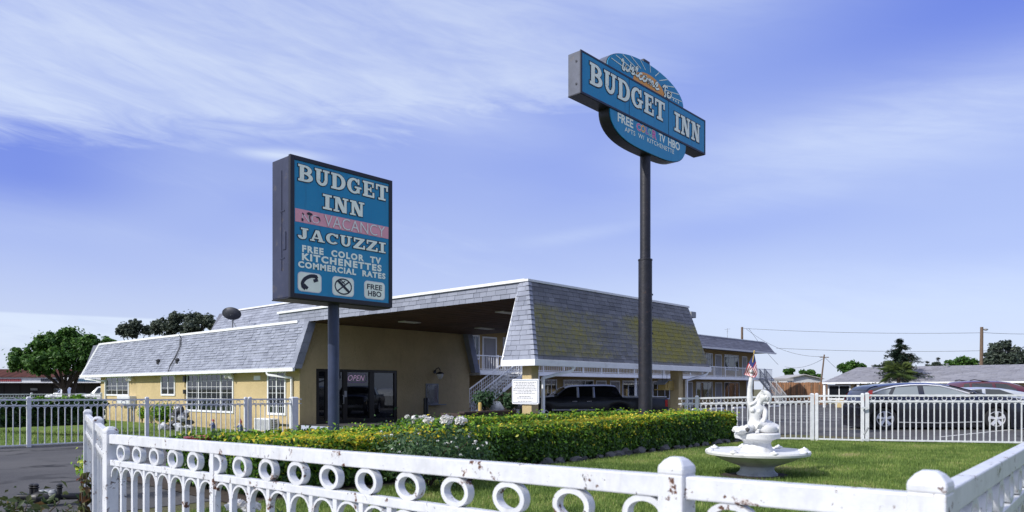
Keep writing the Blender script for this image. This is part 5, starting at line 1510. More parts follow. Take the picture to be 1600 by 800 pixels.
b.lathe([(.285, zpx(708)), (.28, zpx(704)), (.262, zpx(701)), (.238, zpx(696)), (.228, zpx(691.5)), (.25, zpx(688)), (.31, zpx(685.5)), (.375, zpx(684.5)), (.385, zpx(681)), (.385, zpx(677.5)), (.365, zpx(676)), (.1, zpx(675.6))], FP, 32)
part('pedestal', b, M['plaster'], fo, smooth=35)

def P3(px, py, dep=0.0):
    """a point near the fountain: photo column/row, dep = metres towards (-) or away (+) from the viewer"""
    k = (12.75 + dep) / F
    p = FW * (12.75 + dep) + RT * ((px - 800) * k)
    return Vector((p.x, p.y, H - (py - Y0) * k))
def skin(name, chains, mat, parent, sub=2):
    """chains: list of lists of (point, radius or (rx, ry)); the first point of a later chain may be an (chain, index) link"""
    me = bpy.data.meshes.new(name); vs = []; es = []; rad = []; idx = {}
    for ci, ch in enumerate(chains):
        prev = None
        for pi, it in enumerate(ch):
            if isinstance(it[0], int): prev = idx[it]; continue
            p, r = it; vs.append(p); rad.append(r if isinstance(r, tuple) else (r, r)); k = len(vs) - 1; idx[(ci, pi)] = k
            if prev is not None: es.append((prev, k))
            prev = k
    me.from_pydata([tuple(v) for v in vs], es, [])
    o = bpy.data.objects.new(name, me); COL.objects.link(o)
    md = o.modifiers.new('skin', 'SKIN'); md.use_smooth_shade = True
    sv = me.skin_vertices[0].data
    for k, r in enumerate(rad): sv[k].radius = r
    sv[0].use_root = True
    ss = o.modifiers.new('sub', 'SUBSURF'); ss.levels = sub; ss.render_levels = sub
    dg = bpy.context.evaluated_depsgraph_get(); dg.update()
    m2 = bpy.data.meshes.new_from_object(o.evaluated_get(dg))
    bpy.data.objects.remove(o)
    off_ = BASE[parent.name] if parent else Vector((0, 0, 0))
    for v in m2.vertices: v.co -= off_
    m2.materials.clear(); m2.materials.append(mat)
    m2.polygons.foreach_set('use_smooth', [True] * len(m2.polygons))
    o2 = bpy.data.objects.new(name, m2); COL.objects.link(o2)
    if parent: o2.parent = parent
    BASE[o2.name] = off_
    return o2
st = thing('statue', 'white stone statue of a kneeling woman raising one arm, on top of the fountain', 'statue', (FP.x, FP.y, zpx(676)))
U_ = PXM
body = [
    [(P3(1180, 665, .02), (.115, .10)), (P3(1179, 657, .02), (.112, .095)), (P3(1179, 648, .0), (.115, .095)), (P3(1181.5, 639, .0), (.135, .095)), (P3(1184.5, 633, .0), (.07, .06)), (P3(1187, 629, -.01), .042), (P3(1190, 625, -.03), .05), (P3(1193, 621.5, -.05), .092), (P3(1194.5, 617.5, -.045), .070)],
    [(0, 3), (P3(1174, 633.5, .02), .068), (P3(1171.5, 627, .02), .060), (P3(1171.5, 610, .0), .046), (P3(1171.8, 606, .0), .048), (P3(1173.5, 594, -.02), .042), (P3(1174, 586, -.02), .030), (P3(1174.2, 583, -.02), .032)],
    [(0, 3), (P3(1193, 637.5, -.01), .060), (P3(1196, 642, -.04), .054), (P3(1195, 654, -.12), .042), (P3(1193, 658, -.13), .040), (P3(1188, 667, -.16), .034), (P3(1185.5, 671, -.17), .028), (P3(1184, 674, -.17), .026)],
    [(0, 0), (P3(1188, 667, -.10), .085), (P3(1198, 670.5, -.20), .078), (P3(1208, 671, -.16), .07), (P3(1212, 671.5, .02), .06), (P3(1200, 672, .14), .05)],
    [(0, 0), (P3(1174, 669, -.08), .080), (P3(1164, 670.5, -.16), .068), (P3(1155, 672, -.12), .055), (P3(1148, 672.5, -.08), .038), (P3(1143, 672, -.06), .022)],
]
skin('body', body, M['plaster'], st)
for (hx, hy, hd, sx_, sy_) in ((1174.2, 580.5, -.02, 1, -1), (1183.5, 674.5, -.18, -1, 1)):     # five fingers on each hand, closed on the staff / resting
    for k in range(4):
        o = (k - 1.5) * 1.05
        if sy_ < 0: ch = [[(P3(hx - 1.5, hy + 1.6 - k * .9, hd - .01), .014), (P3(hx - 2.2, hy + .7 - k * .9, hd - .035), .013), (P3(hx, hy + .6 - k * .9, hd - .052), .012), (P3(hx + 1.6, hy + .8 - k * .9, hd - .03), .010)]]
        else: ch = [[(P3(hx + o * .8, hy - 1, hd), .015), (P3(hx + o * 1.2 - .5, hy + .6, hd - .05), .013), (P3(hx + o * 1.4 - .8, hy + 1.4, hd - .085), .010)]]
        skin('finger', ch, M['plaster'], st, 1)
    skin('thumb', [[(P3(hx + 1.4, hy + 2.2 * (1 if sy_ < 0 else -.6), hd - .01), .016), (P3(hx + 2.3, hy + .8, hd - .02), .014), (P3(hx + 1.6, hy - .6, hd - .035), .012)]], M['plaster'], st, 1)
skin('palm', [[(P3(1174.2, 583.5, -.02), (.030, .028)), (P3(1174.2, 579.5, -.02), (.036, .028)), (P3(1174.4, 577.5, -.02), (.026, .022))]], M['plaster'], st, 1)
# hair bound low, face turned down to the right
skin('hair', [[(P3(1188.5, 616, -.02), .05), (P3(1192, 613.2, -.03), .056), (P3(1198, 614.5, -.05), .060), (P3(1201.5, 618, -.06), .052), (P3(1202.8, 623, -.06), .044), (P3(1202, 628, -.07), .032), (P3(1199.5, 632, -.07), .020)],
              [(0, 0), (P3(1186, 620.5, .02), .046), (P3(1182.5, 626.5, .03), .040), (P3(1177, 631, -.05), .030), (P3(1171, 633.5, -.06), .016)]], M['plaster'], st)
skin('face', [[(P3(1196, 617.5, -.085), .030), (P3(1198.2, 621, -.10), .028), (P3(1199, 624.6, -.095), .020), (P3(1198.6, 626.6, -.085), .014)]], M['plaster'], st)
skin('nose', [[(P3(1198.6, 619.5, -.12), .007), (P3(1200.4, 622.2, -.13), .009), (P3(1200, 622.8, -.125), .006)]], M['plaster'], st, 1)
b = MB()
for (px, py) in ((1197, 620), (1200.5, 619.6)): b.blob(P3(px, py, -.118), .009, 1, 0, squash=(1.3, 1.3, .7))
b.tube([P3(1197.8, 624.6, -.118), P3(1199, 624.9, -.122), P3(1200.2, 624.5, -.118)], .004, 5)
part('eyes_and_mouth', b, M['plaster_grey'], st)
# bust, drape over the hip, and the shell at her knee
b = MB()
for (px, py) in ((1175.5, 641, ), (1185.5, 643)): b.blob(P3(px, py, -.065), .050, 2, .03, 1, squash=(1, 1, .95))
part('bust', b, M['plaster'], st, smooth=80)
b = MB(); rg = random.Random(3); rows = []
for i in range(15):
    t = i / 14; row = []
    for j in range(9):
        s = j / 8
        px = 1190 + 27 * t ** .9 - 9 * s * (1 - t); py = 655 + 20.5 * s - (1 - t) * 3 + 9 * t * (1 - s)
        row.append(P3(px, py, -.02 - .22 * math.sin(math.pi * min(1, s * .9)) * (1 - .55 * t) + .014 * math.sin(i * 2.4 + j * .7)))
    rows.append(row)
b.add([p for r_ in rows for p in r_] + [p + FW * .16 for r_ in rows for p in r_],
      [(i * 9 + j, i * 9 + j + 1, (i + 1) * 9 + j + 1, (i + 1) * 9 + j) for i in range(14) for j in range(8)] +
      [(135 + i * 9 + j, 135 + (i + 1) * 9 + j, 135 + (i + 1) * 9 + j + 1, 135 + i * 9 + j + 1) for i in range(14) for j in range(8)])
part('drape', b, M['plaster'], st, smooth=70)
b = MB(); c = P3(1161, 672, -.16); b.blob(c, .15, 3, .18, 4, squash=(1.35, .9, .45)); b.blob(P3(1151, 670, -.14), .075, 2, .2, 6, squash=(1.5, .8, .6)); b.blob(P3(1167, 668.5, -.22), .055, 2, .1, 7)
part('shell', b, M['plaster'], st, smooth=70)
b = MB(); b.blob(P3(1167.5, 671.5, -.30), .040, 2, .15, 9); part('shell_dark_lump', b, M['rock'], st, smooth=70)  # solid dark lump in place of the shell's opening
# flag held in the raised fist
flg = thing('small_flag', 'small striped flag with blue corner on a stick, held up in the statue\'s fist', 'flag', P3(1173, 588, -.03))
tip = P3(1178.5, 549, -.03); foot = P3(1172.5, 590, -.03)
b = MB(); b.tube([foot, tip], .009, 6); b.blob(tip, .018, 1, 0); part('stick', b, M['birdwood'], flg, smooth=50)
NS = 13; NU = 12
def flagpt(u_, v_):   # u along the fly, v down the hoist; the cloth droops from the stick in soft folds
    a = (1178.2 + 5.4 * v_ ** .8, 552.5 + 27 * v_); c = (1163 + 15.5 * v_, 585.5 + 4.5 * v_)
    t = u_; bow = math.sin(math.pi * t)
    return P3(a[0] + (c[0] - a[0]) * t - bow * (2.2 - 3.5 * v_), a[1] + (c[1] - a[1]) * t + bow * 1.0, -.05 + .030 * math.sin(t * 8 + v_ * 3))
for mat_, nm, cond in (('flag_red', 'red_stripes', lambda i, j: i % 2 == 0 and not (i < 6 and j < 5)), ('flag_white', 'white_stripes', lambda i, j: i % 2 == 1 and not (i < 6 and j < 5)), ('flag_blue', 'blue_canton', lambda i, j: i < 6 and j < 5)):
    b = MB()
    for i in range(NS):
        for j in range(NU):
            if cond(i, j): b.quad(flagpt(j / NU, i / NS), flagpt((j + 1) / NU, i / NS), flagpt((j + 1) / NU, (i + 1) / NS), flagpt(j / NU, (i + 1) / NS))
    part(nm, b, M[mat_], flg, smooth=80)
# worn patch of earth round the fountain foot
b = MB(); m = 40
b.add([(FP.x - .12 + (.62 + .12 * math.sin(3 * t * 6.283 / m + 1) + .07 * math.sin(7 * t * 6.283 / m)) * math.cos(t * 6.283 / m) * 1.25, FP.y + (.55 + .1 * math.sin(4 * t * 6.283 / m)) * math.sin(t * 6.283 / m), .004) for t in range(m)], [tuple(range(m))])
solo('bare_earth', b, M['soil'], kind='structure', fix=False)

# =================================================================== GRASS
def grass(name, spots, dens, hgt, keep, seed):
    g = np.random.default_rng(seed)
    P = []
    for (x0, x1, y0, y1, k) in spots:
        n = int((x1 - x0) * (y1 - y0) * dens * k); P.append(np.stack([g.uniform(x0, x1, n), g.uniform(y0, y1, n)], 1))
    P = np.concatenate(P); P = P[keep(P)]; Zg = np.array([lawn_z(p[0], p[1]) if p[1] > 21.9 else 0.0 for p in P])
    n = len(P); h = g.uniform(.5, 1.25, n) * hgt; a = g.uniform(0, 6.283, n); lean = g.uniform(.1, .8, n) * h; w = g.uniform(.6, 1.2, n) * hgt * .11
    base = np.stack([P[:, 0], P[:, 1], Zg], 1)
    v = np.empty((n, 3, 3)); side = np.stack([-np.sin(a), np.cos(a), np.zeros(n)], 1) * w[:, None]
    v[:, 0] = base - side; v[:, 1] = base + side; v[:, 2] = base + np.stack([np.cos(a) * lean, np.sin(a) * lean, h], 1)
    me = bpy.data.meshes.new(name)
    me.vertices.add(3 * n); me.vertices.foreach_set('co', v.reshape(-1).astype(np.float32))
    me.loops.add(3 * n); me.loops.foreach_set('vertex_index', np.arange(3 * n, dtype=np.int32))
    me.polygons.add(n); me.polygons.foreach_set('loop_start', (np.arange(n) * 3).astype(np.int32))
    pt = np.array([mnoise.noise(Vector((p[0] * .55, p[1] * .55, 3))) + .6 * mnoise.noise(Vector((p[0] * 2.3, p[1] * 2.3, 7))) for p in P])
    t = np.clip(g.normal(.42, .2, n) + pt * .62, 0, 1)
    at_ = me.attributes.new('tone', 'FLOAT', 'FACE'); at_.data.foreach_set('value', t.astype(np.float32))
    me.materials.append(M['grass']); me.update(calc_edges=True)
    o = bpy.data.objects.new(name, me); COL.objects.link(o); return tag(o, kind='stuff')
def keep_front(P):
    x, y = P[:, 0], P[:, 1]
    d = FW.x * x + FW.y * y; r = (RT.x * x + RT.y * y) / np.maximum(d, .1)
    inside = (y < 9.05) & (x > 2.15) & (x + (y - 7.85) * .46 < 21.7) & (d > 1.5) & (np.abs(r) < .76) & ((x > 9) | (y < 8.9))
    fx, fy = x - FP.x + .12, y - FP.y
    return inside & ((fx / .72) ** 2 + (fy / .52) ** 2 > 1)
grass('lawn_grass', [(2.1, 8, -2, 9.05, 1.6), (8, 15, -2, 9.05, 1.1), (15, 24, -2, 9.05, .75)], 1500, .055, keep_front, 3)
grass('side_grass', [(-8, 16.3, 22.1, 38, 1.0)], 60, .11, lambda P: P[:, 1] > 22.1, 4)

# =================================================================== VEHICLES
def interp(P, x):
    if x <= P[0][0]: return P[0][1]
    for (a, b_), (c, d) in zip(P[:-1], P[1:]):
        if x <= c: return b_ + (d - b_) * (x - a) / (c - a)
    return P[-1][1]
def sm(P, x, w=.06): return sum(interp(P, x + w * k) * q for k, q in ((-1.5, .15), (-.75, .22), (0, .26), (.75, .22), (1.5, .15)))
def car(name, label, loc, heading, L, Wd, top, belt, wheels, rw, paint, sidewins, shield=None, rear=None, low=.22, group=None, roofin=.16, cladding=None, spokes=5, lights=None, rz=None, plan=.14, extra=None, glass=None):
    """x runs from the nose (0) to the tail (L); heading = direction the nose points"""
    root = thing(name, label, 'car', (loc[0], loc[1], loc[2]), group)
    rz = rz or rw
    hd = Vector((heading.x, heading.y, 0)).normalized(); lf = Vector((-hd.y, hd.x, 0))
    W2 = Wd / 2
    o0 = Vector(loc)
    T = lambda x, y, z: o0 - hd * (x - L / 2) + lf * y + Vector((0, 0, z))
    def plan_w(x):
        e = min(x, L - x) / .7
        return 1 - plan * max(0, 1 - e) ** 2
    def arch_z(x):
        z = low
        for wx in wheels:
            q = (x - wx) / (rw * 1.16)
            if abs(q) < 1: z = max(z, rz + rz * 1.16 * math.sqrt(1 - q * q) - .02)
        return z
    def sec(x):
        zt, zb = sm(top, x), sm(belt, x); zb = min(zb, zt - .012); k = plan_w(x); zl = min(arch_z(x), zb - .06)
        gh = max(0, zt - zb); ti = min(1, gh / .40)
        wt = W2 * k * .965 - roofin * ti * min(1, gh / .45 + .3) - (.035 if gh < .08 else 0)
        return zt, zb, k, zl, wt, gh
    def halfw(x, z):
        zt, zb, k, zl, wt, gh = sec(x)
        if z <= zb: return W2 * k * (1 - .025 * ((z - (zl + zb) / 2) / max(.1, zb)) ** 2)
        zs = zt - .05 * min(1, gh / .2)
        t = min(1, (z - zb) / max(.02, zs - zb)); return W2 * k * .972 * (1 - t) + wt * t
    xs = [0, .03, .08, .15]
    x = .25
    while x < L - .2: xs.append(x); x += .055
    xs += [L - .15, L - .08, L - .03, L]
    vs = []; nc = 0
    for x in xs:
        zt, zb, k, zl, wt, gh = sec(x)
        zm1 = zl + (zb - zl) * .25; zm2 = zl + (zb - zl) * .68; zs = zt - .05 * min(1, gh / .2)
        half = [(halfw(x, zl) * .97, zl), (halfw(x, zm1), zm1), (halfw(x, zm2) * 1.008, zm2), (W2 * k * .972, zb), (wt, zs), (wt * .82, zt - .004), (wt * .4, zt + .012), (0, zt + .016)]
        ring = [(-y, z) for y, z in half] + [(y, z) for y, z in reversed(half[:-1])]
        vs += [T(x, y, z) for y, z in ring]; nc = len(ring)
    fs = []
    for i in range(len(xs) - 1):
        for j in range(nc - 1): fs.append((i * nc + j, i * nc + j + 1, (i + 1) * nc + j + 1, (i + 1) * nc + j))
    fs += [tuple(range(nc)), tuple((len(xs) - 1) * nc + j for j in range(nc))]
    b = MB(); b.add(vs, fs); part('body', b, paint, root, smooth=32)
    ub = MB(); c = [T(.15, -W2 * .86, low - .03), T(L - .15, -W2 * .86, low - .03), T(L - .15, W2 * .86, low - .03), T(.15, W2 * .86, low - .03)]
    c2 = [p + Vector((0, 0, .48 * (rz / .34))) for p in c]; ub.add(c + c2, [(0, 1, 2, 3), (7, 6, 5, 4), (0, 4, 5, 1), (1, 5, 6, 2), (2, 6, 7, 3), (3, 7, 4, 0)]); part('underbody', ub, M['black'], root)
    def side_poly(P, mat, nm, lift, parent=root, dens=.09):
        for sg in (-1, 1):
            Q = []
            for (xa, za), (xb, zb_) in zip(P, P[1:] + P[:1]):
                n = max(1, int(math.hypot(xb - xa, zb_ - za) / dens))
                for k in range(n): Q.append((xa + (xb - xa) * k / n, za + (zb_ - za) * k / n))
            mb = MB(); vs_ = [T(x, sg * (halfw(x, z) + lift), z) for x, z in Q]
            cx_ = sum(q[0] for q in Q) / len(Q); cz_ = sum(q[1] for q in Q) / len(Q)
            vs_.append(T(cx_, sg * (halfw(cx_, cz_) + lift), cz_)); m = len(Q)
            mb.add(vs_, [(k, (k + 1) % m, m) for k in range(m)])
            part(nm, mb, mat, parent, fix=False)
    for P in sidewins: side_poly(P, glass or M['glass_car'], 'side_window', .010)
    def top_strip(xa, xb, nm, mat, f=.86, lift=.012):
        mb = MB(); n = 10; vs_ = []
        for i in range(n + 1):
            x = xa + (xb - xa) * i / n; zt, zb, k, zl, wt, gh = sec(x)
            w = (wt * .98)
            for yy in (-w * f, -w * .45, 0, w * .45, w * f): vs_.append(T(x, yy, zt + (.016 if yy == 0 else .011 if abs(yy) < w * .5 else .0) + lift))
        mb.add(vs_, [(i * 5 + j, i * 5 + j + 1, (i + 1) * 5 + j + 1, (i + 1) * 5 + j) for i in range(n) for j in range(4)])
        part(nm, mb, mat, root, fix=False)
    if shield: top_strip(*shield, 'windshield', M['glass_car'])
    if rear: top_strip(*rear, 'rear_window', M['glass_car'])
    for wx in wheels:
        for sg in (-1, 1):
            cy = sg * (W2 - .11)
            def disc(prof, mat, nm, parent, n=28):
                mb = MB(); vs_ = []
                for (r, yy) in prof:
                    for k in range(n): t = 2 * math.pi * k / n; vs_.append(T(wx + r * rw * math.cos(t), cy + sg * yy, rz + r * rz * math.sin(t)))
                m = len(prof); f_ = [(i * n + k, i * n + (k + 1) % n, (i + 1) * n + (k + 1) % n, (i + 1) * n + k) for i in range(m - 1) for k in range(n)] + [tuple(range(n)), tuple((m - 1) * n + k for k in range(n))]
                mb.add(vs_, f_); return part(nm, mb, mat, parent, smooth=40)
            w = disc([(.80, -.12), (.95, -.11), (1, -.06), (1, .05), (.95, .095), (.74, .105), (.70, .07)], M['tyre'], 'wheel', root)
            disc([(.70, -.05), (.70, .098), (.655, .100), (.64, .04)], M['chrome'], 'rim', w)
            disc([(.63, .0), (.63, .035)], M['black'], 'brake_disc', w)
            mb = MB()
            for s_ in range(spokes):
                a = 2 * math.pi * s_ / spokes + .3
                for da in (-.13, .13):
                    p = [(.10, a + da * 1.6, .075), (.655, a + da * .9, .088)]
                    q = [T(wx + r * rw * math.cos(t), cy + sg * yy, rz + r * rz * math.sin(t)) for r, t, yy in p]
                    mb.beam(q[0], q[1], rz * .14, .03, up=lf)
            vs_ = []
            part('spokes', mb, M['chrome'], w)
            disc([(.17, .06), (.17, .10), (.12, .11)], M['chrome'], 'hub_cap', w, 14)
    if lights:
        for nm, P, mt in lights: side_poly(P, M[mt], nm, .014, dens=.2)
    if extra: extra(root, T, halfw, side_poly, sec)
    return root

# crossover in front of the long building
dS = 27.0
kS = dS / F
xs_px = lambda px: (1622 - px) * kS
zs_px = lambda py: H - (py - Y0) * kS
SUV_L = (1622 - 1349) * kS
topS = [(xs_px(a), zs_px(c)) for a, c in ((1622, 632), (1612, 625), (1590, 621), (1562, 618), (1545, 615.5), (1520, 609.5), (1500, 604), (1485, 600.5), (1465, 598.3), (1440, 597.8), (1410, 599), (1385, 601), (1367, 604.5), (1360, 608.5), (1354, 616), (1350, 627), (1349, 642))]
topS = [(max(0, x), z) for x, z in topS]
beltS = [(xs_px(a), zs_px(c)) for a, c in ((1622, 634), (1600, 627), (1562, 622), (1530, 619.5), (1440, 619), (1390, 618.5), (1364, 617.5), (1354, 622), (1349, 643))]
def px_poly(xf, zf, pts): return [(xf(a), zf(c)) for a, c in pts]
def suv_extra(root, T, halfw, side_poly, sec):
    tr = [(1364, 613.8), (1380, 608.5), (1400, 604), (1425, 601.6), (1450, 601.3), (1472, 603), (1495, 608.5), (1522, 617.5)]
    for sg in (-1, 1):
        mb = MB(); mb.tube([T(xs_px(a), sg * (halfw(xs_px(a), zs_px(c)) + .012), zs_px(c)) for a, c in tr], .034, 6); part('window_trim', mb, M['chrome'], root, smooth=60)
        mb = MB(); mb.tube([T(xs_px(a), sg * (halfw(xs_px(a), zs_px(c)) + .01), zs_px(c)) for a, c in ((1362, 618.6), (1440, 619.6), (1524, 619.8))], .014, 6); part('belt_trim', mb, M['chrome'], root, smooth=60)
        for a in (1425, 1470):
            mb = MB(); mb.tube([T(xs_px(a + dx), sg * (halfw(xs_px(a), zs_px(627)) + .03), zs_px(626.5)) for dx in (0, 8)], .018, 6); part('door_handle', mb, M['car_black'], root)
        mb = MB(); x = xs_px(1517); mb.blob(T(x, sg * (halfw(x, zs_px(616)) + .12), zs_px(615)), .11, 2, .05, 2); part('mirror', mb, M['car_black'], root, smooth=60)
        mb = MB(); mb.tube([T(xs_px(a), sg * (halfw(xs_px(a), zs_px(c)) + .006), zs_px(c)) for a, c in ((1402, 660), (1465, 661), (1535, 659))], .03, 6); part('sill_trim', mb, M['grey'], root, smooth=60)
cS = at((1622 + 1349) / 2, 640, dS)
side_d = Vector((RT.x, RT.y, 0))
car('black_crossover', 'black fastback crossover with chrome window trim parked side-on behind the thin fence', (cS.x + FW.x * .9, cS.y + FW.y * .9, 0), side_d, SUV_L, 1.95, topS, beltS, [xs_px(1556), xs_px(1382)], .46, M['car_black'],
    [px_poly(xs_px, zs_px, [(1366, 614.6), (1391, 617.6), (1387, 616.6), (1395, 607.5), (1380, 609.6)]), px_poly(xs_px, zs_px, [(1393, 617.5), (1435, 617.8), (1436, 603), (1402, 605.2)]), px_poly(xs_px, zs_px, [(1444, 617.8), (1518, 618), (1492, 608.7), (1470, 604), (1445, 603)])],
    shield=(xs_px(1545), xs_px(1492)), rear=(xs_px(1378), xs_px(1358)), low=zs_px(667.5), rz=.40, roofin=.22, extra=suv_extra, glass=M['glass_pale'],
    lights=[('taillight', px_poly(xs_px, zs_px, [(1350.8, 626), (1354, 617), (1361, 609.5), (1366, 610), (1361, 619), (1355, 627)]), 'lamp_red'), ('headlight', px_poly(xs_px, zs_px, [(1590, 626), (1612, 629), (1614, 634), (1596, 632)]), 'lamp_clear')])
# red suv and silver saloon behind it
def px_car(name, label, d, pxs, tail, toppts, beltpts, whp, paint, wins, direction, zbias=0.0, low=650, Wd=1.9, rw=.45, rz=.40, **kw):
    k = d / F; nose = pxs
    L = abs(tail - nose) * k; s = 1 if nose > tail else -1
    xf = lambda px: (nose - px) * k * s; zf = lambda py: H - (py - Y0) * k
    srt = lambda P: sorted([(max(0, min(L, xf(a))), zf(c)) for a, c in P])
    c = at((nose + tail) / 2, 640, d)
    return car(name, label, (c.x + FW.x * Wd / 2, c.y + FW.y * Wd / 2, 0), side_d * s, L, Wd, srt(toppts), srt(beltpts), sorted(xf(a) for a in whp), rw, paint, [px_poly(xf, zf, P) for P in wins], low=max(.18, zf(low)), rz=rz, **kw)
px_car('silver_saloon', 'silver saloon roof showing between the black crossover and the red car', 31.5, 1690, 1485, [(1690, 628), (1660, 618), (1618, 615), (1590, 609.5), (1570, 606.4), (1545, 605.2), (1520, 606), (1505, 611), (1492, 617), (1485, 630)],
       [(1690, 630), (1640, 620), (1600, 618), (1505, 617), (1486, 632)], (1524, 1648), M['car_silver'], [[(1516, 616), (1536, 616.5), (1538, 608), (1522, 609)], [(1541, 616.5), (1588, 617), (1566, 608.5), (1544, 607.6)]], side_d,
       low=655, shield=None, roofin=.2)
bpy.data.objects['silver_saloon'].location += Vector((0, 0, 0))
px_car('red_suv', 'dark red suv with roof rails parked farthest back on the right', 36, 1668, 1503, [(1668, 622), (1655, 615), (1622, 611), (1600, 602), (1585, 597.2), (1570, 595.5), (1530, 595.2), (1514, 596.3), (1507, 600), (1503, 612)],
       [(1668, 624), (1620, 612.5), (1580, 609), (1503, 609)], (1530, 1632), M['car_red'], [[(1508, 606.5), (1517, 607.2), (1518, 599), (1511, 600)], [(1520, 607.2), (1553, 608), (1553, 599), (1522, 599)], [(1558, 608), (1592, 610), (1576, 600), (1558, 599)]], side_d, low=650,
       roofin=.18, extra=lambda root, T, hw, sp, sec: [part('roof_rail', MB().tube([T(1.6, s * .62, sec(1.6)[0] + .05), T(1.8, s * .62, sec(1.8)[0] + .07), T(4.4, s * .62, sec(4.4)[0] + .07), T(4.6, s * .62, sec(4.6)[0] + .04)], .025, 6), M['black'], root) for s in (-1, 1)])
# pickup under the portico, nose to the left
DP = 31.0
kP = DP / F
LP = (1044 - 808) * kP
fx = lambda px: (px - 808) * kP
def zp(px, py): return H - (py - Y0) * kP
tp = [(0, .92), (.08, 1.08), (.4, 1.14), (fx(850), 1.17), (fx(863), 1.22), (fx(881), 1.58), (fx(888), zp(888, 602.5)), (fx(905), zp(905, 601.5)), (fx(945), zp(945, 601)), (fx(958), zp(958, 601.8)), (fx(964), zp(964, 604)), (fx(967.5), 1.22), (fx(969), 1.17), (LP - .05, 1.16), (LP, 1.10)]
bp = [(0, .9), (.1, 1.02), (fx(850), 1.10), (fx(969), 1.13), (LP, 1.08)]
def pk_extra(root, T, halfw, side_poly, sec):
    for sg in (-1, 1):
        mb = MB(); x = fx(864); mb.blob(T(x, sg * (halfw(x, 1.1) + .13), 1.22), .10, 2, .05, 2, squash=(.8, 1, 1.0)); part('mirror', mb, M['black'], root, smooth=60)
        for a, c in ((890, .98), (913, .98)):
            mb = MB(); x = fx(a); mb.tube([T(x, sg * (halfw(x, c) + .03), c), T(x + .2, sg * (halfw(x, c) + .03), c)], .02, 6); part('door_handle', mb, M['chrome'], root)
        mb = MB(); mb.tube([T(fx(a), sg * (halfw(fx(a), .62) + .012), .62) for a in (858, 880, 900, 926)], .03, 6); part('side_moulding', mb, M['chrome'], root, smooth=60)
        mb = MB(); mb.tube([T(fx(a), sg * (halfw(fx(a), 1.1) - .02), 1.165) for a in (971, 1000, 1042)], .03, 6); part('bed_rail_highlight', mb, M['car_silver'], root, smooth=60)  # silver tube stands in for the bright reflection along the bed top
        for a in (866, 899, 926.5):
            mb = MB(); mb.tube([T(fx(a), sg * (halfw(fx(a), z) + .004), z) for z in (.5, .8, 1.1)], .009, 4); part('door_seam', mb, M['black'], root)
        for a, c in ((899.5, 1.15), (924.5, 1.15)):
            mb = MB(); mb.tube([T(fx(a), sg * (halfw(fx(a), z) + .012), z) for z in (1.14, 1.35, 1.58)], .05, 6); part('door_pillar', mb, M['car_silver'], root, smooth=60)
    mb = MB(); mb.tube([T(LP + .02, -.8, .55), T(LP + .08, -.5, .55), T(LP + .08, .5, .55), T(LP + .02, .8, .55)], .09, 8); part('rear_bumper', mb, M['chrome'], root, smooth=60)
    mb = MB(); mb.tube([T(.0, -.85, .55), T(-.08, -.5, .55), T(-.08, .5, .55), T(.0, .85, .55)], .10, 8); part('front_bumper', mb, M['chrome'], root, smooth=60)
cP = at((808 + 1044) / 2, 640, DP)
hp = Vector((-RT.x, -RT.y, 0)) - FW * .10
car('pickup_truck', 'dark charcoal pickup truck with tinted windows parked under the portico', (cP.x + FW.x * .97, cP.y + FW.y * .97, 0), hp, LP, 2.0, tp, bp, [fx(844), fx(965)], .42, M['car_navy'],
    [[(fx(868), 1.19), (fx(897), 1.19), (fx(897), 1.58), (fx(884), 1.57)], [(fx(902), 1.19), (fx(922), 1.19), (fx(922), 1.60), (fx(902), 1.59)], [(fx(927), 1.18), (fx(966), 1.18), (fx(962.5), 1.45), (fx(959), 1.60), (fx(927), 1.62)]],
    shield=(fx(864), fx(880)), low=.34, rz=.38, roofin=.16, spokes=6, extra=pk_extra, plan=.08, lights=[('headlight', [(.02, .82), (.30, .85), (.28, 1.0), (.04, .98)], 'lamp_clear'), ('taillight', [(LP - .14, .75), (LP - .02, .75), (LP - .02, 1.04), (LP - .14, 1.04)], 'lamp_red')])
# white vehicles far left
def van(name, label, px0, px1, d, ptop, cabfrac, bedz):
    k = d / F; c = at((px0 + px1) / 2, 620, d); L = (px1 - px0) * k * 1.0; zt = H - (ptop - Y0) * k
    car(name, label, (c.x, c.y, 0), -side_d, L, 1.95, [(0, .8), (.1, .95), (.9, 1.05), (1.5, zt - .05), (1.8, zt), (L * cabfrac, zt), (L * cabfrac + .12, bedz), (L - .05, bedz), (L, bedz - .2)], [(0, .78), (.1, .9), (.9, 1.0), (L, min(bedz - .02, 1.05))], [.95, L - 1.0], .40, M['car_white'],
        [[(1.35, 1.12), (L * cabfrac * .55, 1.12), (L * cabfrac * .55, zt - .14), (1.68, zt - .14)]] + ([[(L * cabfrac * .62, 1.12), (L * cabfrac * .92, 1.12), (L * cabfrac * .9, zt - .14), (L * cabfrac * .62, zt - .14)]]), shield=(.95, 1.5), low=.3, rz=.36)
van('white_pickup', 'white pickup parked in front of the shopping strip under the tree', 78, 130, 75, 605, .52, 1.05)
van('white_van', 'white van half hidden behind the left corner of the office', 134, 216, 70, 603.5, .97, 1.6)

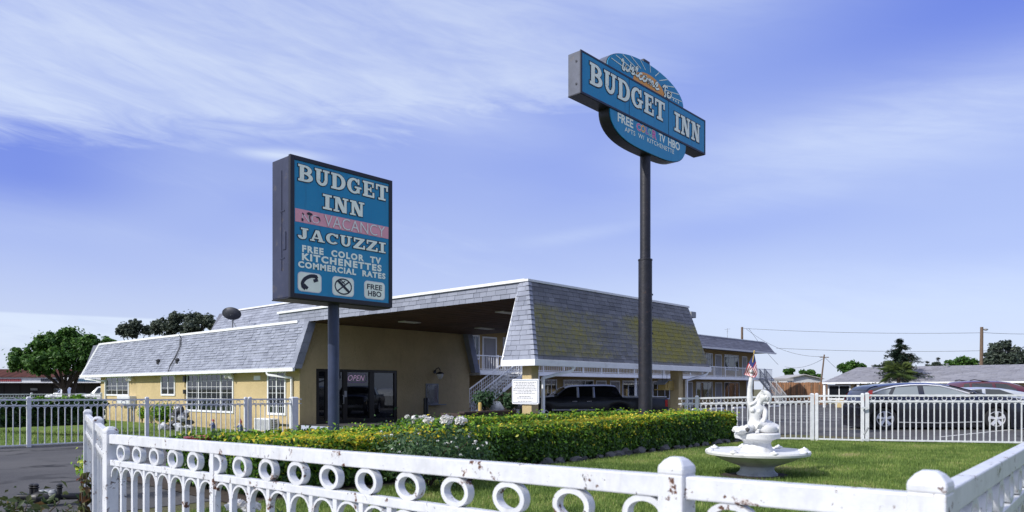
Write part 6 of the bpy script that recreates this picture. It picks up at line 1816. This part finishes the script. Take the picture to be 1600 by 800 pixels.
# =================================================================== SMALL THINGS BY THE OFFICE
q = onX(204, 640, 16.5)
b = MB(); pa, pb = onX(193, 650, XW), onX(213, 632, XW); ya, yb_ = sorted((pa.y, pb.y))
ub = thing('utility_box', 'pale grey utility cabinet fixed on the ochre wall under the left windows', 'utility box', (XW, (ya + yb_) / 2, .4))
b.box((XW - .38, ya, .62), (XW - .001, yb_, 1.10)); part('cabinet', b, M['trim_grey'], ub, bevel=.02)
b = MB(); b.box((XW - .395, ya + .08, .66), (XW - .381, yb_ - .08, 1.06)); part('door', b, M['trim_grey'], ub, bevel=.004)
b = MB(); b.tube([(XW - .15, ya + .3, .62), (XW - .15, ya + .3, -.4)], .05, 8); b.tube([(XW - .15, ya + .7, .62), (XW - .15, ya + .7, -.4)], .04, 8); b.box((XW - .22, ya + .2, .38), (XW - .02, ya + .8, .62)); part('conduit', b, M['grey'], ub)
# window air conditioner
pa, pb = onX(412, 671, XW), onX(436, 654, XW); ya, yb_ = sorted((pa.y, pb.y)); z0, z1 = pa.z, pb.z
acu = thing('air_conditioner', 'white wall air conditioner below the tall window near the gate', 'air conditioner', (XW, (ya + yb_) / 2, z0))
b = MB(); b.box((XW - .46, ya, z0), (XW - .001, yb_, z1)); part('casing', b, M['trim'], acu, bevel=.015)
b = MB()
for k in range(9): zz = z0 + .06 + (z1 - z0 - .12) * k / 8; b.box((XW - .475, ya + .07, zz - .012), (XW - .461, yb_ - .07, zz + .012))
part('grille', b, M['grey'], acu)
b = MB()
for k in range(5): zz = z0 + .08 + (z1 - z0 - .16) * k / 4; b.box((XW - .36, ya - .012, zz - .03), (XW - .12, ya - .001, zz + .01))
part('side_vents', b, M['black'], acu)
# rock cascade and gnomes
q = onX(281, 664, 14.9)
q.z = -.42
rc_ = thing('rock_cascade', 'grey and white rock fountain stack on the lawn before the office wall', 'rock fountain', (q.x, q.y, q.z))
rg = random.Random(9); b = MB(); b2 = MB()
for i in range(26):
    z = rg.uniform(.05, 1.15); w = (1.25 - z) * .8 + .12
    tgt = b if i % 3 else b2
    tgt.blob((q.x + rg.uniform(-w, w) * .45, q.y + rg.uniform(-w, w) * .9, z + q.z), rg.uniform(.10, .21), 2, .3, i, squash=(1, 1.2, .7))
b2.blob((q.x - .4, q.y + .9, .10 + q.z), .22, 2, .3, 31); b2.blob((q.x - .4, q.y - .9, .10 + q.z), .18, 2, .3, 32)
part('dark_rocks', b, M['rock'], rc_, smooth=30); part('pale_rocks', b2, M['rock_pale'], rc_, smooth=30)
b = MB(); b.lathe([(.12, .9), (.17, 1.05), (.13, 1.2), (.03, 1.34)], (q.x, q.y - .1, q.z - .15), 12); part('urn', b, M['dish'], rc_, smooth=50)
def gnome(px, lb, lean, hat):
    q = onX(px, 660, 16.2); g = thing('garden_gnome', lb, 'garden gnome', (q.x, q.y, 0))
    b = MB(); b.lathe([(.16, .0), (.19, .08), (.17, .30), (.10, .50), (.06, .56)], (q.x, q.y, 0), 14)
    b.tube([(q.x - .02, q.y - .13, .46), (q.x - .14, q.y - .20, .34), (q.x - .20, q.y - .12, .28)], [.05, .045, .04], 8); b.tube([(q.x - .02, q.y + .13, .46), (q.x - .14, q.y + .22, .36), (q.x - .20, q.y + .14, .28)], [.05, .045, .04], 8)
    part('body', b, M['blue_fig'], g, smooth=60)
    b = MB(); b.blob((q.x - .01, q.y, .62), .105, 2, .03, 1); b.blob((q.x - .11, q.y, .62), .028, 1, 0); part('head', b, M['skin_fig'], g, smooth=70)
    b = MB(); b.blob((q.x - .07, q.y, .53), .085, 2, .1, 2, squash=(.8, 1, 1.25)); part('beard', b, M['flag_white'], g, smooth=70)
    b = MB(); b.lathe([(.125, .66), (.12, .69), (.07, .80), (.012, .95)] if hat else [(.11, .66), (.10, .72), (.05, .77), (.01, .78)], (q.x, q.y, 0), 14); part('hat', b, M['red_plastic'], g, smooth=60)
    g.location = (q.x, q.y, -.42); g.scale = (.62, .62, .62)
gnome(333, 'small garden figure with a round cap standing by the wide office window', 0, False)
gnome(376, 'small garden gnome with a pointed red hat by the gate', 0, True)
q = at(328, 684, 11.2)
rb = thing('red_bowl', 'dull red scalloped bowl sitting at the left end of the hedge', 'bowl', (q.x, q.y, 0))
b = MB(); n = 40; prof = [(.10, q.z - .14), (.24, q.z - .10), (.36, q.z - .01), (.38, q.z + .02), (.34, q.z + .015), (.2, q.z - .06)]
vs_ = []
for (r, z) in prof:
    for k in range(n): t = 2 * math.pi * k / n; rr = r * (1 + .05 * math.cos(8 * t)); vs_.append((q.x + rr * math.cos(t), q.y + rr * math.sin(t), z))
b.add(vs_, [(i * n + k, i * n + (k + 1) % n, (i + 1) * n + (k + 1) % n, (i + 1) * n + k) for i in range(len(prof) - 1) for k in range(n)] + [tuple(range(n)), tuple((len(prof) - 1) * n + k for k in range(n))])
part('basin', b, M['red_plastic'], rb, smooth=50)
b = MB(); b.lathe([(.2, 0), (.12, .08), (.08, .3), (.10, q.z - .13)], (q.x, q.y, 0), 14); part('stem', b, M['red_plastic'], rb, smooth=50)
# birdhouse hung from the portico
q = onY(1040, 600, 14.7)
bh = thing('birdhouse', 'yellow wooden birdhouse with curved roof hanging left of the right column', 'birdhouse', q)
b = MB(); b.box((q.x - .28, q.y - .16, q.z - .20), (q.x + .02, q.y + .16, q.z + .06)); b.box((q.x - .5, q.y - .2, q.z - .24), (q.x + .42, q.y + .2, q.z - .20)); part('house', b, M['birdwood'], bh, bevel=.006)
b = MB(); m = 12
b.prism([(q.x + .1 + .26 * math.cos(R(t)), q.z - .18 + .36 * math.sin(R(t))) for t in range(0, 181, 15)], lambda u_, v_, t: (u_, t, v_), q.y - .19, q.y + .19); part('arched_end', b, M['birdwood'], bh)
b = MB(); b.beam((q.x - .46, q.y, q.z - .02), (q.x - .12, q.y, q.z + .16), .44, .03); b.beam((q.x - .12, q.y, q.z + .165), (q.x + .1, q.y, q.z + .13), .44, .03); part('roof', b, M['grey'], bh)
b = MB(); b.tube([(q.x - .25, q.y, q.z + .1), (q.x - .25, q.y, ZE - .05)], .008, 5); b.tube([(q.x + .1, q.y, q.z + .15), (q.x + .1, q.y, ZE - .05)], .008, 5); part('hanging_wire', b, M['wire'], bh)
# black pipe assembly on the asphalt edge
q = at(75, 778, 9.3)
bp_ = thing('pipe_assembly', 'black backflow pipe assembly with small valves lying beside the asphalt', 'pipes', (q.x, q.y, 0))
A0, A1 = at(28, 777, 9.3), at(124, 775, 9.6)
b = MB(); b.tube([(A0.x, A0.y, 0), A0, A1, (A1.x, A1.y, 0)], .045, 10); c0 = at(50, 778, 9.3); c1 = at(92, 777, 9.4); b.tube([c0, at(58, 778, 9.3), at(85, 777, 9.4), c1], [.05, .085, .085, .05], 12); part('pipe', b, M['black'], bp_, smooth=45)
for px in (50, 56, 93):
    v = at(px, 772, 9.35); b = MB(); b.tube([v, v + Vector((0, 0, .07))], .03, 8); b.lathe([(.028, .07), (.045, .085), (.028, .10), (.042, .115), (.02, .135)], v, 10); part('valve', b, M['black'], bp_, smooth=45)
for px in (66, 74, 82):
    v = at(px, 771.5, 9.35); b = MB(); b.lathe([(.05, -.02), (.055, .02), (.03, .05)], v, 10); part('test_port', b, M['grey'], bp_, smooth=45)
# lawn lamp and dark objects at the far left lawn
q = at(11, 690, 20.5)
b = MB(); b.lathe([(.12, 0), (.14, .18), (.17, .2), (.17, .24), (.06, .36)], (q.x, q.y + 2, 0), 12); solo('lawn_light', b, M['trim_grey'], 'small low garden light on the left lawn behind the fence', 'garden light', (q.x, q.y + 2, 0), smooth=45)
# wheel stops in front of the wing
for i, px in enumerate((1093, 1120, 1155, 1210)):
    q = onY(px, 636, 25.0 + (i % 2) * .0); q.z = 0
    b = MB(); b.prism([(-.09, 0), (.09, 0), (.06, .13), (-.06, .13)], lambda u_, v_, t: (q.x + t, q.y + u_, v_), -1.0, 1.0)
    solo('wheel_stop', b, M['plaster'], 'white concrete wheel stop on the asphalt before the motel wing', 'wheel stop', (q.x, q.y, 0), group='wheel stops in front of the motel wing', bevel=.015)

# =================================================================== TREES
def tree(name, label, base, th, lobes, n, size, mat, tr=.18, group=None, seed=0, twig=True, squash=.8, cat='tree', tmean=.5):
    """lobes: (dx along RT, dy along FW, z, r) clump centres in metres"""
    base = Vector(base); root = thing(name, label, cat, base, group); rg = random.Random(seed + 31)
    b = MB(); fork = base + Vector((0, 0, th))
    b.tube([base, base + Vector((.04, .02, th * .5)), fork], [tr * 1.25, tr, tr * .8], 10)
    ctr = []
    for (a, c, z, r) in lobes:
        p = base + RT * a + FW * c + Vector((0, 0, z)); ctr.append((p, r))
        mid = fork.lerp(p, .5) + Vector((rg.uniform(-.2, .2), rg.uniform(-.2, .2), .15))
        b.tube([fork - Vector((0, 0, .15)), mid, p], [tr * .6, tr * .35, tr * .08], 7)
    part('trunk', b, M['bark'], root, smooth=60)
    C = []; N = []; T_ = []
    wsum = sum(r * r for _, r in ctr)
    for (p, r) in ctr:
        k = int(n * r * r / wsum); nsub = 34
        subs = []
        for _ in range(nsub):
            v = Vector((rg.gauss(0, 1), rg.gauss(0, 1), rg.gauss(0, 1))).normalized() * r * rg.uniform(.45, 1.0); v.z *= squash
            subs.append((p + v, r * rg.uniform(.13, .30), rg.uniform(-.14, .14)))
        for _ in range(k):
            c, rr, dt = rg.choice(subs)
            if rg.random() < .3: c = p + Vector((rg.gauss(0, .36), rg.gauss(0, .36), rg.gauss(0, .28))) * r; rr = r * .2
            v = Vector((rg.gauss(0, 1), rg.gauss(0, 1), rg.gauss(0, 1))).normalized() * rr * rg.random() ** .4
            v.z *= .75
            C.append(c + v); N.append(v + Vector((0, 0, rr * .5))); T_.append(tmean + dt + rg.gauss(0, .12))
    C = np.array([tuple(c) for c in C]); N = np.array([tuple(c) for c in N])
    leaf_part('crown', C, N + NR.normal(0, .3, N.shape) * size, NR.uniform(.6, 1.35, len(C)) * size, np.clip(np.array(T_), 0, 1), mat, root)
    return root
def tb(px, d, z=0.0): p = at(px, 600, d); return (p.x, p.y, z)
def lobes_px(px0, d, L): return [((px - px0) * d / F, dy, H - (py - Y0) * d / F, r * d / F) for (px, py, r, dy) in L]
tree('shade_tree', 'round leafy green shade tree with two trunks before the shopping strip', tb(101, 58), 1.6,
     lobes_px(101, 58, [(40, 562, 24, 0), (62, 547, 24, .6), (86, 535, 22, -.5), (110, 530, 22, .4), (104, 521, 12, 0), (132, 540, 22, 0), (150, 545, 20, 1), (75, 568, 24, -1), (110, 560, 28, -1), (140, 566, 24, 0), (28, 570, 14, 0), (160, 535, 12, .8)]), 30000, .14, M['tree_a'], .22, seed=1, tmean=.58)
b = MB(); q = tb(113, 58.5); b.tube([q, (q[0] + .05, q[1], 1.4), (q[0] + .5, q[1], 3.0)], [.2, .17, .1], 8); part('trunk', b, M['bark'], bpy.data.objects['shade_tree'], smooth=60)
tree('olive_tree', 'smaller dusky grey green tree rising behind the left end of the office roof', tb(209, 82), 4.5, lobes_px(209, 82, [(195, 513, 11, 0), (212, 508, 11, 0), (226, 515, 10, .5), (205, 520, 12, 0), (188, 519, 7, 0)]), 8000, .15, M['tree_b'], .2, seed=2, tmean=.62)
tree('olive_tree', 'broad dusky grey green tree behind the office roof left of the dish', tb(290, 80), 4.5, lobes_px(290, 80, [(252, 508, 14, 0), (276, 497, 13, 0), (300, 497, 14, .5), (322, 500, 13, 0), (335, 508, 11, 0), (268, 512, 16, 0), (300, 512, 20, 0), (245, 516, 10, 0)]), 15000, .15, M['tree_b'], .26, seed=3, tmean=.62)
# conifer and palm before the long building
def conifer(name, label, base, h, r, n, seed, tiers=15, mat='tree_c'):
    base = Vector(base); root = thing(name, label, 'conifer', base); rg = random.Random(seed)
    b = MB(); b.tube([base, base + Vector((0, 0, h * .6)), base + Vector((0, 0, h))], [.2, .12, .02], 8)
    C = []; N = []; T_ = []
    for i in range(tiers):
        t = i / (tiers - 1); z = h * (.22 + .76 * t); rr = r * (1 - t) ** .8 + .12
        nb_ = 9 if t < .7 else 6
        for k in range(nb_):
            a = 2 * math.pi * k / nb_ + rg.uniform(-.3, .3) + i; ln = rr * rg.uniform(.35, 1.3); z = h * (.22 + .76 * t) + rg.uniform(-.14, .14)
            e = base + Vector((math.cos(a) * ln, math.sin(a) * ln, z - ln * rg.uniform(.02, .22)))
            s = base + Vector((0, 0, z + .05)); b.tube([s, s.lerp(e, .6) + Vector((0, 0, .04 * ln)), e], [.035, .02, .006], 5)
            for _ in range(int(n / (tiers * nb_) * (.5 + rr / r))):
                q = rg.random() ** .7; p = s.lerp(e, q) + Vector((rg.gauss(0, .08), rg.gauss(0, .08), rg.gauss(-.03, .05))) * (1 + ln * .35)
                C.append(tuple(p)); N.append((rg.gauss(0, .5), rg.gauss(0, .5), 1)); T_.append(rg.gauss(.45, .15))
    part('trunk', b, M['bark'], root, smooth=60)
    leaf_part('crown', np.array(C), np.array(N), NR.uniform(.7, 1.3, len(C)) * .13, np.clip(np.array(T_), 0, 1), M[mat], root, aspect=.22)
    return root
conifer('fir_tree', 'dark tiered conifer with bare drooping tips in front of the long grey roof', tb(1406, 57), (608 - 531) * 57 / F + 1.5, 2.7, 9500, 3)
q = Vector(tb(1404, 49))
pt_ = thing('palm_tree', 'short fan palm in front of the dark conifer', 'palm', q)
b = MB(); zc = 1.5 + (608 - 583) * 49 / F; b.tube([q, q + Vector((.03, 0, zc * .5)), q + Vector((0, 0, zc))], [.16, .13, .12], 9); part('trunk', b, M['bark'], pt_, smooth=60)
rg = random.Random(8); C = []; N = []; S = []; T_ = []
ctr = q + Vector((0, 0, zc))
stm = MB()
for i in range(34):
    a = rg.uniform(0, 6.283); up = rg.uniform(-.65, 1.0); ln = rg.uniform(.55, .95)
    dv = Vector((math.cos(a) * math.cos(up), math.sin(a) * math.cos(up), math.sin(up)))
    e = ctr + dv * ln * .6; stm.tube([ctr, e], [.015, .008], 4)
    side = dv.cross(Vector((0, 0, 1))).normalized(); u2 = side.cross(dv)
    for k in range(13):
        th_ = (k - 6) / 6 * 1.25; f = (dv * math.cos(th_) + side * math.sin(th_)); p = e + f * ln * .45 - Vector((0, 0, .10 * ln * abs(th_)))
        stm.add([e, e + f * ln * .5 + u2 * .018, e + f * ln * rg.uniform(.85, 1.05) - Vector((0, 0, .22 * ln)), e + f * ln * .5 - u2 * .018], [(0, 1, 2), (0, 2, 3)], rg.uniform(.15, .65) + .3 * max(0, up))
part('fronds', stm, M['palm'], pt_, fix=False)
# trees beyond the long building
for i, (px, py, w, h_, mt, lb, sd) in enumerate((
        (1330, 572, 26, 9, 'tree_a', 'low bushy green tree behind the left end of the long grey roof', 4),
        (1385, 573, 28, 7, 'tree_b', 'brownish low tree just left of the conifer behind the roof', 5),
        (1502, 567, 30, 11, 'tree_a', 'green rounded tree behind the roof ridge, left of the tall pole', 6),
        (1519, 571, 12, 6, 'tree_a', 'tiny green tree top between the rounded tree and the tall pole', 10),
        (1462, 573, 16, 6, 'tree_b', 'dull low tree top behind the roof right of the conifer', 12))):
    d = 88
    tree('background_tree', lb, tb(px, d), 2.2, lobes_px(px, d, [(px - w * .55, py + 2, h_ * .8, 0), (px, py - 2, h_, 0), (px + w * .5, py + 1, h_ * .9, 0), (px - w * .2, py + 6, h_, 0), (px + w * .25, py + 7, h_, 0), (px, py + 14, h_, 0)]), 3200, .2, M[mt], .2, seed=sd)
tree('oak_tree', 'big dusky tree at the right with a twin crown behind the long roof', tb(1568, 84), 3.0, lobes_px(1568, 84, [(1556, 545, 12, 0), (1570, 539, 9, 0), (1584, 549, 10, 0), (1552, 558, 13, 0), (1575, 560, 16, 0), (1592, 558, 10, 0), (1546, 567, 10, 0), (1562, 568, 14, 0), (1590, 569, 12, 0)]), 9000, .2, M['tree_b'], .3, seed=7)
tree('maroon_tree', 'dark reddish tree cut off by the right edge of the photo', tb(1607, 80), 3.0, lobes_px(1607, 80, [(1600, 556, 9, 0), (1610, 550, 12, 0), (1604, 566, 12, 0), (1618, 562, 14, 0)]), 4000, .2, M['tree_b'], .25, seed=8, tmean=.25)
for px, py, lb, sd in ((1449, 565, 'first of two small pointed cypress tops behind the roof', 5), (1466, 560, 'taller grey cypress top left of the rounded green tree', 6)):
    conifer('cypress', lb, tb(px, 92), (608 - py) * 92 / F + 1.5, 1.3, 1800, sd, 9, 'tree_b')
for px, py, w, lb in ((1233, 577, 9, 'far green tree top above the pale shed roof'), (1262, 580, 13, 'low green tree top right of the shed'), (1275, 586, 9, 'small pale green bush between the shed and the leaning pole')):
    tree('far_tree', lb, tb(px, 118), 3, lobes_px(px, 118, [(px - w * .5, py + 3, w * .5, 0), (px + w * .4, py + 2, w * .5, 0), (px, py + 6, w * .6, 0), (px, py + 12, w * .6, 0)]), 1300, .25, M['tree_a'], .2, seed=int(px))

# =================================================================== LONG BUILDING ON THE RIGHT
LX = 61.5
lbld = thing('long_building', 'long single storey ochre building with a pale grey shingled roof across the car park', 'building', (LX + 1, 5, 0))
yA = onX(1286, 600, LX).y; yB = onX(1760, 600, LX).y
b = MB(); b.box((LX + .5, yB, 0), (LX + 9, yA - .8, 2.05)); part('wall', b, M['stucco'], lbld)
b = MB(); b.prism([(LX, 2.06), (LX + 10.4, 2.06), (LX + 5.2, 3.36)], lambda u_, v_, t: (u_, t, v_), yB, yA - 0.0)
b.v = [(v[0], v[1] - (1.1 if abs(v[1] - yA) < .01 and v[2] > 3 else 0), v[2]) for v in b.v]
lr = part('roof', b, M['shingle_far'], lbld)
sh = MB(); shingles(sh, (LX, yA, 2.07), (LX, yB, 2.07), (LX + 5.2, yB, 3.37), (LX + 5.2, yA - 1.1, 3.37), 16, .5, 61, .03); part('shingle_courses', sh, M['shingle_far'], lr, fix=False)
b = MB(); b.box((LX - .06, yB, 1.93), (LX - .005, yA + .05, 2.06)); b.box((LX, yA - .4, 1.93), (LX + .1, yA + .05, 2.05)); part('fascia', b, M['trim'], lbld)
for px in (1288, 1341, 1362, 1488, 1560):
    y = onX(px, 600, LX + .15).y; b = MB(); b.box((LX + .1, y - .09, 0), (LX + .28, y + .09, 1.93)); part('post', b, M['trim'], lbld)
XB = LX + .5
def bpx(px): return onX(px, 610, XB).y
for (a, c) in ((1296, 1327), (1368, 1404), (1420, 1450), (1500, 1530)):
    win_on_x(lbld, XB, bpx(c), bpx(a), .75, 1.75, 1, 1, fr=.12, blind=(a == 1296), sash=(.5,))
for (a, c) in ((1334, 1349), (1408, 1416), (1470, 1484)):
    b = MB(); b.box((XB - .05, bpx(c), .02), (XB - .002, bpx(a), 1.8)); part('door', b, M['door'], lbld)
for px, py in ((1363, 574), (1480, 572)):
    p = onX(px, py, LX + 4.6); b = MB(); b.tube([p - Vector((0, 0, .5)), p + Vector((0, 0, .12))], .06, 8); b.lathe([(.11, .12), (.11, .2)], p, 8); part('roof_vent', b, M['grey'], lbld)
# board fence, shed and strip at the gap
b0, b1 = at(1203, 610, 78), at(1292, 610, 70)
wf = thing('board_fence', 'tall weathered reddish brown board fence between the stairs and the long building', 'fence', (b0.x, b0.y, 0))
b = MB(); d_ = b1 - b0; n = 64
for i in range(n):
    p = b0 + d_ * ((i + .5) / n); hh = H - (597.5 - Y0) * ((78 - 8 * i / n) / F) + random.uniform(-.03, .03)
    b.beam((p.x, p.y, 0), (p.x, p.y, hh), .02, d_.length / n * .93, up=Vector((d_.x, d_.y, 0)).normalized(), tone=random.random())
part('boards', b, M['boards'], wf)
b = MB()
for i in range(9): p = b0 + d_ * (i / 8); hh = 2.1; b.beam((p.x - FW.x * .08, p.y - FW.y * .08, 0), (p.x - FW.x * .08, p.y - FW.y * .08, 1.95), .12, .12)
part('post', b, M['wood'], wf)
q = at(1252, 600, 98); sdw = thing('pale_shed', 'pale gabled shed behind the brown board fence', 'shed', (q.x, q.y, 0))
k = 98 / F
pr_ = lambda px: (px - 1252) * k
zz_ = lambda py: H - (py - Y0) * k
fnS = lambda u_, v_, t: tuple(Vector((q.x, q.y, 0)) + RT * u_ + FW * t + Vector((0, 0, v_)))
b = MB(); b.prism([(pr_(1229), 0), (pr_(1283), 0), (pr_(1283), zz_(592)), (pr_(1256), zz_(586.5)), (pr_(1229), zz_(592))], fnS, 0, 6); part('wall', b, M['trim_grey'], sdw)
b = MB(); b.prism([(pr_(1226), zz_(592.5)), (pr_(1256), zz_(586)), (pr_(1286), zz_(592.5)), (pr_(1286), zz_(591.4)), (pr_(1256), zz_(584.6)), (pr_(1226), zz_(591.4))], fnS, -.4, 6.4); part('roof', b, M['roof_tan'], sdw)
q2 = at(1215, 598, 92); cp = thing('flat_carport', 'low flat pale roof between the end stairs and the pale shed', 'carport', (q2.x, q2.y, 0))
k2 = 92 / F; fnC = lambda u_, v_, t: tuple(Vector((q2.x, q2.y, 0)) + RT * u_ + FW * t + Vector((0, 0, v_)))
b = MB(); b.prism([(-1.9, 2.55), (2.0, 2.55), (2.0, 2.85), (-1.9, 2.85)], fnC, 0, 5); part('roof', b, M['roof_tan'], cp)
b = MB()
for u_ in (-1.7, 1.8):
    for t in (.2, 4.8): p = Vector(fnC(u_, 0, t)); b.box((p.x - .06, p.y - .06, 0), (p.x + .06, p.y + .06, 2.55))
part('post', b, M['grey'], cp)

# =================================================================== SHOPPING STRIP (far left)
dM = 84; kM = dM / F
q = at(60, 600, dM); mall = thing('shopping_strip', 'long dark shopping strip with clay tile roof and pale sign band beyond the tree', 'shops', (q.x, q.y, 0))
mx = lambda px: (px - 60) * kM
mz = lambda py: H - (py - Y0) * kM
fnM = lambda u_, v_, t: tuple(Vector((q.x, q.y, 0)) + RT * u_ + FW * t + Vector((0, 0, v_)))
xa, xb = mx(-140), mx(260)
b = MB(); b.prism([(xa, 0), (xb, 0), (xb, mz(590)), (xa, mz(590))], fnM, 3.0, 14); part('wall', b, M['mall_wall'], mall)
b = MB(); b.prism([(xa, mz(597.5)), (xb, mz(597.5)), (xb, mz(589.8)), (xa, mz(589.8))], fnM, 0, .5); part('sign_band', b, M['trim_grey'], mall)
b = MB(); b.prism([(xa, mz(598.3)), (xb, mz(598.3)), (xb, mz(597.6)), (xa, mz(597.6))], fnM, -.1, 3.0); part('canopy', b, M['trim_grey'], mall)
rt_ = MB(); n = 110
for i in range(n):
    u0 = xa + (mx(95) - xa) * i / n; u1 = xa + (mx(95) - xa) * (i + .8) / n
    A_ = [Vector(fnM(u0, mz(589.8), -.3)), Vector(fnM(u1, mz(589.8), -.3)), Vector(fnM(u1, mz(576.5), 3.2)), Vector(fnM(u0, mz(576.5), 3.2))]
    up = Vector((0, 0, .09)); mid0 = (A_[0] + A_[1]) / 2 + up; mid1 = (A_[2] + A_[3]) / 2 + up
    rt_.add([A_[0], mid0, A_[1], A_[2], mid1, A_[3]], [(0, 1, 4, 5), (1, 2, 3, 4)], random.random())
part('tile_roof', rt_, M['tile_roof'], mall, fix=False)
b = MB(); b.prism([(xa, mz(589.9)), (mx(96), mz(589.9)), (mx(96), mz(577)), (xa, mz(577))], fnM, 3.25, 8); part('roof_backing', b, M['mall_wall'], mall)
for (a, c, mt) in ((-30, 34, 'red_plastic'), (64, 80, 'ink'), (84, 96, 'ink'), (117, 150, 'notice_blue')):
    b = MB()
    n = max(4, int((c - a) / 3.2)); 
    for i in range(n):
        u0 = mx(a + (c - a) * i / n); u1 = mx(a + (c - a) * (i + .72) / n)
        b.prism([(u0, mz(596)), (u1, mz(596)), (u1, mz(591.8)), (u0, mz(591.8))], fnM, -.06, -.002)
    part('sign_lettering', b, M[mt], mall)
for i in range(14):
    a = -120 + i * 26
    b = MB(); b.prism([(mx(a), .1), (mx(a + 20), .1), (mx(a + 20), mz(600.5)), (mx(a), mz(600.5))], fnM, 2.93, 2.99); part('shop_window', b, M['room'], mall)
b = MB(); b.prism([(mx(22), mz(610)), (mx(33), mz(610)), (mx(33), mz(606.5)), (mx(22), mz(606.5))], fnM, 2.86, 2.90); part('window_notice', b, M['line'], mall)
p = Vector(fnM(mx(76.5), mz(604.5), 2.8)); b = MB(); b.tube([p + RT * (-.2), p + RT * .2], .07, 6); part('neon', b, M['neon_red'], mall)

# =================================================================== POLES AND WIRES
def pole(name, label, px, py, d, r=.13, lean=0.0, extra=None):
    p = at(px, py, d); o = thing(name, label, 'utility pole', (p.x - RT.x * lean, p.y - RT.y * lean, 0))
    b = MB(); b.tube([(p.x - RT.x * lean, p.y - RT.y * lean, 0), p], [r * 1.15, r * .85], 10); part('shaft', b, M['wood'], o, smooth=60)
    if extra: extra(o, p)
    return p
def lampx(o, p):
    b = MB(); b.tube([p + Vector((0, 0, -.25)), p + RT * .45 + Vector((0, 0, -.2))], .06, 6); b.blob(p + RT * .42 + Vector((0, 0, -.25)), .16, 2, .05, 1, squash=(1.3, 1.3, .7)); part('lamp_head', b, M['grey'], o, smooth=60)
def armx(o, p):
    b = MB(); b.beam(p - RT * .5 + Vector((0, 0, -.3)), p + RT * .5 + Vector((0, 0, -.3)), .06, .08); part('crossarm', b, M['wood'], o)
pA = pole('utility_pole', 'tall bare wooden pole with a small lamp above the long roof at the right', 1534, 511, 74, .17, .1, lampx)
pB = pole('utility_pole', 'leaning thin utility pole at the left end of the long building', 1288, 554, 80, .09, .6, armx)
pC = pole('utility_pole', 'short square pole top above the end of the motel wing roof', 1159.5, 511, 86, .15)
p = onY(1136.5, 513, 32.0)
an = thing('roof_antenna', 'spindly television antenna on the motel wing roof', 'antenna', (p.x, p.y, 5.98))
b = MB(); b.tube([(p.x, p.y, 5.6), p], .02, 5); b.beam(p + RT * -.25 + Vector((0, 0, -.12)), p + RT * .28 + Vector((0, 0, -.05)), .02, .02); b.beam(p + RT * -.1 + Vector((0, 0, -.3)), p + RT * .1 + Vector((0, 0, -.27)), .02, .02); part('mast', b, M['grey'], an)
def wire(label, pts, r=.016):
    b = MB(); P = []
    for (a, c, sag) in pts:
        a, c = Vector(a), Vector(c)
        for i in range(13):
            t = i / 12; P.append(a.lerp(c, t) - Vector((0, 0, sag * 4 * t * (1 - t))))
    b.tube(P, r, 5)
    return solo('overhead_wire', b, M['wire'], label, 'wire', P[0], smooth=60)
wire('upper overhead wire from the pole top above the wing towards the lamp pole', [(at(1160, 513, 86), at(1534, 520, 74), .25)], .018)
wire('upper overhead wire running on from the lamp pole past the right edge', [(at(1534, 519.5, 74), at(1720, 516, 70), .25)], .018)
wire('lower overhead wire crossing the sky behind the conifer', [(at(1213, 544, 84), at(1534, 548, 76), .2), (at(1534, 548, 76), at(1720, 546, 72), .1)], .018)
wire('slack service wire from the wing pole to the leaning pole', [(at(1166, 514, 86), at(1287, 557, 80), .9)], .016)
wire('thin drop wire from the wing pole down to the end stairs', [(at(1170, 513, 86), at(1216, 570, 79), .2)], .018)
wire('low cable sagging left from the leaning pole to the far rooftops', [(at(1287, 560, 80), at(1226, 573, 96), .5)], .018)
wire('short guy wire on the right side of the leaning pole', [(at(1288, 558, 80), at(1306, 575, 80), .0)], .016)
